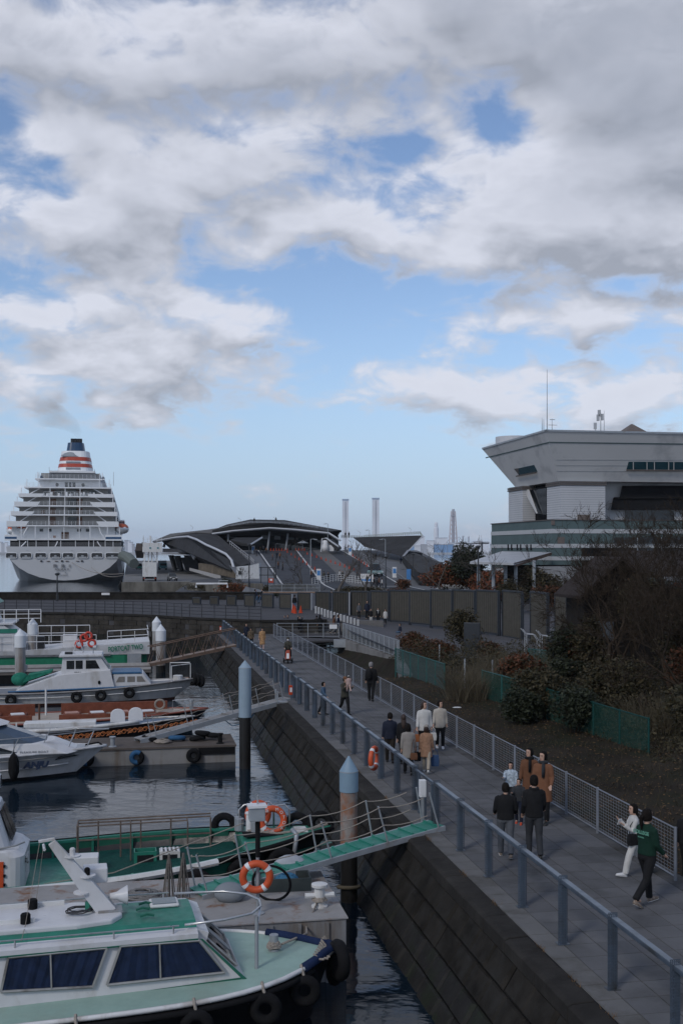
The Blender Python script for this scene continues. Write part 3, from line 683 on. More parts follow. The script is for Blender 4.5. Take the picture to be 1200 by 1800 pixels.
soff = mat('terminal_soffit', (.045, .046, .05), .6, var=.1, sc=.2); lgrey = mat('terminal_light_panel', (.27, .28, .30), .6, var=.06, sc=.2); deckm = mat('terminal_deck_boards', (.115, .112, .108), .8, var=.12, sc=.3)
rampm = mat('ramp_asphalt', (.05, .053, .06), .85, var=.08, sc=.1); walkm = mat('ramp_walk', (.125, .13, .138), .8, var=.08, sc=.1)
tn = thing('ferry_terminal', 'low dark terminal with folded roof and white edges at the pier', 'terminal', (0, 0, 0))
def plate(name, pts, m, th=(0, 0, -.5)): return MB().slab([D(*p) for p in pts], th).build(name, m, tn)
def edge(pts, w=.45, m=None): return MB().tube([D(*p) for p in pts], w, 4).build('white_edge', m or edgem, tn)
# left wing: folded roof side that drops from the high deck to the ground
plate('roof_fold', [(270, 951.5, 318), (310, 944.5, 300), (331, 943, 285), (346, 948, 270), (362, 957, 258), (380, 965, 250), (398, 974, 244), (407, 984, 240), (412, 999, 238), (424, 995, 240), (440, 989, 243), (417, 967, 262), (400, 955, 278), (386, 943, 296), (374, 938, 306), (345, 936, 312), (318, 940, 316), (290, 947, 320)], roofm)
edge([(270, 952, 317.8), (310, 945, 299.8), (331, 943.5, 284.8), (346, 948.5, 269.8), (362, 957.5, 257.8), (380, 965.5, 249.8), (398, 974.5, 243.8), (407, 984.5, 239.8), (412, 1001, 237.8)], .30)
plate('roof_deck', [(270, 950.5, 318), (318, 939, 317), (345, 935.5, 313), (374, 937, 307), (398, 928, 330), (440, 917, 350), (500, 916, 420), (300, 938, 420)], deckm)
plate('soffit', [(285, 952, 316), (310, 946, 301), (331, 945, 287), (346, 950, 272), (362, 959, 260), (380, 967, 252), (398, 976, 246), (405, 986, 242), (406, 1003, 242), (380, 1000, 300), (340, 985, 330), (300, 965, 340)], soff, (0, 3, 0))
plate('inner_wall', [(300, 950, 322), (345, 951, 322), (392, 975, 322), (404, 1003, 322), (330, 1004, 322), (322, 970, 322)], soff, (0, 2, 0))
plate('raking_column', [(333.5, 973, 284), (346.5, 952.5, 279), (359.5, 957, 279), (340.5, 984, 284)], lgrey, (0, 3, 0))
plate('gallery_floor', [(284, 971.5, 300), (334, 975, 290), (334, 977, 290), (284, 973, 300)], lgrey, (0, 12, 0))
plate('gallery_balustrade', [(286, 964, 300), (336, 965, 292), (334, 972, 292), (286, 970.5, 300)], mat('smoked_glass', (.05, .05, .055), .2), (0, .3, 0))
edge([(288, 962, 330), (290, 955, 330), (300, 952, 330), (310, 953, 330), (314, 961, 330)], .5)
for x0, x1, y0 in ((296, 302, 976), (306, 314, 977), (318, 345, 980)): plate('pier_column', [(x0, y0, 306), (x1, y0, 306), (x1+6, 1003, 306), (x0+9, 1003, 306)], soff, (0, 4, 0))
# centre hall
plate('hall_roof', [(373, 932.5, 304), (400, 926, 303), (440, 920, 302), (474, 919.5, 301), (500, 922, 301), (540, 927, 301), (578, 934, 300), (600, 932, 330), (560, 925, 380), (500, 914, 420), (440, 913, 420), (398, 922, 400)], roofm, (0, 0, -.6))
plate('roof_fascia', [(373, 938, 303), (410, 933, 302), (474, 928, 301), (520, 931, 300), (578, 937, 299), (578, 934.5, 299), (540, 926.5, 300), (500, 921.5, 300), (474, 919, 300), (440, 919.5, 301), (400, 925.5, 302), (373, 932, 303)], roofm, (0, 1, 0))
edge([(373, 938.5, 302.5), (410, 933.3, 301.5), (474, 928.3, 300.5), (520, 931.3, 299.5), (578, 937.3, 298.5), (598, 950, 292)], .26)
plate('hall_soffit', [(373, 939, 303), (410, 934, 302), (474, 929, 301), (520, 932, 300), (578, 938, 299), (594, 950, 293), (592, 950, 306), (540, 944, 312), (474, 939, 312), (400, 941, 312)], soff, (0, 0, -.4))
plate('glass_front', [(385, 940, 311), (474, 938, 311), (540, 943, 311), (594, 950, 309), (594, 969.5, 309), (385, 969.5, 311)], glass, (0, 1, 0))
plate('glass_back', [(385, 940, 313), (594, 940, 313), (594, 970, 313), (385, 970, 313)], dark, (0, 60, 0))
for (x0, x1, y0, y1) in ((460, 470, 941, 966), (482, 493, 941, 965), (506, 516, 941, 955)): plate('glass_panel', [(x0, y0, 310.5), (x1, y0, 310.5), (x1, y1, 310.5), (x0, y1, 310.5)], mat('hall_panel_grey', (.12, .13, .14), .4), (0, .3, 0))
for (x0, y0, x1, y1) in ((474.5, 929, 470, 968), (507, 931, 502, 968), (401, 936, 401, 952), (578, 937, 579, 968)): MB().tube([D(x0, y0, 304), D(x1, y1, 304)], .3, 5).build('slanted_strut', lgrey, tn)
plate('canopy', [(405, 949, 285), (415, 945, 290), (460, 944.5, 290), (440, 957, 280), (424, 956, 282)], roofm); edge([(460.5, 944.8, 289.7), (440, 957.4, 279.6)], .25)
plate('right_canopy', [(566, 946, 285), (573, 945.5, 285), (595, 960, 280), (592, 966, 280), (600, 962, 290), (585, 947, 292)], roofm); edge([(564, 970, 284), (566, 946.5, 284.6), (573, 946, 284.6), (595, 961, 279.6)], .2)
plate('roof_horn', [(578, 935, 300), (600, 931.8, 300), (594, 941, 302), (590, 945, 303)], roofm, (0, 3, 0))
for k in range(3):
    mb = MB(); 
pl_ = MB()
for (pts) in ([(380, 931, 306), (410, 922, 305), (440, 916.5, 304)], [(440, 916.5, 320), (500, 917.5, 320), (560, 926, 320)]):
    pl_.tube([D(*p) for p in pts], .06, 3); pl_.tube([D(p[0], p[1]+1.5, p[2]) for p in pts], .05, 3)
for k in range(24): x = 380+k*8; y = 931-(x-380)*.24 if x < 440 else 916.5+max(0, x-480)*.11; pl_.tube([D(x, y, 312), D(x, y+4, 312)], .06, 3)
pl_.build('roof_railing', gsteel, tn)
# right wing
plate('right_roof', [(620, 944.5, 300), (743, 941, 262), (725, 960, 258), (707.5, 978.5, 252), (672, 969, 262), (640, 961, 280), (636, 957, 285)], roofm, (0, .8, 0))
MB().tube([D(743, 941.5, 261.5), D(725, 960.5, 257.5), D(714, 972, 254)], .18, 4).build('white_edge', edgem, tn)
plate('light_patch', [(716, 966, 255), (718.5, 968, 255), (710, 978, 252), (706.5, 977.5, 252)], lgrey, (0, .4, 0))
bal = MB()
for a, b in (((600, 941, 330), (640, 942.2, 300)), ((640, 940.8, 300), (738, 934.5, 262)), ((738, 934.5, 262), (742, 941, 262))):
    n = 26 if a[0] == 640 else 9 if a[0] == 600 else 2
    for j in range(n+1):
        t = j/n; p = [a[i]+(b[i]-a[i])*t for i in range(3)]; bal.tube([D(*p), D(p[0], p[1]+5, p[2])], .09, 3)
    for dy_ in (0, 1.5, 3): bal.tube([D(a[0], a[1]+dy_, a[2]), D(b[0], b[1]+dy_, b[2])], .06, 3)
bal.build('balustrade', mat('pale_balustrade', (.38, .42, .40), .5, var=.1), tn)
plate('lower_deck', [(707, 978, 252), (722, 969, 262), (792, 996, 210), (800, 1015, 180), (735, 1006, 190)], roofm, (0, 0, -2))
plate('right_wall', [(715, 968, 262), (742, 972, 262), (742, 978, 262), (718, 982, 262)], soff, (0, 1, 0))
# forecourt ramp with its lanes
def ramp_z(Y): return 2.42+max(0, min(1, (Y-195)/105))*5.9
def RP(x, Y): return Vector(((x-CX)*Y/F, Y, ramp_z(Y)))
def ribbon(name, L, Rr, m, dz_=0, n=20, par=None, Y0=170, Y1=309):
    vs = []
    for k in range(n+1):
        Y = Y0+(Y1-Y0)*k/n
        for (a, b) in (L, Rr): X = a+(b-a)*(Y-170)/(309-170); vs.append((X, Y, ramp_z(Y)+dz_))
    o = MB().add(vs, [(2*k, 2*k+1, 2*k+3, 2*k+2) for k in range(n)]).build(name, m, par); 
    if par is None: o['kind'] = 'structure'
    return o
ribbon('ramp_body', (-13, -35), (26, 20), walkm, .004)
# lane edges in metres at the foot (Y=170) and the head (Y=309)
road = ribbon('ramp_roadway', (-8, -24), (13, -.5), rampm, .012)
stripe = mat('road_paint', (.45, .45, .44), .7, var=.2, sc=1)
for a, b in ((-7.6, -23.5), (-1.2, -13), (5, -7.6), (12.5, -1.0)): ribbon('lane_line', (a, b), (a+.3, b+.35), stripe, .018, par=road)
ribbon('median', (3.2, -8.6), (7.2, -5), deckm, .05, par=road)
for Y in (185, 196): MB().slab([RP(630, Y)+Vector((0, 0, .03)), RP(700, Y)+Vector((0, 0, .03)), RP(700, Y+1)+Vector((0, 0, .03)), RP(630, Y+1)+Vector((0, 0, .03))], (0, 0, .01)).build('stop_line', stripe, road)
rw = MB(); pl2 = []
for t in range(13):
    x = 722-(t/12)*118; Y = 185+t*9.5; pl2.append(RP(x, Y)+Vector((0, 0, .0)))
for p, q in zip(pl2, pl2[1:]):
    for k in (.5, 1.0): rw.tube([p+Vector((0, 0, k)), q+Vector((0, 0, k))], .07, 4)
    for j in range(4): c = p.lerp(q, j/4); rw.tube([c, c+Vector((0, 0, 1.0))], .06, 4)
tag(rw.build('ramp_railing', mat('dark_rail_steel', (.10, .10, .105), .5)), 'long dark railing along the right side of the terminal ramp', 'railing')
wl = MB(); pts = [D(404, 955, 283), D(440, 983, 262), D(447, 990, 250)]
for p, q in zip(pts, pts[1:]):
    for k in (0, .6): wl.tube([p+Vector((0, 0, k)), q+Vector((0, 0, k))], .1, 4)
    for j in range(9): c = p.lerp(q, j/9); wl.tube([c+Vector((0, 0, -.9)), c+Vector((0, 0, .7))], .1, 4)
tag(wl.build('stair_railing', lgrey), 'pale railing climbing along the folded terminal roof', 'railing')
ORD = 'first second third fourth fifth sixth seventh eighth ninth tenth eleventh twelfth thirteenth fourteenth fifteenth'.split()
# ================================================================ harbour office with the flared upper storeys
bt = mat('building_teal', (.085, .120, .122), .6, var=.06, sc=.2); bw_ = mat('building_white_band', (.40, .41, .42), .6, var=.04, sc=.2)
flm = mat('flare_grey_panels', (.50, .495, .488), .55, var=.05, sc=.15, dirt=(.30, .30, .305), damt=.3, dsc=.2); clad = mat('white_ribbed_cladding', (.46, .465, .48), .55, var=.04, sc=.3)
cornice = mat('brown_cornice', (.10, .09, .085), .6); brownlouvre = mat('brown_louvre', (.13, .11, .10), .6)
BO = Vector((26.7, 141.7, 0)); office = thing('harbour_office', 'large grey office with flared upper storeys on a teal banded base', 'office building', BO, TH)
def LB(p): return local(office, p)
zs = [(12.3, 11.2, bt), (11.2, 10.65, bw_), (10.65, 9.3, bt), (9.3, 8.8, bw_), (8.8, 7.7, bt), (7.7, 7.2, bw_), (7.2, 5.9, bt), (5.9, 5.3, bw_), (5.3, 2.0, bt)]
for i, (z1, z0, m) in enumerate(zs):
    e = .06 if m is bw_ else 0
    MB().bx((-e, -e, z0), (75, 24.2 if i else 24, z1)).build('wall_band', m, office)
MB().bx((-.1, -.1, 12.3), (75, 24.3, 12.42)).build('parapet', cornice, office)
def fac(name, px, p0, n, m, off=.06, th=.12, par=None):
    n = Vector(n); pts = [LB(hit(x, y, LW(p0), RW(n), off)) for x, y in px]
    return MB().slab(pts, -n.normalized()*th).build(name, m, par or office)
MW = Matrix.Translation(BO) @ Matrix.Rotation(TH, 4, 'Z')
def LW(p): return MW @ Vector(p)
def RW(n): return MW.to_3x3() @ Vector(n)
FR = ((0, 0, 8), (0, -1, 0)); LS = ((0, 0, 8), (-1, 0, 0))
fac('window', [(1078, 944.5), (1330, 944.5), (1330, 971), (1078, 971)], *FR, glass, .03)
for x in (1118, 1160, 1199, 1240, 1282): fac('mullion', [(x, 944.5), (x+1.2, 944.5), (x+1.2, 971), (x, 971)], *FR, gsteel, .2)
fac('transom', [(1078, 956), (1330, 956), (1330, 957), (1078, 957)], *FR, gsteel, .2)
fac('sill', [(1076, 971), (1330, 971), (1330, 973), (1076, 973)], *FR, bw_, .25)
fac('vent', [(979, 944), (991, 944), (991, 955.5), (979, 955.5)], *FR, brownlouvre, .1)
fac('entrance', [(1022, 963), (1078, 963), (1078, 1010), (1022, 1010)], *FR, dark, .03)
for x in (892, 898, 908, 914, 925, 932): fac('slit_window', [(x, 957), (x+2.4, 956.9), (x+2.4, 967), (x, 967.1)], *LS, dark, .08)
fac('corner_plate', [(968, 915), (974, 915), (974, 923), (968, 923)], *FR, brownlouvre, .1)
# flared storeys
TX0, TY0, TY1, TZ = .4, 3.0, 29.6, 23.9; BX0, BY0, BY1, BZ_ = 3.2, 6.0, 22.5, 17.7; XR = 80
top = [(TX0, TY0, TZ), (XR, TY0, TZ), (XR, TY1, TZ), (TX0, TY1, TZ)]; bot = [(BX0, BY0, BZ_), (XR, BY0, BZ_), (XR, BY1, BZ_), (BX0, BY1, BZ_)]
MB().loft([bot, top]).build('flared_storeys', flm, office)
nF = Vector((0, -(TZ-BZ_), -(BY0-TY0))).normalized(); nL = Vector((-(TZ-BZ_), 0, -(BX0-TX0))).normalized()
FF = ((5, TY0, TZ), nF); FL = ((TX0, 10, TZ), nL)
fac('green_stripe', [(964, 776.5), (1400, 782), (1400, 784), (965, 778.3)], *FF, bt, .05); fac('green_stripe', [(853, 804), (964, 776.5), (965, 778.4), (854, 805.5)], *FL, bt, .05)
MB().bx((TX0-.1, TY0-.1, TZ), (XR, TY0+.4, TZ+.25)).build('roof_edge', gsteel, office); MB().bx((TX0-.1, TY0-.1, TZ+.01), (TX0+.4, TY1, TZ+.26)).build('roof_edge', gsteel, office)
for y in (808, 818, 828): fac('panel_joint', [(977, y), (1400, y+1), (1400, y+1.5), (977, y+.5)], *FF, gsteel, .03)
w_ = fac('window_band', [(1104, 811.5), (1400, 813), (1400, 826.5), (1100, 825)], *FF, mat('teal_glass', (.015, .05, .065), .15), .04)
for x in (1111, 1135, 1148, 1173, 1182, 1205): fac('mullion', [(x, 812), (x+1, 812), (x+1, 826), (x, 826)], *FF, flm, .2, par=office)
fac('sill', [(1099, 824.5), (1400, 826.5), (1400, 828.5), (1099, 826.5)], *FF, brownlouvre, .3)
fac('window', [(911, 823), (938, 817), (944, 829), (912, 835)], *FL, mat('teal_glass', (.015, .05, .065), .15), .04); fac('sill', [(909, 835), (944, 828.5), (944.5, 830.5), (909, 837)], *FL, brownlouvre, .3)
fac('window_reveal', [(903, 824), (911, 823), (912, 835)], *FL, cornice, .05)
# cores and void
def core(x0, x1, y0, y1):
    n = 17
    for k in range(n):
        z0 = 12.42+(BZ_-12.42)*k/n; z1 = 12.42+(BZ_-12.42)*(k+1)/n-.06
        MB().bx((x0, y0, z0), (x1, y1, z1)).build('cladding_panel', clad, office)
    MB().bx((x0+.05, y0+.05, 12.42), (x1-.05, y1-.05, BZ_)).build('core_wall', gsteel, office)
    for z in (BZ_-.62, BZ_-.32): MB().bx((x0-.15, y0-.15, z), (x1+.1, y1+.1, z+.24)).build('cornice', cornice, office)
core(3.2, 9.45, 5.0, 10.0); core(2.3, 6.5, 17.1, 23.1)
MB().bx((4.2, 9.5, 12.42), (9, 17.5, BZ_)).build('void', dark, office)
fac('raking_panel', [(920, 861), (929, 860.5), (944, 902), (943, 903)], (3.0, 12, 15), (-1, 0, 0), flm, .1)
fac('raking_glass', [(930, 861), (960, 858), (960, 905), (945, 903)], (3.4, 12, 15), (-1, 0, 0), glass, .05)
MB().bx((9.3, 8.6, 12.42), (75, 12, BZ_)).build('rear_wall', flm, office)
fac('white_wall', [(1063, 893), (1400, 893), (1400, 918), (1063, 918)], (0, 8, 13), (0, -1, 0), bw_, 0)
fac('dark_glazing', [(1093, 854), (1400, 853), (1400, 896), (1073, 896), (1077, 876), (1088, 876)], (0, 7.4, 15), (0, -1, .25), dark, .05)
fac('glazing_ledge', [(1077, 875), (1400, 874.5), (1400, 876.5), (1076, 877)], (0, 7.3, 15), (0, -1, .25), dark, .3)
fac('low_window', [(1097, 898), (1183, 898), (1183, 914), (1097, 914)], (0, 8, 13), (0, -1, 0), glass, .05)
fac('core_door', [(1014, 904.5), (1036, 904.5), (1036, 914), (1014, 914)], (0, 5, 13), (0, -1, 0), brownlouvre, .08)
# roof plant and masts
MB().lathe([(2.6, 0), (2.6, 1.6)], 16, (4, 26, TZ)).build('roof_tank', clad, office)
MB().loft([[(14, 10, TZ), (20, 10, TZ), (20, 16, TZ), (14, 16, TZ)], [(16.9, 12.9, TZ+2.4), (17.1, 12.9, TZ+2.4), (17.1, 13.1, TZ+2.4), (16.9, 13.1, TZ+2.4)]]).build('roof_lantern', brownlouvre, office)
def onroof(px, y=4.5):
    p = LB(hit(px, 760, LW((0, y, 0)), RW((0, -1, 0)))); return p.x, y
def mast(px, h, r, name='mast', y=4.5):
    x, y = onroof(px, y); return MB().lathe([(r, 0), (r*.4, h)], 6, (x, y, TZ)).build(name, gsteel, office)
mast(960.8, 8.3, .07); mast(952, 1.9, .06); mast(955, 1.8, .06); mast(969.5, 1.9, .06); mast(1055, 2.9, .07); mast(1061, 3.1, .05); mast(1046, 1.1, .06); mast(902, .6, .05, y=25)
x, y = onroof(969.5); MB().bx((x-.5, y-.03, TZ+1.0), (x+.7, y+.03, TZ+1.06)).build('mast_arm', gsteel, office); MB().bx((x-.3, y-.03, TZ+1.7), (x+.4, y+.03, TZ+1.78)).build('mast_arm', gsteel, office)
for px, z in ((1050, 1.7), (1057, 1.8), (1052, 2.3), (1045, .6)): x, y = onroof(px); MB().bx((x-.16, y-.2, TZ+z), (x+.16, y+.1, TZ+z+.85)).build('panel_antenna', bw_, office)
# ================================================================ canopy shed before the office
shed = thing('canopy_shed', 'open shed with a white sloping metal roof before the teal base', 'shed', (0, 0, 0))
rt = [D(825, 987.5, 126), D(902, 989.5, 123), D(968.5, 970.5, 140), D(881, 969, 145)]
MB().slab(rt, (0, 0, -.25)).build('roof', mat('pale_metal_roof', (.36, .37, .385), .45, var=.05, sc=.3), shed)
MB().slab([D(903, 990, 123.2), D(969, 971, 140), D(969, 976, 140), D(906, 996, 124)], (0, .3, 0)).build('gable_board', brown, shed)
for px, y0 in ((840.5, 988), (866.5, 989), (888, 990), (906, 992), (938, 985)):
    p = D(px, y0, 127); MB().lathe([(.2, 0), (.2, p.z-2.4)], 10, (p.x, 127, 2.4)).build('column', gsteel, shed)
MB().slab([D(885, 993, 139), D(1000, 993, 139), D(1000, 1040, 139), D(885, 1040, 139)], (0, .4, 0)).build('back_wall', dark, shed)
MB().slab([D(944, 996, 132), D(1040, 996, 132), D(1040, 1032, 132), D(944, 1032, 132)], (0, 2, 0)).build('kiosk_wall', mat('shed_grey_wall', (.22, .225, .235), .7), shed)
# ================================================================ dark tea house under the trees
hw_ = mat('house_dark_boards', (.020, .017, .015), .8, var=.25, sc=2); hroof = mat('house_brown_roof', (.034, .027, .025), .85, var=.2, sc=3, bump=.5, bsc=30); pale = mat('eave_pale_metal', (.25, .26, .28), .5)
hs = thing('garden_house', 'dark timber garden house with brown gabled roofs behind bare trees', 'house', (14.2, 58, PZ), TH)
MB().bx((-1.7, 0, 0), (14, 2.4, 4.7)).build('wall', hw_, hs); MB().bx((2.2, 2.41, 0), (14, 7, 4.7)).build('rear_wall', hw_, hs)
MB().loft([[(-2.3, -.9, 4.35), (0, -.9, 6.35), (2.3, -.9, 4.35), (2.3, -.9, 4.2), (0, -.9, 6.15), (-2.3, -.9, 4.2)], [(-2.3, 2.6, 4.35), (0, 2.6, 6.35), (2.3, 2.6, 4.35), (2.3, 2.6, 4.2), (0, 2.6, 6.15), (-2.3, 2.6, 4.2)]]).build('gable_roof', hroof, hs)
MB().slab([(-1.7, -.05, 4.7), (1.7, -.05, 4.7), (0, -.05, 6.1)], (0, .1, 0)).build('gable_wall', hw_, hs)
for k in range(13):
    MB().slab([(1.3, -.8+.42*k, 5.35+.10*k), (15, -.8+.42*k, 5.35+.10*k), (15, -.34+.42*k, 5.46+.10*k), (1.3, -.34+.42*k, 5.46+.10*k)], (0, 0, -.08)).build('roof_course', hroof, hs)
MB().bx((2.35, -1.0, 5.10), (15, -.75, 5.32)).build('eave_gutter', pale, hs); MB().bx((2.6, -.3, 3.2), (15, -.15, 3.32)).build('lintel', mat('pale_timber', (.20, .16, .12), .7), hs)
for x in (2.4, 4.8, 7.2, 9.6): MB().bx((x, -.35, 0), (x+.22, -.1, 5.1)).build('post', hw_, hs)
for x in (2.7, 5.1, 7.5): MB().bx((x, -.02, .9), (x+2.0, .05, 2.6)).build('window', mat('house_window', (.03, .034, .038), .2), hs)
for x0, x1, z0, z1 in ((-1.3, -.75, 2.0, 3.0), (-.68, -.1, 2.0, 3.0)): MB().bx((x0, -.06, z0), (x1, .02, z1)).build('window', mat('house_pale_window', (.10, .11, .125), .3), hs)
# ================================================================ louvred screen panels on an arc over the plaza
frm = mat('panel_frame_dark', (.022, .026, .032), .5, var=.1); slm = mat('panel_slat_bronze', (.055, .050, .040), .55, var=.2, sc=2); slm2 = mat('panel_back', (.014, .014, .013), .7)
PAN = [(346, 16, 1050, 1063, 113), (377, 16.5, 1048.5, 1064.5, 111.5), (407, 18, 1047, 1066, 110.5), (439, 20, 1045, 1067.5, 109), (470.5, 21.5, 1044, 1069.5, 107), (502, 22.5, 1043, 1071.5, 105), (535, 24, 1041.5, 1073.5, 103.5),
       (567, 26, 1040, 1076, 102.5), (598.5, 29, 1040, 1081, 101.5), (632, 32, 1038.5, 1085.5, 101), (667.5, 33, 1038, 1089.5, 99.5), (703, 35, 1037, 1093.5, 98), (738.5, 36, 1037, 1097.5, 96),
       (776, 38, 1036.5, 1103, 93.5), (815, 41, 1036.5, 1110, 91), (856.5, 43, 1037, 1114, 88), (900, 46, 1038, 1124, 85), (947, 48, 1040, 1136, 80), (986, 34, 1044, 1146, 76)]
for i, (x, w, yt, yb, Y) in enumerate(PAN):
    p = D(x, yb, Y); h = (yb-yt)*Y/F; wd = w*Y/F; nx_ = PAN[min(i+1, len(PAN)-1)]; pv_ = PAN[max(i-1, 0)]
    a, b = D(pv_[0], 1050, pv_[4]), D(nx_[0], 1050, nx_[4]); ang = math.atan2(b.y-a.y, b.x-a.x)
    wd = wd/max(.6, math.cos(ang))*.98
    g_ = pz(p.x, p.y) if p.x > -4 else BZ; base = min(p.z, g_)
    if i < 10: lab = 'dark louvred screen panel on the breakwater, %s from its low left end' % ('first second third fourth fifth sixth seventh eighth ninth tenth'.split()[i])
    else: lab = 'tall dark louvred screen panel on the plaza, %s from the house end' % ('ninth eighth seventh sixth fifth fourth third second first'.split()[i-10])
    pn = thing('screen_panel', lab, 'screen panel', (p.x, Y, base), ang, 'louvred screen panels around the plaza'); h += p.z-base; z0 = max(.08, p.z-base)
    f = .09 if i < 9 else .13
    mb = MB(); mb.bx((-wd/2, -.09, z0-.0), (-wd/2+f, .09, h)).bx((wd/2-f, -.09, z0), (wd/2, .09, h)).bx((-wd/2+f, -.089, h-f), (wd/2-f, .089, h)).bx((-wd/2+f, -.089, z0), (wd/2-f, .089, z0+f))
    mb.bx((-wd/2+.1, -.05, -.1), (-wd/2+.2, .05, z0)).bx((wd/2-.2, -.05, -.1), (wd/2-.1, .05, z0)); mb.build('frame', frm, pn)
    MB().bx((-wd/2+f, -.01, z0+f), (wd/2-f, .03, h-f)).build('backing', slm2, pn)
    mb = MB(); n = 7 if i < 5 else 9 if i < 10 else 11
    for k in range(n):
        c = -wd/2+f+(wd-2*f)*(k+.5)/n; s_ = (wd-2*f)/n*.27
        mb.slab([(c-s_, -.07, z0+f), (c+s_, -.02, z0+f), (c+s_, -.02, h-f), (c-s_, -.07, h-f)], (0, .025, 0))
    mb.build('slats', slm, pn, kind='stuff')
    if i < len(PAN)-1 and i >= 5:
        MB().bx((wd/2+.02, -.06, 0), (wd/2+.14, .06, h*.98)).build('edge_post', lgrey if i in (5, 6, 8, 11) else frm, pn)
dpn = thing('sign_slab', 'free-standing dark metal slab among bushes before the screen panels', 'slab', D(829, 1152, 70), TH-.5); MB().bx((-.5, -.1, -.6), (.5, .1, 2.05)).build('slab_body', frm, dpn, bevel=.02)
# ================================================================ railings round the basin and bridge
rm = mat('black_rail_steel', (.025, .026, .03), .5, var=.1)
rl = thing('breakwater_railing', 'black three-bar railing along the curved breakwater edge', 'railing', (0, 0, BZ))
pts = [p+Vector((.0, .35, 0)) for p in fr[2:]]
acc = 0; mbr = MB()
for z in (.25, .52, .80, 1.08): mbr.tube([p+Vector((0, 0, z)) for p in pts], .022, 4)
mbr.build('bars', rm, rl)
proto = None
for p, q in zip(pts, pts[1:]):
    n = max(1, round((q-p).length/1.05))
    for k in range(n):
        c = p.lerp(q, k/n)
        if proto is None: proto = MB().bx((-.03, -.03, 0), (.03, .03, 1.1)).build('post', rm, rl); proto.location = c
        else: share(proto, 'post', rl, c)
def fence(name, label, pts, h, m, step=1.2, rows=4, cat='fence', wire=.008, pr=.03, group=None, rail_r=.022, cols=0, ends=None):
    root = thing(name, label, cat, pts[0], 0, group); o = Vector(pts[0]); P = [Vector(p)-o for p in pts]; mb = MB(); proto = None
    for a, b in zip(P, P[1:]):
        for z in (.08, h): mb.tube([a+Vector((0, 0, z)), b+Vector((0, 0, z))], rail_r, 4)
    mb.build('rail', m, root)
    for a, b in zip(P, P[1:]):
        L = (b-a).length; n = max(1, round(L/step)); d = (b-a)/n
        for k in range(n+1):
            c = a+d*k
            if k == n and b is not P[-1]: continue
            if proto is None: proto = MB().tube([(0, 0, -.15), (0, 0, h+.03)], pr, 6).build('post', m, root); proto.location = c
            else: share(proto, 'post', root, c)
        for k in range(n):
            w = MB(); p, q = a+d*k, a+d*(k+1)
            for r_ in range(1, rows+1):
                z = .08+(h-.08)*r_/(rows+1); w.tube([p+Vector((0, 0, z)), q+Vector((0, 0, z))], wire, 3, cap=False)
            for c_ in range(cols):
                x = p.lerp(q, (c_+.5)/cols); w.tube([x+Vector((0, 0, .08)), x+Vector((0, 0, h))], wire*.8, 3, cap=False)
            w.build('mesh_panel', m, root, fix=False)
    return root
fence('bridge_railing', 'grey wire railing across the bridge end with a white notice', [(-4.9, 85.0, PZ), (-.2, 85.0, PZ)], 1.08, gsteel, 1.2, 3, 'railing')
nb_ = tag(MB().box((0, 0, 0), (.58, .03, .32)).build('notice_board', white2), 'small white notice fixed on the grey railing of the bridge', 'notice'); nb_.location = D(585.5, 1101.5, 84.9)
fence('channel_fence', 'grey mesh fence along the top of the concrete channel wall', [G(598, 1121)+Vector((.2, 0, 0)), G(694, 1157)+Vector((.25, 0, 0))], 1.1, gsteel, 1.3, 14, cols=10)
setting('bridge_deck', MB().slab([(-5.2, 84.6, PZ-.40), (.6, 84.6, PZ-.40), (3.6, 89.3, PZ-.40), (-5.6, 89.3, PZ-.40)], (0, 0, .38)), plaza)
pp = thing('service_pipes', 'pale service pipes slung under the bridge deck', 'pipes', (0, 84.3, 0)); 
for z in (1.45, 1.2): MB().tube([(-5, 0, z), (.3, 0, z)], .07, 6).build('pipe', offwhite, pp)
MB().bx((-.9, -.1, .9), (-.8, .1, 1.6)).build('bracket', gsteel, pp)
vr = mat('stair_rail_pale', (.35, .37, .40), .4)
for k, (x, y) in enumerate(((925, 1142), (952, 1145))):
    mb = MB(); o = Vector((0, 0, 0))
    for dy_ in (0, .7): mb.tube([(-.25, dy_, 1.25), (0, dy_, .95), (.5, dy_, .9), (.75, dy_, .55), (.75, dy_, -.2)], .03, 5); mb.tube([(0, dy_, .95), (0, dy_, -.2)], .03, 5)
    r_ = tag(mb.build('stair_handrail', vr), 'pale steel stair handrail by the screen panels, %s one of two' % ('left-hand' if k == 0 else 'right-hand'), 'handrail', 'stair handrails'); r_.location = D(x, y, 68)
# ================================================================ street things: posts, cones, lamps, signs, vehicles, hedges
whp = mat('white_post', (.40, .405, .41), .6, var=.05)
pb = None
for i in range(14):
    t = i/13; p = Vector((D(555, 1080, 98)).lerp(D(629, 1105, 88.6), t))
    g_ = pz(p.x, p.y) if p.x > -4 else p.z
    b = MB().box((0, 0, .38), (.17, .14, .78)).build('barrier_post', whp, bevel=.02) if pb is None else share(pb, 'barrier_post', None)
    pb = pb or b; b.location = (p.x, p.y, p.z-.05); tag(b, 'squat white post beside the stone steps, %s from the far end of its row' % ORD[i], 'barrier post', 'white posts beside the steps')
cm_ = mat('cone_orange', (.42, .055, .022), .6)
def cone(p, label, h=.7, group=None):
    r_ = thing('traffic_cone', label, 'traffic cone', p, 0, group)
    MB().lathe([(.17*h/.7, .03), (.03, h)], 10).build('cone_body', cm_, r_); MB().box((0, 0, .02), (.38*h/.7, .38*h/.7, .04)).build('base', cm_, r_); return r_
cone(D(515.5, 1079, 99), 'larger red cone by the screen panels above the steps', .85); cone(D(518.5, 1079.5, 98), 'red cone pressed against the larger cone above the steps', .75); cone(D(528.5, 1077.5, 98), 'slim red cone to the right of the paired cones above the steps', .65)
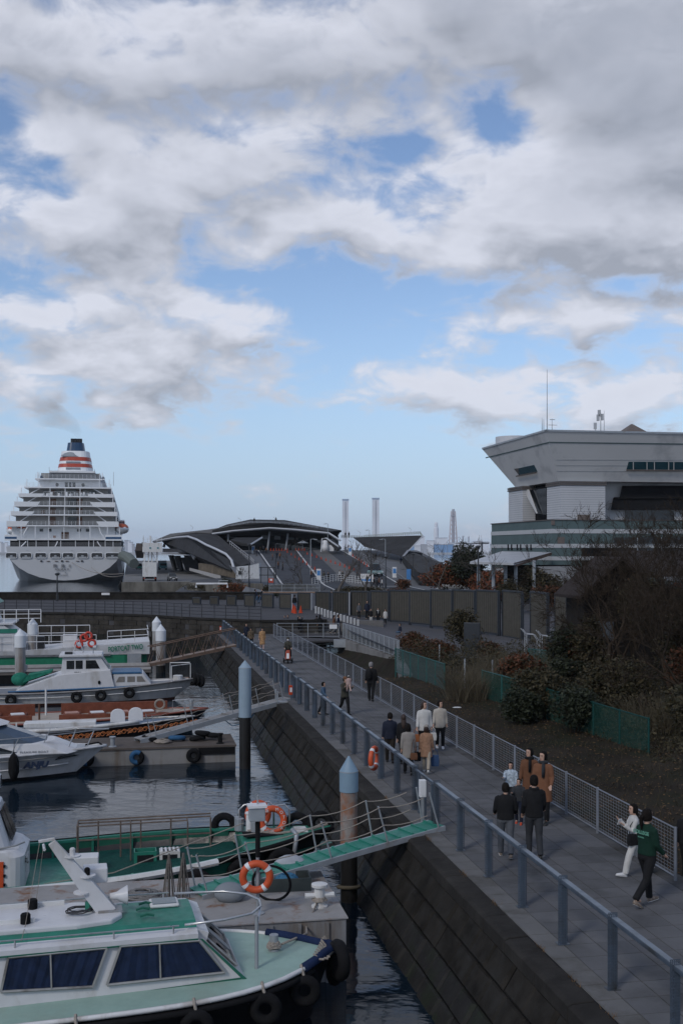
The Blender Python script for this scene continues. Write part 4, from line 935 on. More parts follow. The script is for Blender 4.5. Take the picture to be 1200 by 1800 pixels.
c0 = None; rc = random.Random(4); row_ = 0
ROWS = ['left lane row', 'middle lane row', 'right lane row', 'hall entrance row', 'parasol row']
for (L, Rr, n) in (((505, 972), (560, 1006), 9), ((540, 975), (622, 1003), 11), ((615, 975), (650, 1000), 8), ((476, 968.5), (505, 968.5), 7), ((520, 968), (535, 968), 4)):
    row_ += 1
    for k in range(n):
        t = k/(n-1); x = L[0]+(Rr[0]-L[0])*t; y = L[1]+(Rr[1]-L[1])*t
        lo, hi = 196, 302
        for _ in range(30):
            mid = (lo+hi)/2
            if HY+(CZ-ramp_z(mid))*F/mid > y: lo = mid
            else: hi = mid
        p = RP(x, lo); nm = 'small orange ramp cone, %s from the %s end of the %s' % (ORD[k], 'top' if row_ < 4 else 'left', ROWS[row_-1])
        if c0 is None: c0 = cone(p+Vector((0, 0, .05)), nm, .72, 'orange cones on the ramp')
        else: dup(c0, p+Vector((0, 0, .05)), label=nm)
lampm = mat('lamp_dark_pole', (.03, .032, .036), .5)
def lamp(px, yt, yb, Y, arm, label, m=lampm, r=.09, name='street_lamp'):
    a, b = D(px, yb, Y), D(px, yt, Y); h = b.z-a.z; r_ = thing(name, label, 'street lamp', a)
    MB().lathe([(r*1.5, 0), (r*1.5, .8), (r, .82), (r*.7, h)], 8).build('pole', m, r_)
    if arm: 
        MB().tube([(0, 0, h), (arm*.7, 0, h+.1), (arm, 0, h)], .05, 5).build('arm', m, r_); MB().box((arm, 0, h-.02), (.7, .25, .12)).build('lamp_head', m, r_)
    else: MB().lathe([(.12, h-.1), (.26, h), (.26, h+.12), (.05, h+.2)], 8).build('lamp_head', m, r_)
    return r_
lamp(652, 950, 1036, 165, 1.1, 'tall dark street lamp standing behind the plaza hedge'); lamp(484.5, 956, 1017, 195, .4, 'dark lamp post by the foot of the ramp walkway'); lamp(677.5, 980, 1035, 150, 0, 'slim dark lamp post behind the orange hedge')
lamp(438, 958, 1035, 150, 0, 'dark lamp post standing beside the white hut'); lamp(726, 975, 1012, 185, 0, 'short dark lamp post near the lower terminal deck'); lamp(840, 962, 1034, 118, 0, 'dark post among the trees by the canopy shed')
lamp(677, 948, 1015, 225, -.9, 'pale grey street lamp with a left-hand arm on the ramp', gsteel); lamp(649, 932, 965, 300, -.8, 'small pale lamp high on the terminal walkway', gsteel); lamp(576, 921, 968, 290, -.8, 'pale lamp before the right end of the terminal hall', gsteel)
lamp(546, 948, 1010, 210, .9, 'pale street lamp standing on the ramp roadway', gsteel); lamp(101, 1010, 1059, 121, 0, 'black lamp post on the breakwater below the ship')
for i_, (px, yt, yb) in enumerate(((422, 910, 918), (484, 909, 917), (338, 923, 931), (721, 927, 935), (632, 934, 941))): 
    a = D(px, yb, 310); mb = MB().tube([(0, 0, 0), (.2, 0, .7), (-.6, 0, 1.3)], .06, 4); tag(mb.build('roof_light', gsteel), 'thin leaning light pole on the terminal roof edge, %s from the left' % ('second', 'third', 'first', 'fifth', 'fourth')[i_], 'light pole', 'leaning poles on the terminal roof').location = a
glaz = mat('car_glass', (.02, .025, .03), .1)
def wheels(par, xs, ys, r, w=.22):
    for y in ys:
        for x in xs: o = MB().lathe([(r, -w/2), (r, w/2)], 14, (x, y, r), 'x').build('wheel', black, par); MB().lathe([(r*.55, -w/2-.01), (r*.55, w/2+.01)], 10, (x, y, r), 'x').build('hub', gsteel, o)
def car(p, rz, m, label, h=1.5, L=4.2, w=1.75, name='parked_car', cat='car'):
    r_ = thing(name, label, cat, p, rz); hb = w/2
    prof = [(-L/2, .35), (-L/2, .85), (-L*.42, .98), (-L*.18, 1.02), (L*.40, 1.05), (L/2, .9), (L/2, .35)]
    MB().slab([(-hb, y, z) for y, z in prof], (w, 0, 0)).build('body', m, r_, bevel=.12)
    cab = [(-L*.22, 1.0), (-L*.05, h), (L*.28, h), (L*.42, 1.03)]
    MB().loft([[(-hb*.92, y, z) if z < 1.1 else (-hb*.74, y, z) for y, z in cab], [(hb*.92, y, z) if z < 1.1 else (hb*.74, y, z) for y, z in cab]]).build('cabin', glaz, r_, bevel=.04)
    MB().bx((-hb*.72, -L*.04, h-.01), (hb*.72, L*.27, h+.04)).build('roof', m, r_)
    wheels(r_, (-hb+.1, hb-.1), (-L*.3, L*.3), .32)
    for x in (-hb*.72, hb*.72): MB().box((x, -L/2-.01, .75), (.32, .06, .16)).build('headlight', white2, r_)
    MB().box((0, -L/2-.02, .52), (.5, .04, .16)).build('number_plate', white2, r_); MB().box((0, -L/2-.01, .42), (w*.9, .05, .12)).build('bumper', black, r_)
    return r_
car(G(303, 1021, 1.86), TH+.1, mat('olive_grey_car', (.07, .068, .06), .35, coat=.4), 'dark olive car facing the camera on the pier apron', 1.65)
def truck(p, rz, mbody, mcab, label, w=2.3, hb=3.0, L=6.5, cabin=True, name='box_truck'):
    r_ = thing(name, label, 'truck', p, rz)
    y0 = -L/2
    if cabin:
        MB().slab([(-w/2, y0, .5), (-w/2, y0, 1.4), (-w/2, y0+.35, 2.25), (-w/2, y0+1.6, 2.25), (-w/2, y0+1.6, .5)], (w, 0, 0)).build('cab', mcab, r_, bevel=.05)
        MB().slab([(-w*.42, y0-.02, 1.42), (w*.42, y0-.02, 1.42), (w*.40, y0+.3, 2.15), (-w*.40, y0+.3, 2.15)], (0, .03, 0)).build('windscreen', glaz, r_)
        for x in (-w*.38, w*.38): MB().box((x, y0-.02, .8), (.3, .05, .2)).build('headlight', white2, r_)
        y0 += 1.75
    MB().bx((-w/2, y0, .95), (w/2, L/2, hb)).build('cargo_box', mbody, r_, bevel=.04)
    MB().bx((-w*.3, -L/2+.3, .55), (w*.3, L/2, .94)).build('chassis', black, r_)
    if not cabin:
        MB().bx((-w/2, -L/2-.05, .55), (w/2, -L/2+.1, .72)).build('rear_bar', black, r_)
        for x in (-w*.4, w*.4): MB().box((x, -L/2-.06, .64), (.35, .06, .14)).build('tail_light', red, r_)
        MB().bx((-.015, -L/2-.0-.02+1.75*0, 1.0), (.015, -L/2+.02, hb-.05)).build('door_seam', gsteel, r_) if False else None
    wheels(r_, (-w/2+.15, w/2-.15), (-L*.33, L*.3), .45, .3); return r_
tealp = mat('teal_truck_paint', (.06, .22, .24), .4)
truck(G(286, 1001.5, 1.86), TH+.05, mat('grey_canvas', (.25, .26, .27), .8), tealp, 'teal cabbed lorry with grey box facing the camera on the apron', 2.4, 3.0)
truck(G(313, 1003, 1.86), TH, offwhite, offwhite, 'white box lorry seen from behind under the terminal gallery', 2.7, 3.9, 7, False)
car(G(246, 1001, 1.86), TH+.8, mat('green_forklift', (.02, .22, .15), .5), 'small green cargo vehicle near the ship gangway', 2.0, 2.6, 1.5, 'cargo_tug', 'tug')
car(D(659.5, 1012, 212), TH+.1, mat('pale_teal_taxi', (.20, .30, .30), .35), 'pale green bus-like van descending the terminal ramp', 2.3, 4.4, 1.9, 'taxi_van', 'van').location = RP(659.5, 214)+Vector((0, 0, .03))
car(D(793, 1010, 168), 1.9, white2, 'white car half hidden by bare trees near the shed', 1.7).location = Vector((D(793, 1010, 165).x, 165, 2.4))
# high-lift boarding vehicle
lf = truck(G(263, 1021, 1.86), TH, offwhite, offwhite, 'white high-lift boarding truck with raised cabin and lattice legs', 2.85, 3.9, 8, False, 'lift_truck')
mb = MB()
for x in (-1.1, -.2, .5, 1.6):
    for y in (-2, 1.5): mb.bx((x-.1, y-.1, 3.9), (x+.1, y+.1, 6.1))
mb.tube([(-1.1, -2, 3.95), (-.2, -2, 6.05)], .06, 4); mb.tube([(.5, -2, 6.05), (1.6, -2, 3.95)], .06, 4)
mb.build('lift_legs', offwhite, lf); MB().bx((-1.45, -3.2, 6.1), (2.6, 3, 8.1)).build('raised_cabin', offwhite, lf, bevel=.05)
for x in (.1, 1.7): MB().lathe([(.2, 0), (.2, .06)], 12, (x, -3.26, 7.0), 'y').build('porthole', mat('teal_port', (.05, .20, .22), .3), lf)
mb = MB(); rail(mb, -1.4, 2.5, -3.1, 8.1, 1.0, .8); mb.tube([(-1.3, -3, 8.1), (-1.3, -3, 9.7)], .08, 4); mb.tube([(.2, -2, 8.1), (.2, -2, 9.6)], .2, 6); mb.build('top_railing', offwhite, lf)
MB().bx((-1.6, -2.9, 7.3), (-1.42, -2, 8.2)).build('mirror_box', black, lf)
gt = thing('ship_gangway_tube', 'dark covered boarding ramp rising from the apron to the ship', 'boarding ramp', (0, 0, 0))
MB().tube([D(216, 977, 288), D(226, 981, 284), D(236, 991, 280)], [1.3, 1.4, 1.3], 10).build('tube', mat('gangway_cover', (.13, .15, .14), .7), gt); MB().tube([D(240, 968, 300), D(252, 968, 300)], 2.0, 4).build('end_hut', mat('brownish_hut', (.06, .05, .045), .7), gt)
# white hut, apron barriers, hedges and fences at the street
hut = thing('ticket_hut', 'white tapering hut with a dark window at the ramp foot', 'hut', (0, 0, 0)); hw2 = mat('hut_white', (.42, .43, .44), .6, var=.08)
MB().slab([D(414, 1018, 195), D(456, 1017, 190), D(455, 990, 190), D(437, 994.5, 192), D(416, 996.5, 195)], (0, 5, 0)).build('wall', hw2, hut); MB().slab([D(419, 1004, 194), D(431, 1004, 193.4), D(431, 1010, 193.4), D(419, 1010, 194)], (0, -.1, 0)).build('window', glass, hut)
fw = MB()
afe = thing('apron_fence', 'weathered board fence on a low white wall beside the apron', 'fence', (0, 0, 0))
for k in range(22):
    t = k/21; p = D(349+60*t, 990+7*t, 275-33*t); q = D(349+60*t, 1003+13*t, 275-33*t); MB().slab([p, p+Vector((.85, .3, 0)), Vector((q.x+.85, q.y+.3, q.z)), q], (0, .1, 0)).build('board', mat('weathered_boards', (.22, .19, .155), .8, var=.3, sc=.6), afe)
MB().slab([D(333, 998, 290), D(388, 1012, 238), D(388, 1019, 238), D(333, 1003, 290)], (0, .5, 0)).build('low_wall', mat('low_wall_white', (.36, .35, .34), .8), afe)
bar = thing('white_pipe_barrier', 'white tubular barrier lying before the apron wall', 'barrier', D(345, 1034, 150)); MB().tube([(0, 0, .1), (0, 0, .6), (4.2, 0, .62), (4.2, 0, .1)], .14, 6).build('tube', white2, bar); MB().tube([(3, 0, .62), (3.0, 0, 1.0), (4.3, 0, 1.0)], .05, 5).build('upper_bar', gsteel, bar)
cwall = thing('street_wall', 'low stained concrete wall between the apron and the street', 'wall', (0, 0, 0)); MB().slab([D(328, 1024, 170), D(462, 1026, 150), D(462, 1042, 150), D(328, 1042, 170)], (0, 1, 0)).build('wall_face', wall_, cwall)
slope = thing('black_mound', 'black sheet-covered mound behind the screen panels', 'mound', (0, 0, 0)); MB().loft([[D(424, 1042, 145), D(470, 1042, 140), D(455, 1036, 145), D(432, 1031, 150)], [D(424, 1042, 155), D(470, 1042, 155), D(455, 1037, 155), D(432, 1032, 155)]]).build('sheet', blackp, slope)
fence('street_fence', 'pale slatted fence along the street before the ramp', [D(473, 1041, 140), D(562, 1041, 140)], 1.0, gsteel, 1.6, 1, cols=12, wire=.03)
fence('street_guard', 'pale guard rail curving round the crossing behind the hedge', [D(548, 1028, 168), D(590, 1020, 180), D(640, 1026, 165)], 1.0, offwhite, 1.5, 2, wire=.03)
pl3 = MB().tube([D(462, 1041.5, 128), D(760, 1041.5, 128)], .09, 5); tag(pl3.build('plaza_rail', mat('rusty_rail', (.22, .15, .11), .7)), 'long low rust-tinted rail just behind the screen panels', 'rail')
for (x0, y0, x1, y1, ct, lab) in ((472, 1016.5, 480.5, 1024.5, 0, 'red and white notice board at the ramp foot'),):
    p = D(x0, y1, 190); q = D(x1, y0, 190); sg = thing('notice_sign', lab, 'sign', (p.x, 190, 2.4)); MB().bx((0, 0, p.z-2.4), (q.x-p.x, .1, q.z-2.4)).build('board', red, sg)
    MB().bx((.25, -.02, p.z-2.4+.35), (.65, -.005, q.z-2.4-.1)).build('white_mark', white2, sg); MB().bx((-.1, .02, 0), (0, .08, q.z-2.4)).build('leg', gsteel, sg)
p = D(644, 1011, 200); sg = thing('blue_sign_board', 'white and blue information board beside the lane cones', 'sign', (p.x, 200, ramp_z(200))); MB().bx((-1.1, 0, .05), (1.2, .1, 1.5)).build('board', white2, sg); MB().bx((-.9, -.02, .15), (.9, -.004, .6)).build('blue_print', mat('sign_blue', (.06, .20, .45), .5), sg)
for i, (x, y, Y, c_) in enumerate(((615, 968, 280, 0), (445, 962, 285, 0), (718, 998, 205, 0), (693, 992, 210, 1), (560, 998, 205, 0))):
    p = RP(x, Y); sg = thing('information_board', 'slim upright blue or white board on the ramp, %s' % ('by the hall entrance', 'by the folded roof', 'beside the lower deck', 'low by the right walkway', 'between the traffic lanes')[i], 'sign', p); MB().bx((-.4, 0, 0), (.4, .1, 2.0)).build('board', white2 if i != 2 else mat('sign_blue', (.06, .20, .45), .5), sg); MB().bx((-.3, -.03, .8), (.3, -.002, 1.7)).build('print', mat('sign_blue', (.06, .20, .45), .5), sg)
tm_ = thing('umbrella_stand', 'grey parasol standing before the terminal hall', 'parasol', RP(532, 298)); MB().lathe([(1.6, 2.0), (.1, 2.7)], 10).build('canopy', gsteel, tm_); MB().lathe([(.05, 0), (.05, 2.2)], 6).build('pole', gsteel, tm_)
mt = thing('mascot_stand', 'plain white upright figure-like stand at the hall door', 'stand', RP(572, 296)); MB().lathe([(.9, 0), (1.0, 1.2), (.7, 2.0), (.75, 2.6), (.3, 3.2)], 12).build('stand_body', white2, mt, smooth=True); MB().bx((.9, 0, 0), (2.2, .5, 1.6)).build('plinth', white2, mt)
gt2 = thing('torii_frame', 'dark double post frame beside the white hut', 'post frame', D(458, 1030, 160)); mb = MB()
for x in (0, 1.0, 1.9): MB().bx((x, 0, -.3), (x+.12, .12, 2.7)).build('post', lampm, gt2)
for z in (1.5, 2.6): MB().bx((-.2, 0, z), (2.2, .14, z+.12)).build('beam', lampm, gt2)
# ================================================================ boats: local x runs to the bow, y away from the camera
def boat_hull(root, L, B, t0, p, z0, rise, zc=.25, rake=.6, side=white, bottom=blackp, deck=green, drop=.05, rub=black, rr=.05, stern=.85, chine=.86, n=26, gun=None, gw=.12, flare=.25, tip=.02):
    def hb(t): return max(tip, B*(stern+(1-stern)*min(1, t/.35))*(1-max(0, (t-t0)/(1-t0))**p))
    def zs(t): return z0+rise*max(0, (t-.25)/.75)**1.7
    T = [(i/n)**.8 for i in range(n+1)]
    def xx(t, z): return t*L-rake*max(0, zs(t)-z)*t**4
    for sgn, nm in ((-1, 'topside'), (1, 'topside')):
        rings = []
        for t in T:
            h, z1 = hb(t), zs(t); hc = h*chine*(1-.35*t**3); r = []
            for k in range(5):
                q = k/4; z = z1+(zc-z1)*q; y = h+(hc-h)*(q**(1-flare*t)); r.append((xx(t, z), sgn*y, z))
            rings.append(r)
        MB().loft(rings, cap=False, closed=False).build(nm, side, root, smooth=True)
    rings = []
    for t in T:
        h = hb(t)*chine*(1-.35*t**3); rings.append([(xx(t, zc), -h, zc), (xx(t, zc)-.03, -h*.93, zc-.18), (xx(t, -.5), -h*.4, -.5), (xx(t, -.5), h*.4, -.5), (xx(t, zc)-.03, h*.93, zc-.18), (xx(t, zc), h, zc)])
    MB().loft(rings, cap=False, closed=False).build('bottom', bottom, root)
    MB().add([(0, -hb(0), zs(0)), (0, -hb(0)*chine, zc), (0, -hb(0)*.4, -.5), (0, hb(0)*.4, -.5), (0, hb(0)*chine, zc), (0, hb(0), zs(0))], [(0, 1, 2, 3, 4, 5)]).build('transom', side, root)
    vs = []
    for t in T: h = max(.01, hb(t)-.03); vs += [(t*L, -h, zs(t)-drop), (t*L, 0, zs(t)-drop+.03*h), (t*L, h, zs(t)-drop)]
    MB().add(vs, [f for i in range(n) for f in ((3*i, 3*i+1, 3*i+4, 3*i+3), (3*i+1, 3*i+2, 3*i+5, 3*i+4))]).build('deck', deck, root, smooth=True)
    path = [(t*L, -hb(t)-.02, zs(t)-.02) for t in T]+[(t*L, hb(t)+.02, zs(t)-.02) for t in reversed(T)]
    MB().tube(path, rr, 6).build('rub_rail', rub, root, smooth=True)
    if gun:
        for sgn in (-1, 1):
            vs = []
            for t in T: h = hb(t); vs += [(t*L, sgn*(h+.01), zs(t)+.012), (t*L, sgn*max(0, h-gw), zs(t)+.012), (t*L, sgn*max(0, h-gw), zs(t)-.06), (t*L, sgn*(h+.01), zs(t)-.06)]
            MB().loft([vs[4*i:4*i+4] for i in range(n+1)]).build('gunwale', gun, root)
    return (lambda x: hb(max(0, min(1, x/L)))), (lambda x: zs(max(0, min(1, x/L))))
def boat(name, label, cat, bow, L, rz=TH, group=None):
    o = Vector((bow.x, bow.y, 0))-Vector((math.cos(rz), math.sin(rz), 0))*L; r = thing(name, label, cat, o, rz, group); return r
def tyre(par, loc, ax=(0, 1, 0), r=.27, w=.11, label=None, m=None): return MB().torus(loc, r, w, ax, 20, 8).build('tyre_fender', m or black, par, smooth=True)
def lash(par, a, b, m=rope, r=.018): return MB().tube([a, ((a[0]+b[0])/2, (a[1]+b[1])/2, (a[2]+b[2])/2-.05), b], r, 5).build('lashing', m, par)
def coil(c, R_, turns=5, r=.025, seed=0, h=.03):
    rr_ = random.Random(seed); pts = []
    for i in range(turns*14): a = i/14*2*math.pi; q = R_*(1-.09*(i//14))*(1+rr_.uniform(-.12, .12)); pts.append((c[0]+q*math.cos(a), c[1]+q*math.sin(a)*.9, c[2]+h*(i/14)*.6+rr_.uniform(0, .02)))
    return MB().tube(pts, r, 5)
def ring_buoy(name, label, c, rz, R_=.36, r=.085, tilt=0, bands=(0, 1, 2, 3), group=None, words=None):
    t = thing(name, label, 'lifebuoy', c, rz, group); t.rotation_euler = (tilt, 0, rz)
    MB().torus((0, 0, 0), R_-r, r, (0, 1, 0), 36, 10).build('ring', orange, t, smooth=True)
    for k in bands:
        a = k*math.pi/2+.15; MB().torus((0, 0, 0), R_-r, r*1.06, (0, 1, 0), 4, 10, a-.13, a+.13).build('band', white2, t, smooth=True)
    if words: 
        for i, ch in enumerate(words):
            a = R(150-i*(300/max(1, len(words)))); text(ch, .11, white2, t, ((R_-r)*math.cos(a), -r-.004, (R_-r)*math.sin(a)-.035), (R(90), 0, 0), 'letter', depth=.003)
    return t
# ---------------------------------------------------------------- near cabin boat, white and green
HA = .248
bA = boat('cabin_boat', 'white cabin boat with green roof stripes and pale green foredeck, nearest boat', 'boat', Vector((-.20, 20.75, 0)), 12, HA)
hbA, zsA = boat_hull(bA, 12, 1.82, .50, 5.0, 1.10, .15, side=blackp, deck=pgreen, drop=.02, rub=offwhite, rr=.045, rake=.35, tip=.14)
def LA(p): return local(bA, p)
MB().tube([(x, -hbA(x)-.05, zsA(x)-.14) for x in [i*.5 for i in range(24)]], .06, 6).build('rubber_strake', black, bA, smooth=True)
cw_ = [(1.0, 1.09), (6.2, 1.07), (10.25, 1.0)]      # cabin plan: x, half width at the deck
def cwid(x):
    for (a, b), (c, d) in zip(cw_, cw_[1:]):
        if x <= c: return b+(d-b)*max(0, (x-a)/(c-a))
    return cw_[-1][1]
ZR = 2.06
def wallring(x, sgn): w = cwid(x); return [(x, sgn*w, zsA(x)-.04), (x-(.85 if x > 10 else 0)*1, sgn*(w-.06), ZR)]
for sgn in (-1, 1):
    xs = [1.0, 4, 6.2, 7.3, 8.5, 9.4, 10.25]
    outer = [wallring(x, sgn) for x in xs]
    vs = []; 
    for a, b in outer: vs += [a, b]
    MB().add(vs, [(2*i, 2*i+2, 2*i+3, 2*i+1) for i in range(len(xs)-1)]).build('cabin_side', white, bA)
# roof: green base, white edge, raised white centre
def rw_(x): return cwid(x if x < 9.3 else 9.3+.6*(x-9.3))-.05
xs = [.9, 3, 5, 6.2, 7.3, 8.4, 9.1, 9.42]
MB().loft([[(x, -rw_(x)+.07, ZR), (x, -rw_(x)*.62, ZR+.10), (x, 0, ZR+.13), (x, rw_(x)*.62, ZR+.10), (x, rw_(x)-.07, ZR), (x, 0, ZR-.05)] for x in xs]).build('roof', green, bA)
for sgn in (-1, 1):
    MB().loft([[(x, sgn*(rw_(x)+.05), ZR-.10), (x, sgn*(rw_(x)+.05), ZR-.01), (x, sgn*(rw_(x)-.16), ZR+.035), (x, sgn*(rw_(x)-.16), ZR-.08)] for x in xs]).build('roof_edge', white, bA)
    MB().loft([[(x, sgn*(rw_(x)+.062), ZR-.115), (x, sgn*(rw_(x)+.062), ZR-.09), (x, sgn*(rw_(x)+.03), ZR-.09), (x, sgn*(rw_(x)+.03), ZR-.115)] for x in xs]).build('edge_stripe', dgreen, bA)
    MB().tube([(x, sgn*(rw_(x)-.02), ZR+.13) for x in xs[1:-1]], .014, 5).build('grab_rail', steel, bA)
    for x in (3, 4.8, 6.4, 8.0, 9.0): MB().tube([(x, sgn*(rw_(x)-.02), ZR), (x, sgn*(rw_(x)-.02), ZR+.13)], .016, 5).build('rail_stud', steel, bA)
MB().loft([[(9.36, -.86, ZR-.1), (9.40, -.86, ZR+.02), (9.40, .86, ZR+.02), (9.36, .86, ZR-.1)], [(9.58, -.86, ZR-.2), (9.62, -.86, ZR-.06), (9.62, .86, ZR-.06), (9.58, .86, ZR-.2)]]).build('brow', white, bA)
pl_ = [(.9, -.66), (7.4, -.62), (8.0, -.50), (8.18, -.25), (8.18, .25), (8.0, .50), (7.4, .62), (.9, .66)]
MB().prism(pl_, ZR+.08, ZR+.19).build('roof_centre', white, bA, bevel=.03)
# side windows drawn on the wall they sit in
def awall(sgn=-1): 
    a, b, c = Vector((10.25, sgn*1.0, zsA(10.25)-.04)), Vector((6.2, sgn*1.07, zsA(6.2)-.04)), Vector((6.2, sgn*1.01, ZR)); n = (b-a).cross(c-a).normalized(); return a, (n if n.y < 0 else -n)
MA = Matrix.Translation(bA.location) @ Matrix.Rotation(HA, 4, 'Z')
pa, na = awall(); PA, NA = MA @ pa, MA.to_3x3() @ na
def onA(px, off): return [LA(hit(x, y, PA, NA, off)) for x, y in px]
curt = mat('navy_curtain', (.016, .030, .078), .85, var=.3, sc=6); framem = mat('window_alloy', (.33, .325, .31), .45, metal=.4, var=.15, dirt=(.1, .085, .07), damt=.4)
tint = bpy.data.materials.new('tinted_pane'); tint.use_nodes = True; _t = tint.node_tree; _p = _t.nodes['Principled BSDF']; _p.inputs['Base Color'].default_value = (.02, .025, .03, 1); _p.inputs['Roughness'].default_value = .05; _p.inputs['Alpha'].default_value = .14
def cabwin(px, div):
    c = sum((Vector((x, y)) for x, y in px), Vector((0, 0)))/4
    o = MB().slab(onA(px, .012), na*-.03).build('window', dark, bA)
    cur = MB(); p = onA(px, .02); n = 26
    for k in range(n):
        t0, t1 = (k+.0)/n, (k+1.0)/n; z_ = .016*math.sin(k*1.9)+.016
        q = [p[0].lerp(p[3], t0), p[1].lerp(p[2], t0), p[1].lerp(p[2], t1), p[0].lerp(p[3], t1)]
        z2 = .016*math.sin((k+1)*1.9)+.016
        cur.add([q[0]+na*z_, q[1]+na*z_, q[2]+na*z2, q[3]+na*z2], [(0, 1, 2, 3)])
    cur.build('curtain', curt, o, smooth=True, fix=False)
    MB().slab(onA(px, .055), na*.004).build('pane', tint, o)
    mb = MB(); q = onA(px, .05)
    for a, b in zip(q, q[1:]+q[:1]): mb.tube([a, b], .026, 4)
    a, b = onA([(div[0], div[1]), (div[0]+2, div[2])], .06); mb.tube([a, b], .018, 4); mb.build('window_frame', framem, o)
cabwin([(2, 1742), (15, 1682), (188, 1665), (163, 1733)], (89, 1674, 1737)); cabwin([(188, 1730), (212, 1662), (350, 1652), (395, 1708)], (280, 1657, 1720))
MB().slab(onA([(-60, 1785), (-60, 1793), (425, 1724), (424, 1718)], .02), na*-.02).build('side_stripe', dgreen, bA)
MB().slab([(10.28, -1.012, zsA(10)-.02), (9.5, -.965, ZR-.12), (9.46, -.965, ZR-.12), (10.2, -1.014, zsA(10)-.02)], (0, -.012, 0)).build('corner_stripe', dgreen, bA)
# windscreen
f0, f1 = 10.27, 9.44; zb = zsA(10.3)-.04; zt = ZR-.08
MB().slab([(f0, -1.0, zb), (f0, 1.0, zb), (f1, .94, zt), (f1, -.94, zt)], (-.06, 0, 0)).build('windscreen_wall', white, bA, bevel=.01)
for y0, y1 in ((-.82, -.06), (.06, .82)):
    def wp(y, t): return (f0+(f1-f0)*t+.012, y, zb+(zt-zb)*t+.012)
    o = MB().slab([wp(y0, .22), wp(y1, .22), wp(y1*.95, .86), wp(y0*.95, .86)], (.012, 0, .012)).build('windscreen_pane', glass, bA)
    mb = MB(); q = [Vector(wp(y0, .22)), Vector(wp(y1, .22)), Vector(wp(y1*.95, .86)), Vector(wp(y0*.95, .86))]
    for a, b in zip(q, q[1:]+q[:1]): mb.tube([a+Vector((.015, 0, .015)), b+Vector((.015, 0, .015))], .022, 4)
    mb.build('pane_frame', framem, o); MB().tube([wp((y0+y1)/2, .24), (wp(y0*.6+y1*.4, .6)[0]+.02, y0*.6+y1*.4, wp(0, .6)[2]+.02)], .01, 4).build('wiper', black, o)
# mast leaning aft with lamps and horn
m0, m1 = Vector((7.95, 0, ZR+.15)), Vector((6.98, 0, 3.52))
def mp(t, dy=0, dx=0, dz=0): q = m0.lerp(m1, t); return Vector((q.x+dx, q.y+dy, q.z+dz))
MB().loft([[mp(t)+Vector((sx_*w, sy_*w*.8, sx_*w*.7)) for sx_, sy_ in ((-1, -1), (1, -1), (1, 1), (-1, 1))] for t, w in ((0, .13), (.5, .10), (1, .055))]).build('mast', white, bA, bevel=.01)
MB().box((7.98, 0, ZR+.2), (.42, .32, .05)).build('mast_foot', gsteel, bA)
for t, dx in ((.30, -.16), (.52, .14), (.80, .16)):
    q = mp(t, 0, dx); o = MB().lathe([(.15, -.012), (.15, .012)], 14, q).build('lamp_bracket', white, bA); MB().lathe([(.05, .012), (.05, .12), (.03, .14)], 10, q).build('lamp', black if t == .52 else white, o)
MB().tube([mp(1, 0, -.22, .02), mp(1, 0, .05, .05)], .03, 5).build('mast_head', white, bA); MB().tube([mp(1, .22, -.14, -.10), mp(1, -.18, -.12, -.08)], .028, 5).build('mast_arm', white, bA)
MB().box(mp(.58, .35, .35, -.15), (.42, .36, .26)).build('radar_box', white, bA, bevel=.02)
MB().lathe([(.05, 0), (.07, .12), (.17, .30), (.17, .31)], 14, (7.98, .05, ZR+.42), 'x').build('horn', white, bA, smooth=True)
MB().tube([mp(1, 0, -.2, .02), (6.55, -.50, ZR+.2)], .006, 4).build('stay', rope, bA); MB().tube([mp(1, .2, -.14, -.1), (6.7, .55, ZR+.2)], .006, 4).build('stay', rope, bA); MB().tube([(6.55, -.50, ZR+.2), (6.5, -.98, ZR+.1)], .006, 4).build('stay', rope, bA)
coil((7.45, -.05, ZR+.22), .22, 3, .012, 2).build('cable_coil', drope, bA); MB().lathe([(.07, 0), (.07, .16)], 8, (7.62, .05, ZR+.2)).build('rope_spool', green, bA)
for x, y in ((6.65, .42), (6.55, -.36)): MB().lathe([(.085, 0), (.085, .17), (.07, .19)], 12, (x, y, ZR+.17)).build('vent_cap', black, bA)
MB().bx((5.0, -.1, ZR+.19), (5.95, .60, ZR+.27)).build('green_hatch', green, bA, bevel=.02); MB().bx((5.4, -.35, ZR+.18), (6.7, -.30, ZR+.26)).build('skid_rail', offwhite, bA); MB().bx((5.9, .5, ZR+.18), (7.2, .56, ZR+.26)).build('skid_rail', offwhite, bA)
sk = MB().box((8.95, .28, ZR+.16), (.52, .44, .06)).build('skylight', offwhite, bA, bevel=.03); MB().box((8.95, .28, ZR+.195), (.42, .34, .015)).build('skylight_pane', mat('skylight_glass', (.10, .14, .16), .1), sk)
for x, y in ((8.55, -.05), (8.62, .25), (8.6, -.42)): MB().tube([(x-.12, y, ZR+.17), (x, y, ZR+.20), (x+.12, y, ZR+.17)], .025, 5).build('cleat', dgreen if y else steel, bA)
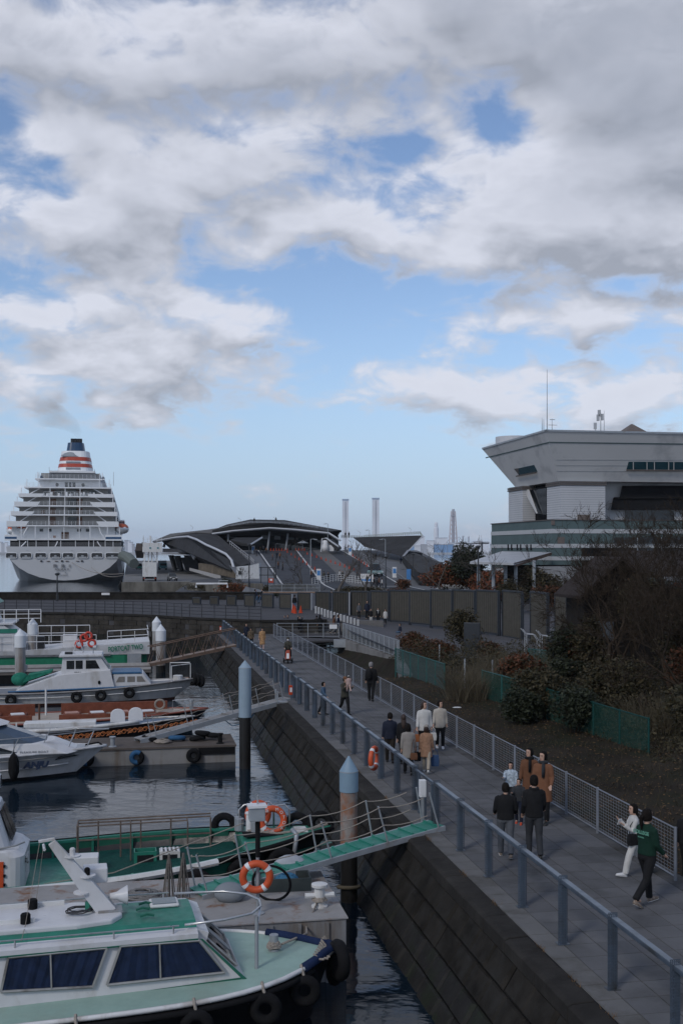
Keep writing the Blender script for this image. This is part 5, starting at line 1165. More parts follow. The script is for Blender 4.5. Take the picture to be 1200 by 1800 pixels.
# foredeck
zf = zsA(11)
MB().lathe([(.11, 0), (.11, .05), (.085, .06), (.085, .30)], 12, (10.95, .12, zf)).build('bitt', gsteel, bA); coil((10.95, .12, zf+.06), .13, 5, .022, 4, .035).build('rope_turns', rope, bA)
MB().lathe([(.035, 0), (.035, .95)], 8, (10.5, -.62, zsA(10.5)-.02)).build('rail_post', gsteel, bA)
hp = [(9.2, -.9, ZR+.12), (9.9, -.86, ZR+.14), (10.4, -.68, ZR+.15), (10.62, -.35, ZR+.16), (10.66, 0, ZR+.16), (10.5, .4, ZR+.16), (10.1, .75, ZR+.14), (9.2, .9, ZR+.12)]
MB().tube(hp, .022, 6).build('hoop_rail', steel, bA, smooth=True); MB().tube([(10.62, -.35, ZR+.16), (10.5, -.62, ZR-.1)], .02, 5).build('hoop_brace', steel, bA)
nv = mat('navy_bow_pad', (.012, .022, .06), .8, var=.2)
MB().tube([(x, s_*(hbA(x)+.02), zsA(x)+.0) for s_, x in [(-1, 11.3), (-1, 11.6), (-1, 11.8), (-1, 11.93), (-1, 12), (1, 12), (1, 11.93), (1, 11.8), (1, 11.6), (1, 11.3), (1, 11.0)]], .085, 8).build('bow_pad', nv, bA, smooth=True)
for x in (4.2, 7.4, 9.3, 10.5, 11.3): 
    ty = tyre(bA, (x, -hbA(x)-.13, zsA(x)-.36), (.25 if x > 9 else .05, 1, 0), .19, .095); MB().tube([(x-.04, -hbA(x)+.02, zsA(x)+.04), (x-.04, -hbA(x)-.1, zsA(x)-.02), (x, -hbA(x)-.15, zsA(x)-.2)], .03, 5).build('lashing', rope, ty)
tyre(bA, (12.1, -.22, zsA(12)-.18), (1, .15, 0), .26, .12); tyre(bA, (12.1, .2, zsA(12)-.42), (1, -.1, 0), .26, .12)
rr_ = random.Random(9)
for k in range(9): a = (11.55+.05*k, -hbA(11.55+.05*k)+.05+.05*k, zsA(12)+.1); lash(bA, a, (a[0]+rr_.uniform(.1, .25), a[1]-rr_.uniform(.08, .22), a[2]-rr_.uniform(.05, .2)), rope, .02)
# ---------------------------------------------------------------- rusty pontoon beside it
rustd = mat('rusty_deck_plate', (.27, .262, .255), .75, var=.12, sc=1.5, bump=.3, bsc=20, dirt=(.17, .07, .025), damt=.34, dsc=2.2)
pside = mat('pontoon_side', (.22, .225, .235), .7, var=.15, sc=2, dirt=(.12, .085, .055), damt=.45, dsc=1.2, streak=6)
PO = Vector((.10, 22.35, 0)); pt_ = thing('steel_pontoon', 'grey rust-streaked steel pontoon moored beside the near cabin boat', 'pontoon', PO-V*8, TH)
MB().bx((0, 0, -.4), (8, 3.25, 1.24)).build('float_body', pside, pt_, bevel=.02); MB().bx((-.01, -.03, 1.245), (8.03, 3.27, 1.27)).build('deck_plate', rustd, pt_)
for k in range(14): MB().bx((.3+.56*k, -.05, -.3), (.36+.56*k, -.005, 1.2)).build('side_rib', pside, pt_)
for k in range(5): MB().bx((8.005, .3+.6*k, -.3), (8.05, .36+.6*k, 1.2)).build('side_rib', pside, pt_)
bol = thing('mooring_bollard', 'pale cross-armed mooring bollard wound with rope on the rusty pontoon', 'bollard', PO-V*.42+U*.75+Vector((0, 0, 1.27)), TH)
MB().lathe([(.17, 0), (.17, .03), (.11, .05), (.11, .40), (.17, .42), (.17, .47), (.08, .49)], 16).build('column', offwhite, bol); MB().tube([(-.3, 0, .24), (.3, 0, .24)], .055, 8).build('cross_arm', offwhite, bol)
coil((0, 0, .12), .145, 6, .022, 6, .03).build('rope_turns', rope, bol)
lb = thing('lifebuoy_post', 'dark pole with grey box standing on the rusty pontoon', 'post', PO-V*1.72+U*.55+Vector((0, 0, 1.27)), TH)
MB().lathe([(.14, 0), (.14, .02), (.035, .03), (.035, 2.1)], 10).build('pole', gsteel, lb); MB().lathe([(.05, 1.15), (.05, 1.9)], 10).build('sleeve', black, lb)
MB().box((-.02, -.02, 2.03), (.32, .22, .28)).build('box', gsteel, lb, bevel=.015); MB().box((-.02, -.02, 2.19), (.38, .28, .05)).build('box_lid', white2, lb); MB().lathe([(.02, 2.1), (.02, 2.4)], 6).build('finial', steel, lb)
ring_buoy('lifebuoy', 'orange lifebuoy with white bands hung on the pontoon pole', lb.location+Vector((-.02, -.12, .78)), TH-.1, .345, .075, .05)
bt_ = mat('bin_grey_green', (.045, .055, .055), .6); cr = thing('rope_crate', 'low dark crate full of blue rope on the rusty pontoon', 'crate', PO-V*.95+U*2.15+Vector((0, 0, 1.27)), TH-.05)
mb = MB(); mb.bx((-.55, -.3, 0), (.55, -.27, .28)).bx((-.55, .27, 0), (.55, .3, .28)).bx((-.55, -.269, 0), (-.52, .269, .28)).bx((.52, -.269, 0), (.55, .269, .28)).bx((-.519, -.269, .02), (.519, .269, .05)); mb.build('crate_shell', bt_, cr)
rb = tag(coil((0, 0, .16), .24, 6, .035, 8, .025).build('blue_rope', mat('blue_rope', (.04, .13, .22), .8, var=.3, sc=20), smooth=True), 'tangle of blue rope lying in the low crate', 'rope'); rb.location = cr.location+Vector((.05, 0, .02))
tag(MB().torus((0, 0, 0), .40, .03, (.15, 1, .25), 26, 6).build('hose_loop', black, smooth=True), 'black hose loop leaning behind the pontoon pole', 'hose').location = PO-V*1.35+U*1.25+Vector((0, 0, 1.66))
tag(coil((0, 0, 0), .45, 8, .024, 12, .02).build('rope_heap', mat('grey_net_rope', (.17, .165, .16), .9, var=.2, sc=30), smooth=True), 'grey tangled rope heap on the pontoon behind the cabin boat', 'rope').location = PO-V*4.0+U*2.0+Vector((0, 0, 1.32))
tag(MB().tube([bol.location+Vector((-.05, -.12, .1)), bol.location+Vector((-.25, -.7, -.16)), PO-V*.9+U*-.6+Vector((0, 0, 1.2)), MA @ Vector((11.1, .1, zf+.12))], .022, 6).build('mooring_rope', rope, smooth=True), 'rope running from the pontoon bollard to the near boat bitt', 'mooring rope')
gb = mat('grey_bag', (.20, .22, .24), .8); tag(MB().ell((0, 0, .18), (.34, .26, .22), 12, 8).build('sack', gb, smooth=True), 'grey sack lying on the pontoon under the green gangway', 'sack').location = PO-V*2.2+U*1.5+Vector((0, 0, 1.25)); tag(MB().ell((0, 0, .22), (.40, .25, .28), 12, 8).build('sack', mat('pale_sack', (.33, .35, .38), .8), smooth=True), 'pale sack beside the green gangway at the workboat bow', 'sack').location = PO-V*.7+U*3.0+Vector((0, 0, 1.25))
# bundles of nets on posts at the pontoon's back
for k, x in enumerate((3.45, 3.15)):
    mb = MB(); b = PO-V*x+U*1.85+Vector((0, 0, 1.27)); rr_ = random.Random(20+k)
    for _ in range(12): a = rr_.uniform(0, 6.28); mb.tube([(0+.03*math.cos(a), .03*math.sin(a), .85), (.09*math.cos(a), .09*math.sin(a), .45), (.14*math.cos(a), .14*math.sin(a), 0)], .012, 4)
    mb.tube([(0, 0, 0), (0, 0, .95)], .03, 6); tag(mb.build('net_stand', mat('net_brown_grey', (.12, .11, .10), .9, var=.3, sc=20)), 'post draped with brown-grey netting behind the cabin boat roof, %s one' % ('right-hand' if k else 'left-hand'), 'net post').location = b
# ---------------------------------------------------------------- green workboat
bB = boat('workboat', 'open green workboat with white wheelhouse and black tyre-hung bow', 'boat', Vector((-.25, 28.3, 0)), 13)
hbB, zsB = boat_hull(bB, 13, 2.0, .55, 2.0, 1.0, .62, side=blackp, deck=green, drop=.40, rub=black, rr=.06, gun=green, gw=.14, rake=.8, tip=.12)
# bulwark inside faces with ribs
for sgn in (-1, 1):
    xs = [1+i*.5 for i in range(20)]
    MB().loft([[(x, sgn*(hbB(x)-.12), zsB(x)), (x, sgn*(hbB(x)-.12), zsB(x)-.40), (x, sgn*(hbB(x)-.09), zsB(x)-.40), (x, sgn*(hbB(x)-.09), zsB(x))] for x in xs]).build('bulwark', dgreen, bB)
    for x in xs[::2]: MB().bx((x, sgn*(hbB(x)-.13), zsB(x)-.40), (x+.06, sgn*(hbB(x)-.24), zsB(x))).build('bulwark_rib', green, bB)
MB().tube([(x, -hbB(x)-.06, zsB(x)-.03) for x in [2+i*.5 for i in range(17)]], .085, 6).build('white_rubbing_strake', offwhite, bB)
grat = mat('dark_deck_grating', (.008, .055, .045), .7, var=.2, sc=8, bump=.6, bsc=60)
gx0, gx1 = 6.6, 10.6
MB().add([(gx0, -hbB(gx0)+.55, zsB(gx0)-.30), (gx1, -hbB(gx1)+.4, zsB(gx1)-.30), (gx1, hbB(gx1)-.25, zsB(gx1)-.30), (gx0, hbB(gx0)-.25, zsB(gx0)-.30)], [(0, 1, 2, 3)]).build('deck_mat', grat, bB)
fd = []
for x in (10.7, 11.2, 11.7, 12.2, 12.6, 12.9): fd.append([(x, -hbB(x)+.05, zsB(x)+.02), (x, hbB(x)-.05, zsB(x)+.02), (x, hbB(x)-.05, zsB(x)-.05), (x, -hbB(x)+.05, zsB(x)-.05)])
MB().loft(fd).build('foredeck', green, bB); MB().bx((10.66, -1.0, zsB(10.7)-.4), (10.7, 1.1, zsB(10.7))).build('foredeck_face', dgreen, bB)
MB().box((11.5, .05, zsB(11.5)+.035), (1.5, .5, .02)).build('rubber_mat', black, bB); MB().box((12.2, -.05, zsB(12.2)+.05), (.3, .5, .03)).build('white_pad', offwhite, bB)
# wheelhouse
def rr4(x0, x1, hw, z, r=.3, n=5):
    p = []
    for cx_, cy_, a0 in ((x1-r, hw-r, 0), (x0+.08, hw-.08, 90), (x0+.08, -hw+.08, 180), (x1-r, -hw+r, 270)):
        q = r if cx_ == x1-r else .08
        for k in range(n): a = R(a0+90*k/(n-1)); p.append((cx_+q*math.cos(a), cy_+q*math.sin(a), z))
    return p
zw = zsB(5)-.42
wh = MB().loft([rr4(2.6, 5.55, .98, zw), rr4(2.6, 5.55, .97, zw+.85), rr4(2.6, 5.40, .96, zw+.98, .34), rr4(2.6, 5.28, .94, zw+1.02, .35)]).build('wheelhouse_base', white, bB, smooth=False, bevel=.0)
MB().loft([rr4(2.6, 5.22, .90, zw+1.02, .34), rr4(2.6, 4.92, .80, zw+1.95, .34), rr4(2.6, 4.80, .72, zw+2.05, .34), rr4(2.7, 4.6, .6, zw+2.09, .3)]).build('wheelhouse_top', white, bB)
bo = MB().bx((2.9, -.995, zw+.15), (3.1, -.97, zw+.75)); 
odoor = MB().bx((4.86, -1.0, zw+.15), (5.10, -.965, zw+.78)).build('orange_locker_door', orange, bB); 
for z in (.25, .46, .68): MB().box((5.12, -1.0, zw+z), (.05, .04, .06)).build('hinge', black, odoor)
def wside(x, z, off=.02, s=-1):
    t = (z-1.02)/.93; return (x-(.28*t if x > 4.4 else 0), s*((.90-.10*t)+off), zw+z)
for s in (-1, 1):
    o = MB().slab([wside(4.28, 1.12, s=s), wside(4.95, 1.14, s=s), wside(4.98, 1.8, s=s), wside(4.32, 1.84, s=s)], (0, .012, 0)).build('window', glass, bB)
    MB().torus(wside(4.5, 1.46, .03, s), .21, .02, (0, 1, .1), 20, 6).build('clear_view_screen', steel, o)
    MB().slab([wside(3.1, 1.12, s=s), wside(4.1, 1.12, s=s), wside(4.1, 1.84, s=s), wside(3.1, 1.84, s=s)], (0, .012, 0)).build('window', glass, bB)
for y0, y1 in ((-.52, -.03), (.03, .52)): MB().slab([(5.235, y0, zw+1.14), (5.235, y1, zw+1.14), (4.965, y1*.92, zw+1.86), (4.965, y0*.92, zw+1.86)], (.012, 0, 0)).build('front_window', glass, bB)
mb = MB()
for k in range(7): mb.bx((5.555, -.45, zw+.2+.08*k), (5.575, .1, zw+.24+.08*k))
mb.build('front_vent', offwhite, bB)
MB().tube([(5.0, -.90, zw+1.06), (5.35, -.75, zw+1.08), (5.52, -.4, zw+1.07)], .02, 5).build('grab_rail', framem, bB)
text('丸', .2, blackp, bB, (5.575, -.62, zw+.62), (R(90), 0, R(62)), depth=.003)
sl_ = MB().lathe([(.15, -.18), (.17, .16), (.17, .2)], 14, (4.75, -.15, zw+2.5), 'x').build('searchlight', white, bB, smooth=True); MB().lathe([(.15, .19), (.15, .21)], 14, (4.75, -.15, zw+2.5), 'x').build('searchlight_glass', glass, sl_)
MB().tube([(4.7, -.15, zw+2.05), (4.7, -.15, zw+2.36)], .04, 6).build('searchlight_post', white, bB); MB().tube([(4.3, .1, zw+2.05), (4.3, .1, zw+2.7)], .035, 6).build('mast', white, bB); MB().box((4.3, .1, zw+2.5), (.5, .1, .06)).build('mast_arm', white, bB)
# rack, crates, rope and box on the deck
rk = mat('brown_steel_rack', (.12, .095, .08), .6, var=.3, sc=5); zd = zsB(8)-.38
rack = MB()
for z in (.52, .95, 1.02): rack.tube([(6.7, .9, zd+z), (10.0, .72, zd+z+.08)], .022, 5)
rack.tube([(6.7, .45, zd+.98), (9.4, .3, zd+1.05)], .02, 5)
for x in (6.7, 7.2, 7.75, 8.25, 9.0, 10.0): rack.tube([(x, .9-.18*(x-6.7)/3.3, zd), (x, .9-.18*(x-6.7)/3.3, zd+1.0)], .022, 5)
for x in (6.7, 8.0, 9.4): rack.tube([(x, .45-.05*(x-6.7), zd), (x, .45-.05*(x-6.7), zd+1.0), (x, .88-.06*(x-6.7), zd+1.0)], .02, 5)
rack.build('pipe_rack', rk, bB)
tag(MB().box((0, 0, .2), (.62, .45, .42)).build('white_box', white2, bevel=.02), 'plain white box standing on the workboat deck by the pipe rack', 'box').location = (bB.location.x+6.95*V.x, bB.location.y+6.95*V.y-.15, zd+.02); bpy.data.objects['white_box'].rotation_euler[2] = TH
def openbox(name, label, w, d, h, m, loc, m2=None):
    r_ = thing(name, label, 'crate', loc, TH); mb = MB(); t = .03
    mb.bx((-w/2, -d/2, 0), (w/2, -d/2+t, h)).bx((-w/2, d/2-t, 0), (w/2, d/2, h)).bx((-w/2, -d/2+t, 0), (-w/2+t, d/2-t, h)).bx((w/2-t, -d/2+t, 0), (w/2, d/2-t, h)).bx((-w/2+t, -d/2+t, .02), (w/2-t, d/2-t, .05)); mb.build('crate_shell', m, r_)
    MB().bx((-w*.36, -d/2-.012, h*.2), (w*.36, -d/2-.002, h*.8)).build('crate_panel', m2 or dgreen, r_); return r_
def onB(x, y, z): return Vector((bB.location.x, bB.location.y, 0))+V*x+U*y+Vector((0, 0, z))
openbox('fish_crate', 'green fish crate on the workboat deck beside the pipe rack', .55, .4, .38, green, onB(8.35, .25, zd+.0), blackp)
oc = openbox('striped_crate', 'white and dark striped crate on the workboat deck', .5, .4, .34, offwhite, onB(8.95, .3, zd+.0), blackp)
for k in range(5): MB().bx((-.22+.1*k, -.18, .342), (-.17+.1*k, .18, .36)).build('slat', white2, oc)
tag(coil((0, 0, 0), .36, 7, .03, 15, .03).build('rope_coil', rope, smooth=True), 'coil of pale rope on the workboat deck right of the crates', 'rope').location = onB(9.65, .15, zd+.06)
MB().lathe([(.09, 0), (.085, .5), (.11, .52), (.11, .56)], 12, (10.95, .35, zsB(11))).build('mooring_post', white2, bB); MB().lathe([(.09, 0), (.09, .35)], 10, (10.7, .8, zsB(11))).build('mooring_post', gsteel, bB)
for x, y in ((11.15, .75), (11.5, .35)):
    MB().tube([(x-.42, y, zsB(11.4)-.3), (x-.42, y, zsB(11.4)+.5), (x-.3, y, zsB(11.4)+.62), (x+.35, y, zsB(11.4)+.68), (x+.47, y, zsB(11.4)+.55), (x+.47, y, zsB(11.4)-.0)], .026, 6).build('hoop', steel, bB, smooth=True)
    MB().lathe([(.11, 0), (.11, .3)], 10, (x-.42, y-.1, zsB(11.4))).build('grey_canister', gsteel, bB)
ring_buoy('lifebuoy', 'rear orange lifebuoy on the workboat hoop, partly hidden by another', onB(11.2, .62, zsB(11.4)+.40), TH+.25, .36, .085, -.12)
ring_buoy('lifebuoy', 'front orange lifebuoy with white lettering on the workboat hoop', onB(11.52, .22, zsB(11.4)+.32), TH+.05, .375, .085, -.15, (2,), words='横浜 MOTOR 第三')
for x, y, z in ((10.4, 1, .05), (12.2, 1, .02), (12.75, 1, .05)): tyre(bB, (x, y*hbB(x)+.02, zsB(x)+z), (.2, 1, 0), .24, .10)
for x in (8.2, 9.5, 10.6, 11.6): tyre(bB, (x, -hbB(x)-.14, zsB(x)-.45), (.15, 1, 0), .27, .12)
MB().tube([(5.2, -.9, zw+.1), (7.6, -.9, zsB(8)-.2), (10.8, .3, zsB(11)+.3)], .014, 5).build('long_line', rope, bB); MB().tube([(10.9, .3, zsB(11)+.12), (11.6, -.1, zsB(11)+.1), (12.5, -.15, zsB(12)+.1), (12.9, .05, zsB(12.9)+.05)], .03, 5).build('bow_rope', rope, bB)
MB().tube([(11.9, -.75, zsB(12)-.6), (12.0, -.7, zsB(12)+.12), (11.9, -.55, zsB(12)+.2)], .06, 6).build('bent_pipe', gsteel, bB, smooth=True)
# ---------------------------------------------------------------- white motor cruiser
bC = boat('motor_cruiser', 'white motor cruiser with blue-tinted windscreen and black oval fender', 'boat', Vector((-9.05, 43.0, 0)), 10.5)
deckw = mat('cruiser_deck', (.50, .505, .51), .5, var=.05)
hbC, zsC = boat_hull(bC, 10.5, 1.62, .45, 2.0, .98, .12, zc=.12, side=white, bottom=blackp, deck=deckw, drop=.02, rub=white, rr=.05, rake=1.15, chine=.80, flare=.5)
MB().tube([(x, -hbC(x)*.985-.012, zsC(x)-.20) for x in [.5*i for i in range(20)]], .02, 4).build('side_moulding', framem, bC); MB().tube([(x-.5*(x/10)**4, -hbC(x)*.90-.02, zsC(x)-.55) for x in [.5*i for i in range(20)]], .035, 4).build('spray_rail', white, bC)
def cwr(x0, x1, hw, z, ins=0): return [(x0, -hw, z), (x1-.5, -hw, z), (x1, -hw*.35, z), (x1, hw*.35, z), (x1-.5, hw, z), (x0, hw, z)]
_n0 = set(bC.children)
MB().loft([cwr(1, 8.6, 1.25, 1.0), cwr(1, 7.6, 1.15, 1.42)]).build('coachroof', white, bC, bevel=.04)
MB().loft([cwr(1.2, 7.3, 1.12, 1.42), cwr(1.2, 5.6, .95, 2.05)]).build('windscreen', mat('blue_tinted_screen', (.05, .075, .11), .15), bC)
MB().loft([cwr(.8, 5.9, 1.12, 2.05), cwr(.9, 5.4, 1.0, 2.22), cwr(1, 4.9, .8, 2.34)]).build('hard_top', white, bC, bevel=.05)
for o_ in set(bC.children)-_n0: o_.location.x += 1.0; o_.scale.y = .92
for s in (-1, 1):
    MB().slab([(5.3, s*1.165, 1.06), (7.4, s*1.13, 1.07), (6.5, s*1.11, 1.36), (5.3, s*1.115, 1.38)], (0, .012, 0)).build('side_window', glass, bC)
    MB().slab([(8.6, s*(hbC(8.6)*.985+.012), zsC(8.6)-.33), (9.45, s*(hbC(9.45)*.97+.018), zsC(9)-.24), (9.3, s*(hbC(9.3)*.975+.018), zsC(9)-.15), (8.8, s*(hbC(8.8)*.985+.012), zsC(8.6)-.17)], (0, -.01*s*-1, 0)).build('hull_window', glass, bC)
    mb = MB(); xs = [5.2, 6.2, 7.2, 8.2, 9.2, 9.9, 10.45]
    for z in (.62,): mb.tube([(x+.15, s*max(.05, hbC(x)-.12), zsC(x)+z-.02*(i == 0)) for i, x in enumerate(xs)], .018, 5)
    mb.tube([(xs[0], s*(hbC(5.2)-.12), zsC(5)), (xs[0]+.15, s*(hbC(5.2)-.12), zsC(5)+.62)], .018, 5)
    for x in xs[1:-1]: mb.tube([(x-.12, s*(hbC(x)-.1), zsC(x)), (x+.15, s*max(.05, hbC(x)-.12), zsC(x)+.62)], .015, 5)
    mb.build('bow_rail', steel, bC)
text('ANJU', .30, mat('navy_lettering', (.012, .022, .05), .4), bC, (7.95, -hbC(7.95)*.965-.035, zsC(7.4)-.50), (R(86), 0, R(9.5)), depth=.004, shear=.25, sx=1.2, bold=.02)
text('PLEASURE BOAT', .1, mat('navy_lettering', (.012, .022, .05), .4), bC, (7.9, -1.16, 1.08), (R(80), 0, 0), depth=.002, sx=1.4)
MB().lathe([(.03, -.52), (.12, -.42), (.19, -.2), (.19, .2), (.12, .42), (.03, .52)], 14, (7.2, -hbC(7.2)-.16, zsC(7.2)-.38)).build('fender', black, bC, smooth=True); MB().tube([(7.2, -hbC(7.2)-.16, zsC(7)+.1), (7.2, -hbC(7.2)+.1, zsC(7)+.55)], .012, 4).build('fender_line', drope, bC)
coil((8.55, .1, 1.12), .3, 3, .03, 31).build('anchor_line', drope, bC); MB().tube([(7.6, -.5, 1.1), (7.75, -.7, 1.04), (8.1, -.45, 1.1), (8.5, -.1, 1.16), (9.2, 0, 1.14)], .03, 5).build('dark_hose', drope, bC); MB().lathe([(.14, 0), (.14, .16), (.07, .22)], 10, (8.2, .25, 1.1)).build('windlass', white2, bC); MB().tube([(9.7, 0, 1.12), (10.2, 0, 1.2), (10.4, 0, 1.05)], .035, 5).build('anchor', black, bC)
MB().bx((8.8, -.5, 1.06), (9.7, .5, 1.09)).build('foredeck_hatch', mat('grey_hatch', (.30, .32, .34), .4), bC)
MB().tube([(3, 0, 2.34), (3, 0, 3.0)], .02, 5).build('aerial', white, bC)
# ---------------------------------------------------------------- grey pontoon with tyres
PD = Vector((-4.3, 45.35, 0)); pd = thing('concrete_pontoon', 'long grey concrete pontoon with tyre fenders and a stained face', 'pontoon', PD-V*11, TH)
MB().bx((0, 0, -.3), (11, 2.6, .62)).build('float_body', mat('pontoon_concrete', (.21, .205, .20), .8, var=.12, sc=1.5, dirt=(.11, .075, .045), damt=.42, dsc=.9, streak=8), pd, bevel=.02); MB().bx((-.02, -.05, .625), (11.03, 2.65, .70)).build('deck_slab', mat('pontoon_deck_brown', (.10, .085, .075), .85, var=.2, sc=1.5), pd)
MB().bx((9.5, -.06, .34), (10.95, -.005, .60)).build('side_recess', dark, pd)
bluem = mat('blue_tarp_fender', (.03, .09, .18), .7, var=.2)
for x, m in ((9.3, black), (7.05, None), (5.1, None)):
    o = MB().torus((x, -.13, .33), .20, .10, (0, 1, 0), 20, 8).build('tyre_fender', black if m else bluem, pd, smooth=True)
    if not m: MB().torus((x, -.14, .33), .20, .105, (0, 1, 0), 20, 8, -.2, 2.2).build('black_patch', black, o, smooth=True)
for x in (6.1, 10.4): r_ = MB().lathe([(.16, 0), (.16, .03), (.09, .05), (.09, .35), (.13, .37), (.13, .42)], 12, (x, .35, .7)).build('bollard', gsteel if x < 8 else black, pd)
heap = MB(); rr_ = random.Random(41)
for k in range(3): heap.torus((rr_.uniform(-.6, .6), rr_.uniform(-.2, .2), .10+.1*k), .26, .09, (rr_.uniform(-.2, .2), .1, 1), 16, 8)
tag(heap.build('tyre_heap', black, smooth=True), 'heap of black tyres on the end of the grey pontoon', 'tyres').location = PD-V*1.3+U*1.3+Vector((0, 0, .7))
tag(MB().torus((0, 0, .12), .27, .10, (0, .2, 1), 18, 8).build('blue_bundle', bluem, smooth=True), 'blue wrapped bundle between the tyres on the grey pontoon', 'bundle').location = PD-V*2.3+U*1.3+Vector((0, 0, .7)); tag(coil((0, 0, 0), .34, 5, .03, 44).build('rope_coil', rope, smooth=True), 'pale rope coil on the grey pontoon beside the blue bundle', 'rope').location = PD-V*2.9+U*.9+Vector((0, 0, .74)); tag(MB().torus((0, 0, .12), .26, .10, (.1, 0, 1), 18, 8).build('tyre', black, smooth=True), 'single black tyre lying left of the pontoon rope coil', 'tyre').location = PD-V*3.4+U*1.5+Vector((0, 0, .7))
# ---------------------------------------------------------------- ornamented black launch and the orange-benched boat behind it
bD = boat('ornamented_launch', 'black open launch with orange-gold scrollwork along its side', 'boat', Vector((-6.7, 51.0, 0)), 13)
hbD, zsD = boat_hull(bD, 13, 1.45, .5, 1.8, .62, .42, zc=.15, side=blackp, bottom=blackp, deck=mat('launch_blue_deck', (.06, .10, .16), .5), drop=.06, rub=offwhite, rr=.03, rake=1.0)
gold = mat('orange_gold_scroll', (.48, .16, .05), .5, var=.3, sc=12); creamt = mat('cream_scroll', (.50, .40, .30), .5)
mb = MB(); rr_ = random.Random(3)
def onside(x, dz_): return Vector((x, -hbD(x)-.03, zsD(x)-.28+dz_))
for i in range(17):
    x = 5.6+.46*i; s_ = .125 if x < 11.3 else .09; m = 12
    if 10.7 < x < 11.0: continue
    for sg in (1, -1):
        mb.tube([onside(x+sg*.10+s_*(1-k/m*.7)*math.cos(k*.75)*sg, s_*(1-k/m*.7)*math.sin(k*.75)) for k in range(m)], .014, 4)
    mb.tube([onside(x-.2, -.10), onside(x-.05, .02), onside(x+.1, .10), onside(x+.22, .03)], .016, 4)
mb.build('scrollwork', gold, bD)
for s in (-1,): MB().tube([(x, -hbD(x)-.04, zsD(x)+.09) for x in [3+i*.5 for i in range(16)]], .085, 8).build('white_side_tube', offwhite, bD, smooth=True)
for x in (9.55, 10.35): MB().slab([(x+.33*math.cos(a), .1, zsD(x)+.12+(.42 if 0 < a < 3.2 else .0)*abs(math.sin(a))**.6+.05) for a in [math.pi*k/10 for k in range(11)]]+[(x-.33, .1, zsD(x)-.02), (x+.33, .1, zsD(x)-.02)], (0, .1, 0)).build('white_seat_back', white2, bD, bevel=.02)
MB().bx((5.5, -.6, zsD(6)), (8.6, .3, zsD(8)+.22)).build('bench_locker', offwhite, bD, bevel=.02)
for x in (4.3, 5.2, 6.6): MB().bx((x, -1.0, zsD(6)), (x+.06, -.94, zsD(6)+.4)).build('rail_stud', offwhite, bD)
bE = boat('excursion_boat', 'long open excursion boat with rows of orange-red benches', 'boat', Vector((-6.4, 53.6, 0)), 15)
hbE, zsE = boat_hull(bE, 15, 1.7, .6, 2.0, .72, .30, zc=.2, side=mat('navy_black_hull', (.012, .014, .022), .45), bottom=blackp, deck=mat('beige_foredeck', (.36, .31, .26), .6, var=.1), drop=.03, rub=mat('red_brown_rail', (.20, .055, .035), .5), rr=.05, rake=.9)
orb = mat('orange_red_bench', (.16, .055, .034), .6, var=.25, sc=4); orc = mat('rose_cloth', (.40, .24, .20), .8, var=.2, sc=6)
for (x0, x1) in ((2.2, 6.9), (8.1, 13.1)):
    MB().bx((x0, .75, .72), (x1, .85, 1.30)).build('high_side', orb, bE, bevel=.02); MB().bx((x0, -.95, .72), (x1, -.85, 1.0)).build('low_side', orb, bE, bevel=.02)
    n = int((x1-x0)/1.15)
    for k in range(n):
        xa = x0+.15+k*1.15; s = MB().bx((xa, -.6, .74), (xa+.8, .5, .98)).build('bench', orb, bE, bevel=.03); MB().box((xa+.4, -.3, 1.0), (.6, .45, .07), .2).build('white_life_jacket', white2 if k % 2 else orc, s, bevel=.02)
MB().tube([(7.4, .7, .7), (7.4, .7, 2.0)], .05, 6).build('stern_post', offwhite, bE); MB().tube([(7.2, -.6, .7), (7.2, -.6, 1.5)], .05, 6).build('brown_post', brown, bE); MB().torus((12.7, -.4, 1.3), .22, .05, (0, 1, .1), 16, 6).build('rope_ring', rope, bE); MB().tube([(13.3, -.3, 1.0), (13.3, -.3, 1.45), (14.1, -.3, 1.5), (14.1, -.3, 1.05)], .02, 5).build('bow_rail', steel, bE); MB().lathe([(.1, 0), (.1, .4)], 8, (14.2, .1, 1.0)).build('bitt', gsteel, bE)
# ---------------------------------------------------------------- white patrol launch with tyres
bF = boat('patrol_launch', 'white launch with blue-topped fore cabin and black tyre fenders', 'boat', Vector((-8.15, 64.6, 0)), 13.6)
hbF, zsF = boat_hull(bF, 13.6, 1.75, .5, 2.0, .72, .52, zc=.12, side=mat('launch_grey_white', (.50, .50, .50), .5, var=.08, dirt=(.22, .19, .17), damt=.4, dsc=.7, streak=5), bottom=mat('rusty_bottom', (.06, .025, .018), .7), deck=mat('launch_grey_deck', (.19, .20, .22), .7), drop=.10, rub=mat('grey_rail', (.26, .25, .245), .6, dirt=RUST, damt=.2), rr=.05, rake=1.3, flare=.5)
MB().tube([(x, -hbF(x)*.955-.015, zsF(x)*.62) for x in [.5*i for i in range(26)]], .03, 4).build('strake', offwhite, bF)
MB().slab([(x, -1.3, z) for x, z in ((3.3, .72), (8.75, .86), (8.5, 1.9), (5.7, 1.65), (3.6, .95))], (0, 2.5, 0)).build('engine_casing', white, bF, bevel=.03)
blu = mat('launch_blue', (.03, .10, .20), .5)
for k in (0,): MB().tube([(3.0, -1.33, .78), (6, -1.33, .83), (9.6, -1.33, .92)], .05, 4).build('blue_skirt', blu, bF)
_n0 = set(bF.children)
wk = [(5.35, 1.7), (9.3, 1.62), (8.55, 2.55), (5.5, 2.55)]
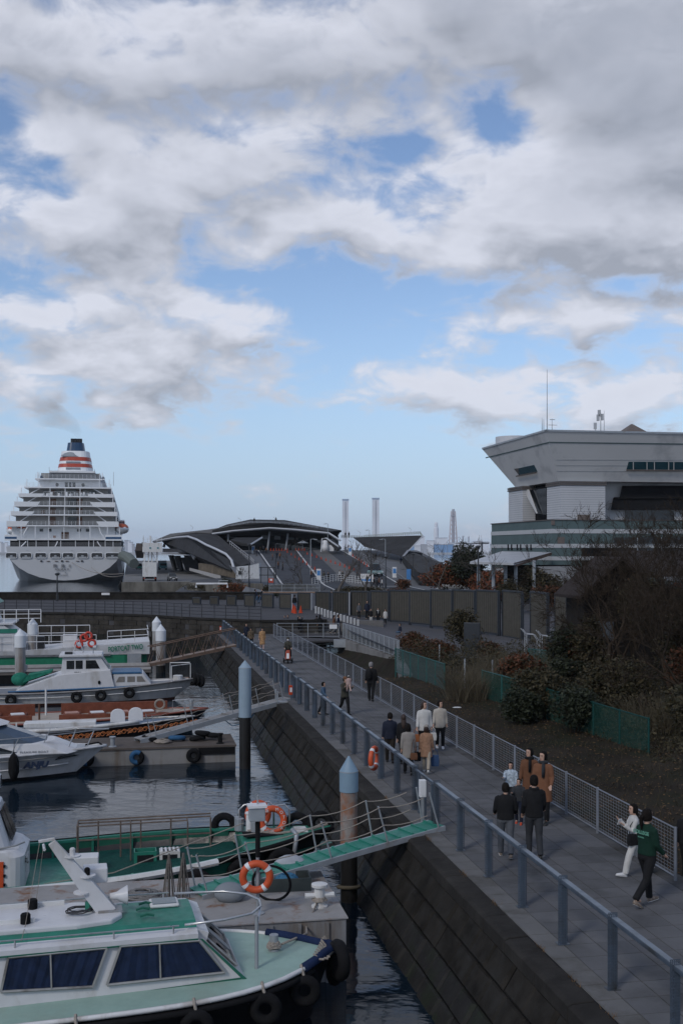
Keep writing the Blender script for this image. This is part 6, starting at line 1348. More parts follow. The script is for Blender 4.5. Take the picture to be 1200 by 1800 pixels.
MB().slab([(x, -1.05, z) for x, z in ((5.3, 1.55), (9.45, 1.5), (8.35, 2.62), (5.45, 2.62))], (0, 2.0, 0)).build('wheelhouse', white, bF, bevel=.03); MB().slab([(x, -1.2, z) for x, z in ((5.15, 2.62), (8.6, 2.62), (8.5, 2.76), (5.2, 2.76))], (0, 2.3, 0)).build('roof', white, bF, bevel=.03)
for x0, x1, x2, x3 in ((5.75, 6.35, 6.35, 5.75), (6.45, 7.0, 7.0, 6.45), (7.25, 8.35, 8.0, 7.25)): MB().slab([(x0, -1.065, 1.95), (x1, -1.065, 1.95), (x2, -1.065, 2.42), (x3, -1.065, 2.42)], (0, .012, 0)).build('window', glass, bF)
MB().slab([(9.17, -.9, 1.8), (9.17, .85, 1.8), (8.5, .85, 2.5), (8.5, -.9, 2.5)], (.02, 0, .02)).build('windscreen', mat('pale_screen', (.20, .23, .25), .15), bF)
MB().slab([(x, -1.15, z) for x, z in ((9.4, .9), (13.0-.6, 1.0), (11.75, 1.62), (9.4, 1.62))], (0, 2.2, 0)).build('fore_cabin', white, bF, bevel=.03); MB().slab([(x, -1.18, z) for x, z in ((9.3, 1.63), (11.7, 1.63), (11.5, 1.74), (9.3, 1.74))], (0, 2.26, 0)).build('blue_top', blu, bF, bevel=.02)
cur2 = mat('curtained_pane', (.18, .165, .15), .4)
for x0, x1, x2, x3 in ((9.6, 10.3, 10.3, 9.85), (10.5, 11.1, 11.1, 10.5), (11.25, 11.95, 11.65, 11.25)): MB().slab([(x0, -1.165, 1.17), (x1, -1.165, 1.17), (x2, -1.165, 1.48), (x3, -1.165, 1.48)], (0, .012, 0)).build('window', cur2, bF)
MB().lathe([(.11, 0), (.11, .03)], 12, (8.3, -1.34, 1.2), 'y').build('porthole', glass, bF); text('かもめ 3', .14, ink, bF, (6.6, -1.072, 1.7), (R(90), 0, 0), depth=.003); text('YOKOHAMA', .1, ink, bF, (8.0, -1.072, 1.75), (R(90), 0, 0), depth=.003)
MB().tube([(6.2, -.1, 2.76), (6.6, -.1, 3.6), (7.0, -.1, 2.76)], .035, 5).build('mast', white, bF); MB().tube([(6.2, .5, 2.76), (6.6, -.1, 3.6), (7.0, .5, 2.76)], .035, 5).build('mast', white, bF); MB().bx((5.6, -.9, 2.76), (6.2, -.5, 2.88)).build('black_hatch', blackp, bF); MB().lathe([(.1, -.12), (.14, .14)], 10, (7.9, -.5, 3.1), 'x').build('searchlight', gsteel, bF); MB().tube([(7.8, -.5, 2.76), (7.8, -.5, 3.1)], .04, 5).build('light_post', gsteel, bF)
for o_ in set(bF.children)-_n0: o_.scale.x *= .70; o_.location.x = o_.location.x*.70+2.09
gs = mat('green_sheet', (.02, .15, .10), .8, var=.25, sc=6); MB().ell((3.55, -.2, 1.35), (.5, .6, .38), 12, 8).build('green_cover', gs, bF, smooth=True); MB().slab([(x, -.8, z) for x, z in ((3.7, 1.2), (5.3, 1.75), (5.3, 1.85), (4.0, 1.62))], (0, 1.2, 0)).build('green_cover', gs, bF)
for x in (1.2, 3.2, 6.7, 8.0, 9.55): tyre(bF, (x if x != 1.2 else 1.0, -hbF(x)-.14, zsF(x)-.32), (.05, 1, 0), .22, .10)
for z, x in ((-.12, 13.35), (-.2, 13.6), (-.1, 13.15)): tyre(bF, (x, -.12, zsF(13.4)+z), (.9, .5, 0), .25, .12)
MB().bx((13.5, -.05, .55), (13.62, .05, 1.3)).build('stem_bar', gsteel, bF); MB().bx((.6, -1.2, .75), (1.5, -.5, 1.0)).build('deck_box', white2, bF)
for x in (12.3,): MB().lathe([(.28, 0), (.28, .32)], 12, (x, .1, zsF(12)-.08)).build('rope_drum', offwhite, bF)
mb = MB(); mb.tube([(11.9, -.95, 1.1), (11.9, -.95, 2.0), (13.0, -.35, 2.05), (13.0, -.35, 1.25)], .03, 5); mb.tube([(11.9, .95, 1.1), (11.9, .95, 2.0), (13.0, .35, 2.05)], .03, 5); mb.build('bow_rail', offwhite, bF)
# ---------------------------------------------------------------- green and white ferry behind the piles
bG = boat('passenger_ferry', 'white and green passenger catamaran with lettered bulwark', 'boat', Vector((-14.2, 83.6, 0)), 17)
MB().loft([[(x, -2.3, 1.0), (x, 2.3, 1.0), (x, 2.4, z), (x, -2.4, z)] for x, z in ((0, 1.35), (7, 1.35), (9.5, 1.45), (12, 1.62), (16.8, 1.9))]).build('bulwark', white, bG)
for y in (-1.7, 1.7): MB().loft([[(x, y-w, .2), (x, y+w, .2), (x, y+w, 1.02), (x, y-w, 1.02)] for x, w in ((0, .6), (12, .6), (15, .55), (16.6, .1))]).build('hull_float', mat('ferry_green', (.012, .16, .085), .45), bG); MB().bx((0, -2.42, .92), (14, -2.36, 1.06)).build('rub_strip', gsteel, bG)
text('PORTCAT TWO', .52, mat('ferry_letter_green', (.015, .16, .10), .5), bG, (15.1, -2.47, 1.30), (R(90), R(-4.2), 0), depth=.004, sx=.66, bold=.012)
MB().bx((15.2, -2.45, .2), (16.2, -2.36, 1.05)).build('grey_plate', gsteel, bG)
mb = MB()
for (x0, x1, z0, h) in ((8.0, 11.4, 1.45, 1.0), (8.6, 12.4, 1.6, 1.25), (13.8, 16.7, 1.8, .9), (5.4, 7.2, 1.4, 1.1), (10.8, 13, 1.65, .8)):
    yv = -2.35 if x0 != 8.6 else 2.2
    for z in (h, h*.55): mb.tube([(x0, yv, z0+z), (x1, yv, z0+z+(.12 if x0 > 13 else 0))], .03, 4)
    n = max(2, int((x1-x0)/.8))
    for k in range(n+1): x = x0+(x1-x0)*k/n; mb.tube([(x, yv, z0-.05), (x, yv, z0+h)], .028, 4)
for z in (.9, .5): mb.tube([(16.7, -2.35, 1.9+z), (16.7, 2.3, 1.9+z)], .03, 4)
mb.build('deck_railing', white2, bG)
_n0 = set(bG.children)
MB().slab([(x, -2.2, z) for x, z in ((-2, 1.35), (5.2, 1.35), (5.0, 2.2), (3.6, 3.25), (-2, 3.25))], (0, 4.4, 0)).build('cabin', white, bG, bevel=.04); MB().bx((-2, -2.26, 2.65), (4.6, -2.2, 2.95)).build('green_stripe', green, bG); MB().bx((-2, -2.3, 3.25), (4.3, 2.3, 3.36)).build('upper_deck', white, bG)
for x0, x1 in ((-1.6, .5), (1.0, 2.9)): MB().bx((x0, -2.225, 1.65), (x1, -2.195, 2.5)).build('window', glass, bG)
MB().slab([(x, -1.5, z) for x, z in ((-2, 3.36), (3.2, 3.36), (2.7, 4.75), (-2, 4.75))], (0, 3, 0)).build('bridge', white, bG, bevel=.03); MB().slab([(x, -1.7, z) for x, z in ((-2.2, 4.75), (3.3, 4.75), (3.0, 5.0), (-2.2, 5.0))], (0, 3.4, 0)).build('bridge_roof', green, bG, bevel=.03)
for x0, x1 in ((-1.2, .1), (.3, 1.9)): MB().bx((x0, -1.525, 3.95), (x1, -1.49, 4.6)).build('bridge_window', glass, bG)
MB().slab([(3.12, -1.3, 3.85), (3.12, 1.3, 3.85), (2.82, 1.3, 4.62), (2.82, -1.3, 4.62)], (.02, 0, 0)).build('bridge_front', glass, bG)
for x, y in ((1.0, -.5), (1.9, .2), (.2, .4), (2.3, -.6)): MB().lathe([(.12, 0), (.12, .5), (.3, .52), (.3, .75), (.1, .85)], 10, (x, y, 5.0)).build('radar_dome', white2, bG)
mb = MB(); rail(mb, 2.8, 6.2, -1.9, 3.36, .95, .7); mb.build('upper_railing', white2, bG)
for o_ in set(bG.children)-_n0: o_.location.x += 2.9
for k in range(7): MB().bx((5.4, -2.0, .6+.22*k), (6.2, -1.2, .66+.22*k)).build('stair_tread', white2, bG)
for x, z in ((11.8, 1.8), (12.7, 1.85), (12.15, 2.25), (12.45, 2.4)): MB().torus((x, -2.46, z), .24, .08, (0, 1, 0), 16, 6).build('life_ring', mat('ferry_red_ring', (.50, .05, .03), .5), bG, smooth=True)
MB().bx((8.4, -1.6, 1.4), (9.3, -.6, 2.3)).build('dark_engine_box', blackp, bG); MB().bx((10.6, -1.6, 1.5), (11.6, -.6, 2.4)).build('white_box', white2, bG)
# far dark floats under the truss gangway
PF = Vector((-12.6, 73.2, 0)); pf = thing('far_pontoon', 'long low far pontoon with pale rails between piles and ferry', 'pontoon', PF-V*14, TH); MB().bx((0, 0, -.2), (14, 2.4, .55)).build('float_body', dark, pf); MB().bx((-.05, -.08, .56), (14.1, 2.5, .75)).build('deck', mat('far_pontoon_deck', (.14, .125, .115), .8), pf)
MB().bx((-.1, -.15, .76), (14.1, -.02, .9)).build('edge_beam', mat('pale_edge_beam', (.36, .35, .34), .7), pf); MB().bx((-.1, 2.3, .76), (14.1, 2.45, .95)).build('edge_beam', mat('pale_edge_beam', (.36, .35, .34), .7), pf)
for x in (3, 6, 9.5): MB().lathe([(.2, 0), (.2, .35)], 10, (x, 1, .75)).build('bollard', gsteel, pf)
# ---------------------------------------------------------------- piles
capw = mat('pile_cap_white', (.60, .62, .64), .5, var=.04); pilem = mat('pile_grey_steel', (.30, .30, .30), .55, var=.12, sc=1.2, dirt=(.13, .085, .05), damt=.45, dsc=1.2, streak=9); wetp = mat('pile_wet', (.015, .014, .013), .4)
rustp = mat('pile_rusty', (.22, .20, .185), .7, var=.3, sc=3, dirt=(.25, .085, .028), damt=.62, dsc=2.4, streak=1.6); bluep = mat('pile_cap_blue', (.17, .25, .32), .5, var=.05)
def pile(p, tip, r, hcap, label, capm=capw, body=pilem, wet=.5, cone_=.45, band=None):
    t = thing('mooring_pile', label, 'mooring pile', (p[0], p[1], 0), 0, 'mooring piles'); zc_ = tip-cone_
    MB().lathe([(r*1.10, zc_-hcap), (r*1.10, zc_), (.02, tip)], 24).build('cap', capm, t); MB().lathe([(r, wet), (r, zc_-hcap)], 24).build('shaft', body, t); MB().lathe([(r*.99, -2.5), (r*.99, wet)], 24).build('wet_foot', wetp, t)
    if band: MB().lathe([(r*1.115, zc_-.02), (r*1.115, zc_+.0)], 24).build('seam', gsteel, t)
    return t
pile((-20.6, 71.6), 3.54, .33, .75, 'white-capped steel pile, nearer of the left-hand pair beside the ferry'); pile((-22.3, 80.6), 3.67, .33, .75, 'white-capped steel pile, farther of the left-hand pair beside the ferry')
pile((-12.65, 78.2), 3.38, .33, .72, 'white-capped steel pile, nearer of the pair at the ferry bow'); pile((-14.9, 90.0), 3.2, .33, .72, 'white-capped steel pile, farther of the pair at the ferry bow')
pile((-3.80, 44.0), 4.25, .225, 1.95, 'pale blue pile standing at the end of the concrete pontoon', mat('pile_cap_pale_blue', (.23, .30, .36), .5, var=.06, dirt=(.12, .15, .17), damt=.3, streak=6), wetp, .4, .28, 1)
pile((.18, 27.4), 3.56, .21, .50, 'rusty pile with a pale blue pointed cap by the green gangway', bluep, rustp, 1.15, .36, 1)
tag(MB().torus((0, 0, 0), .26, .05, (0, .2, 1), 18, 6).build('rope_collar', mat('collar_rope', (.10, .085, .06), .9), smooth=True), 'loose rope collar round the rusty pile near the water', 'rope').location = (.18, 27.4, .35)
# ---------------------------------------------------------------- gangways
def gangway(name, label, a, b, w, m, frame, steps, rails=True, th=.12, post=None, h=1.0):
    a, b = Vector(a), Vector(b); d = b-a; L = d.length; hd = Vector((d.x, d.y, 0)).normalized(); s = Vector((-hd.y, hd.x, 0)); r_ = thing(name, label, 'gangway', a); up_ = s.cross(d.normalized())*-1
    if up_.z < 0: up_ = -up_
    MB().slab([s*-w/2, d+s*-w/2, d+s*w/2, s*w/2], up_*-.03).build('walkway', m, r_)
    for g in (-1, 1): MB().slab([s*g*w/2, d+s*g*w/2, d+s*g*w/2+up_*-th, s*g*w/2+up_*-th], s*g*.05).build('side_beam', frame, r_)
    for k in range(steps): c = d*((k+.5)/steps); MB().slab([c+s*-w/2*.98, c+s*w/2*.98, c+s*w/2*.98+d.normalized()*.05, c+s*-w/2*.98+d.normalized()*.05], up_*.035).build('tread_bar', m, r_)
    return r_, d, s, up_, L
ga, gb_ = Vector((-3.1, 23.75, 1.36)), Vector((2.30, 27.0, 2.02))
r_, d, s, u_, L_ = gangway('green_gangway', 'green ribbed gangway from the rusty pontoon up to the promenade', ga, gb_, .62, mat('gangway_green', (.025, .19, .14), .5, var=.15, dirt=(.03, .11, .085), damt=.4), gsteel, 17)
for t in (.02, .20, .50, .74, .97):
    for g in (-1, 1): MB().tube([d*t+s*g*.34, d*t+s*g*.36+Vector((.05*g, 0, .88))+d.normalized()*-.22], .022, 6).build('rail_post', gsteel, r_)
for g in (-1, 1):
    for hh in (.42, .86):
        pts = []
        ts = [.02, .20, .50, .74, .97]
        for t0, t1 in zip(ts, ts[1:]):
            for k in range(6): q = k/6; t = t0+(t1-t0)*q; pts.append(d*t+s*g*.355+Vector((0, 0, hh))+d.normalized()*(-.22*hh/.88)+Vector((0, 0, -.10*4*q*(1-q))))
        MB().tube(pts, .013, 4).build('hand_rope', rope, r_)
ga, gb_ = Vector((-8.4, 45.9, .85)), Vector((-2.45, 50.0, 2.0))
r_, d, s, u_, L_ = gangway('grey_gangway', 'narrow grey gangway from the concrete pontoon up to the promenade', ga, gb_, .55, mat('gangway_grey', (.24, .235, .23), .7, var=.15, dirt=(.1, .09, .08), damt=.4), gsteel, 8, th=.2)
for t in (.1, .34, .6, .78, .95):
    for g in (-1, 1): MB().tube([d*t+s*g*.3, d*t+s*g*.3+Vector((0, 0, .85))-d.normalized()*.2], .02, 5).build('rail_post', gsteel, r_)
for g in (-1, 1):
    for hh in (.4, .82): MB().tube([d*t+s*g*.3+Vector((0, 0, hh-.06*math.sin(t*30)**2))-d.normalized()*.2*hh for t in [.1+.85*k/16 for k in range(17)]], .011, 4).build('hand_rope', rope, r_)
MB().tube([d*.55+Vector((0, -.2, -.1)), d*.62+Vector((0, -.3, -.55)), d*.72+Vector((0, -.3, -.6)), d*.8+Vector((0, -.2, -.1))], .02, 5).build('blue_line', mat('blue_rope', (.04, .13, .22), .8), r_)
rt_ = mat('rusty_truss', (.13, .09, .07), .75, var=.3, sc=4); ga, gb_ = Vector((-13.0, 75.3, .95)), Vector((-7.35, 77.3, 2.05))
r_, d, s, u_, L_ = gangway('truss_gangway', 'rusty truss-sided gangway from the far pontoon to the promenade', ga, gb_, .8, mat('gangway_worn', (.25, .20, .17), .8, var=.2), rt_, 6, th=.2)
for g in (-1, 1):
    mb = MB(); n = 8; mb.tube([s*g*.42+Vector((0, 0, 1.1)), d+s*g*.42+Vector((0, 0, 1.1))], .04, 4)
    for k in range(n): mb.tube([d*(k/n)+s*g*.42, d*((k+.5)/n)+s*g*.42+Vector((0, 0, 1.1)), d*((k+1)/n)+s*g*.42], .03, 4)
    mb.build('truss_side', rt_, r_)
# ---------------------------------------------------------------- small craft and a second gangway rail far left
mb = MB()
tag(MB().bx((-1.2, -.4, 0), (1.2, .4, .25)).build('grey_dinghy', gsteel, bevel=.08), 'grey hull corner peeping in at the left picture edge', 'dinghy').location = (-18.2, 59.5, .1)
# ================================================================ promenade railing with perforated posts
railp = mat('blue_grey_steel', (.072, .094, .125), .45, metal=.2, var=.12, sc=4, dirt=(.045, .048, .052), damt=.6, dsc=1.3, world=1); railtop = mat('skylit_handrail_top', (.17, .20, .235), .45, metal=.3, var=.12, sc=2, dirt=(.10, .11, .12), damt=.5, dsc=.9, world=1)
rail_ = thing('promenade_railing', 'long blue-grey railing with perforated posts along the quay edge', 'railing', R0, TH)
H_ = 1.12
def plate_grid(mb, x0, x1, y, z0, z1, nx, nz, t=.006, b=.011):
    w = x1-x0; h = z1-z0
    for i in range(nx+1): x = x0+b/2+(w-b)*i/nx; mb.bx((x-b/2, y-t/2, z0), (x+b/2, y+t/2, z1))
    for k in range(nz+1): z = z0+b/2+(h-b)*k/nz; mb.bx((x0+.0005, y-t/2+.0006, z-b/2), (x1-.0005, y+t/2-.0006, z+b/2))
near_, far_ = MB(), MB()
plate_grid(near_, -.105, .045, -.066, 0, H_+.055, 5, 26); plate_grid(near_, -.035, .115, .066, 0, H_+.03, 5, 26)
near_.bx((-.030, -.058, 0), (.038, .058, H_-.06)); near_.bx((-.10, -.08, -.002), (.11, .08, .012))
far_.bx((-.105, -.070, 0), (.045, -.062, H_+.055)).bx((-.035, .062, 0), (.115, .070, H_+.03)).bx((-.022, -.055, 0), (.030, .055, H_-.06))
pn_ = near_.build('post', railp, rail_, fix=False); pf_ = far_.build('post', railp, rail_)
pn_.location = (0, 0, 0); pf_.location = (0, 2*36, 0)
for k in range(-3, 36):
    if k in (0,): continue
    share(pn_ if k < 14 else pf_, 'post', rail_, (0, 2*k, 0))
def rseg(u0, u1, thin=False):
    if thin: MB().bx((-.03, u0, H_-.10), (.03, u1, H_-.05)).build('gate_bar', railp, rail_); MB().bx((-.025, (u0+u1)/2-.03, 0), (.025, (u0+u1)/2+.03, H_-.05)).build('gate_post', railp, rail_); return
    o = MB().bx((-.050, u0, H_-.075), (.055, u1, H_-.005)).build('rail_bar', railp, rail_, bevel=.012); MB().bx((-.046, u0+.002, H_-.0045), (.051, u1-.002, H_+.004)).build('skylit_rail_top', railtop, o)  # lighter strip on the bar, sky light put into its colour
us = [2*k for k in range(-3, 37)]
for a, b in zip(us, us[1:]): rseg(a+.004, b-.004, a in (10, 32, 62))
for u in (10.35, 11.6): MB().bx((-.03, u-.03, 0), (.03, u+.03, H_-.05)).build('gate_post', railp, rail_)
jb = thing('junction_box', 'slim pale grey box on a stand outside the railing by the green gangway', 'junction box', Q(-.18, 10.6, 0), TH); MB().box((0, 0, .85), (.16, .14, .42)).build('box', white2, jb, bevel=.01); MB().bx((-.03, -.03, 0), (.03, .03, .64)).build('stand', gsteel, jb)
ring_buoy('lifebuoy', 'orange lifebuoy strapped upright on the promenade railing', Q(-.16, 16.2, .56), TH+R(57), .37, .075, 0)
for (u, lab) in ((33.3, 'small orange reel box hung outside the railing by the grey gangway'), (72.3, 'small orange reel box at the far end of the railing')):
    r_ = thing('reel_box', lab, 'box', Q(-.2, u, .35), TH); MB().box((0, 0, .1), (.16, .16, .42)).build('box', cm_, r_, bevel=.02); MB().box((0, -.085, .12), (.1, .01, .2)).build('plate', white2, r_)
gbk = thing('gangway_footing', 'dark bracket frame under the top of the grey gangway', 'bracket', Q(-.5, 33.0, 0), TH); MB().bx((-.35, -.3, -.12), (.1, .3, .02)).build('bracket_plate', gsteel, gbk); MB().bx((-.4, -.35, .0), (-.34, -.29, .5)).build('stub_post', gsteel, gbk); MB().bx((-.4, .29, .0), (-.34, .35, .5)).build('stub_post', gsteel, gbk)
# ================================================================ mesh fence on the land side
meshm = mat('pale_mesh_fence', (.19, .205, .235), .5, metal=.3, var=.1, dirt=(.15, .155, .16), damt=.5, dsc=.7, world=1)
fv = PW-.08
fence('mesh_fence', 'pale grey steel mesh fence along the land side of the promenade', [Q(fv, 5.0), Q(fv-.02, 30), Q(3.50, 68.2)], 1.06, meshm, 2.0, 13, wire=.0042, pr=.034, rail_r=.018, cols=14)
fence('mesh_fence', 'short mesh fence turning away from the promenade at its near gap', [Q(fv+.25, 4.6), Q(fv+5, 5.2)], 1.06, mat('dull_mesh', (.12, .125, .13), .5), 1.8, 13, wire=.0055, pr=.03, rail_r=.018, cols=14)
# ================================================================ green chain-link fences
gfm = mat('green_fence', (.010, .075, .068), .5, var=.15); gfd = mat('dark_green_netting', (.012, .055, .045), .7, var=.2)
def chain(label, a, b, h, m, step=2.0, post=gfm):
    root = thing('chain_link_fence', label, 'fence', a); d = Vector(b)-Vector(a); L = Vector((d.x, d.y, 0)).length; n = max(1, round(L/step))
    MB().tube([(0, 0, h), d+Vector((0, 0, h))], .025, 5).build('rail', post, root); MB().tube([(0, 0, .06), d+Vector((0, 0, .06))], .02, 4).build('rail', post, root)
    p = MB().tube([(0, 0, -.3), (0, 0, h+.04)], .035, 6).build('post', post, root)
    for k in range(1, n+1): share(p, 'post', root, d*(k/n))
    for k in range(n):
        w = MB(); q0, q1 = d*(k/n), d*((k+1)/n); Ls = (q1-q0).length; st = .085; c = int(Ls/st)
        for i in range(-int(h/st), c):
            for sg in (1, -1):
                xa, za, xb, zb_ = i*st, 0, i*st+h, h
                if xa < 0: za = -xa; xa = 0
                if xb > Ls: zb_ = h-(xb-Ls); xb = Ls
                if xb <= xa: continue
                A = q0.lerp(q1, (xa if sg > 0 else Ls-xa)/Ls)+Vector((0, 0, za)); B = q0.lerp(q1, (xb if sg > 0 else Ls-xb)/Ls)+Vector((0, 0, zb_)); w.tube([A, B], .0055, 3, cap=False)
        w.build('chain_mesh', m, root, fix=False)
    return root
chain('bright green chain-link fence beside the dry channel, farthest run', (2.98, 61.5, PZ-.05), (4.9, 53.1, PZ-.05), 1.32, mat('dull_green_wire', (.05, .085, .085), .6), 1.35)
chain('dark green chain-link fence sagging through the shrubs on the bank', (6.3, 50.0, PZ-.05), (8.0, 43.5, PZ), 1.35, gfd, 2.2, gfm)
chain('dark green chain-link fence nearest the promenade end of the bank', (8.0, 43.4, PZ), (9.85, 35.8, PZ), 1.3, gfd, 2.0, mat('dim_green_post', (.010, .048, .044), .6))
chain('short green fence at the foot of the stair handrails', (10.4, 62, PZ-.1), (12.2, 59.5, PZ-.1), 1.3, gfm, 1.4)
for i, (x, yt, yb, Y) in enumerate(((698.5, 1127, 1176, 64), (772, 1133, 1176, 66), (816.5, 1158, 1222, 52), (865, 1160, 1215, 52))):
    a, b = D(x, yb, Y), D(x, yt, Y); o = MB().tube([(0, 0, 0), (0, 0, b.z-a.z)], .04, 6).build('marker_pole', gsteel); o.location = a; tag(o, ('plain steel pole behind the far end of the bright green fence', 'plain steel pole between bush and dark slab', 'plain steel pole among the pale reeds, left one', 'plain steel pole among the pale reeds, right one')[i], 'pole')
# ================================================================ vegetation
def leaves(c, r, n, size, seed, m, name, parent, squash=1.0, hollow=.35, lobes=7):
    rr_ = random.Random(seed); mb = MB(); L = []
    for _ in range(lobes):
        a, e = rr_.uniform(0, 6.28), rr_.uniform(-.4, 1.2); q = rr_.uniform(.3, .62); L.append((Vector((math.cos(a)*math.cos(e)*r[0]*q, math.sin(a)*math.cos(e)*r[1]*q, math.sin(e)*r[2]*q)), rr_.uniform(.35, .6)))
    for _ in range(n):
        o, s_ = rr_.choice(L); d = Vector((rr_.gauss(0, 1), rr_.gauss(0, 1), rr_.gauss(0, 1))).normalized()*(rr_.random()**.45)
        p = Vector(c)+o+Vector((d.x*r[0]*s_, d.y*r[1]*s_, d.z*r[2]*s_)); s2 = size*rr_.uniform(.6, 1.4)
        u = Vector((rr_.gauss(0, 1), rr_.gauss(0, 1), rr_.gauss(0, .7))).normalized(); w = u.cross(Vector((rr_.gauss(0, 1), rr_.gauss(0, 1), rr_.gauss(0, 1)))).normalized()
        mb.add([p-u*s2, p-w*s2*.5, p+u*s2, p+w*s2*.5], [(0, 1, 2, 3)])
    return mb.build(name, m, parent, fix=False)
def fol(name, c1, c2, c3=None):
    if name in _M: return _M[name]
    m = bpy.data.materials.new(name); m.use_nodes = True; t = m.node_tree; P = t.nodes['Principled BSDF']; P.inputs['Roughness'].default_value = .65; P.inputs['Specular IOR Level'].default_value = .25
    g = t.nodes.new('ShaderNodeNewGeometry'); r_ = t.nodes.new('ShaderNodeValToRGB'); t.links.new(g.outputs['Random Per Island'], r_.inputs[0]); e = r_.color_ramp.elements; e[0].color = c1+(1,); e[1].color = c2+(1,)
    if c3: x = e.new(.8); x.color = c3+(1,); e[1].color = c2+(1,)
    t.links.new(r_.outputs[0], P.inputs['Base Color']); _M[name] = m; return m
ffG = fol('dark_evergreen', (.010, .014, .008), (.03, .036, .018)); ffR = fol('russet_leaves', (.030, .028, .013), (.10, .035, .016), (.055, .030, .014)); ffB = fol('olive_brown_leaves', (.020, .021, .011), (.066, .052, .026)); ffO = fol('orange_russet_leaves', (.028, .030, .014), (.16, .045, .018), (.06, .035, .016)); ffY = fol('dry_reed', (.05, .04, .026), (.10, .085, .055))
bark = mat('bare_bark', (.038, .028, .020), .9, var=.3, sc=6); barkg = mat('pale_bark', (.085, .075, .066), .9, var=.3, sc=6)
def bush(label, p, r, n, size, seed, m, name='bush', cat='bush', trunk=True, group=None, lobes=9):
    b = thing(name, label, cat, p, 0, group); leaves((0, 0, r[2]*.75), r, n, size, seed, m, 'foliage', b, lobes=lobes)
    if trunk:
        rr_ = random.Random(seed); mb = MB()
        for k in range(7): a = rr_.uniform(0, 6.28); mb.tube([(0.05*math.cos(a), .05*math.sin(a), -.2), (r[0]*.3*math.cos(a), r[1]*.3*math.sin(a), r[2]*.6), (r[0]*.6*math.cos(a), r[1]*.6*math.sin(a), r[2]*1.05)], [.03, .02, .008], 4)
        mb.build('stems', bark, b)
    return b
bush('low russet bush at the corner of the bright green fence', G(722, 1152, PZ), (1.15, 1.0, .95), 2600, .075, 1, ffR)
bush('round tall olive-brown bush before the screen panels', (7.9, 72.5, PZ), (1.35, 1.2, 1.75), 5200, .08, 2, ffB, lobes=14)
bush('low russet hedge clump left of the dark slab', (6.0, 68.5, PZ-.2), (1.9, .8, .85), 3600, .075, 3, ffR); bush('small russet bush right of the dark slab', (8.9, 68, PZ-.1), (.9, .7, .8), 1600, .07, 4, ffR)
bush('dark evergreen shrub on the bank left of a twin shrub', (6.9, 42.8, PZ-.1), (.95, .9, .95), 3600, .07, 5, ffG); bush('dark evergreen shrub on the bank, larger and nearer one', (8.35, 40.3, PZ-.1), (1.25, 1.0, 1.15), 5200, .07, 6, ffG); bush('dark low shrub overhanging the green netting', (9.2, 44.5, PZ), (1.2, 1, .9), 3000, .07, 7, ffG)
bush('brown leafy shrub by the stair handrails', (13.0, 66, PZ), (1.6, .8, .8), 2400, .08, 8, ffR); bush('dark shrub below the house gable', (10.8, 54, PZ), (1.2, .9, 1.0), 2600, .08, 9, ffG)
bush('ivy-dark bush climbing the house corner', (12.6, 56.5, PZ), (1.0, .8, 2.2), 3400, .09, 10, ffB); bush('brown vine mass hanging over the house roof', (14.9, 57.2, 3.4), (.7, .6, 2.3), 2600, .08, 11, fol('vine_leaves', (.024, .018, .009), (.09, .045, .018)), 'vine', 'vine')
bush('dense brown undergrowth at the right picture edge', (12.6, 37.5, PZ-.2), (2.3, 2.2, 1.7), 7000, .075, 12, ffB); bush('dark undergrowth below the bare trees', (11.2, 45.5, PZ-.2), (1.9, 1.6, 1.6), 5200, .08, 13, ffB); bush('russet undergrowth under the nearest bare tree', (14.0, 43.5, PZ-.2), (2.0, 1.5, 2.2), 5600, .08, 14, ffR)
bush('big orange-russet tree behind the middle screen panels', (16.5, 160, 2.4), (5.4, 3, 2.8), 6500, .20, 15, ffO, 'russet_tree', 'tree', lobes=14); bush('green and russet hedge tree left of the shed', (21.0, 150, 2.4), (5, 3, 2.2), 5000, .20, 16, ffO, 'russet_tree', 'tree'); bush('olive-brown tree before the shed columns', (22.5, 128, 2.4), (3.2, 2, 2.6), 4200, .18, 17, ffB, 'leafy_tree', 'tree'); bush('dark round evergreen tree left of the shed roof', (18.0, 158, 2.4), (3.6, 3, 4.2), 6500, .2, 18, ffG, 'evergreen_tree', 'tree', lobes=14)
bush('russet bush before the shed, left of three', (14.6, 117, 2.2), (2.2, 1.4, 1.7), 2600, .14, 80, ffO); bush('olive bush before the shed, middle of three', (18.2, 118, 2.2), (2.4, 1.4, 1.9), 2600, .14, 81, ffB); bush('russet-brown bush before the shed, right of three', (21.6, 116, 2.2), (2.3, 1.4, 1.8), 2600, .14, 82, ffR)
bush('small round russet hedge ball by the lamp', (9.3, 168, 2.4), (1.6, 1.2, 1.1), 1400, .14, 19, ffR); bush('clipped orange hedge block by the plaza lamp', (7.0, 140, 2.3), (1.6, 1.0, .95), 1500, .11, 20, ffR)
bush('long clipped brown-green hedge before the ramp', (-7.6, 158, 2.4), (5.2, 1.0, .85), 4200, .12, 21, ffB, 'hedge', 'hedge', lobes=16); bush('low clipped hedge right of the pale slatted fence', (2.4, 152, 2.3), (4.3, .9, .75), 3400, .12, 22, ffB, 'hedge', 'hedge', lobes=14); bush('small dark hedge by the black mound', (-8.0, 143, 2.3), (1.2, .8, .5), 900, .1, 23, ffG, 'hedge', 'hedge')
bush('russet shrub bank beside the white hut', (-14.5, 152, 2.1), (2.6, 1.2, 1.2), 2600, .12, 24, ffO); bush('dark green shrub beside the apron fence', (-16.5, 160, 2.2), (1.4, 1, 1.4), 1500, .12, 25, ffG); bush('thin dry shrubs on the low street wall', (-21, 165, 2.3), (4, 1, .8), 1600, .1, 26, ffB)
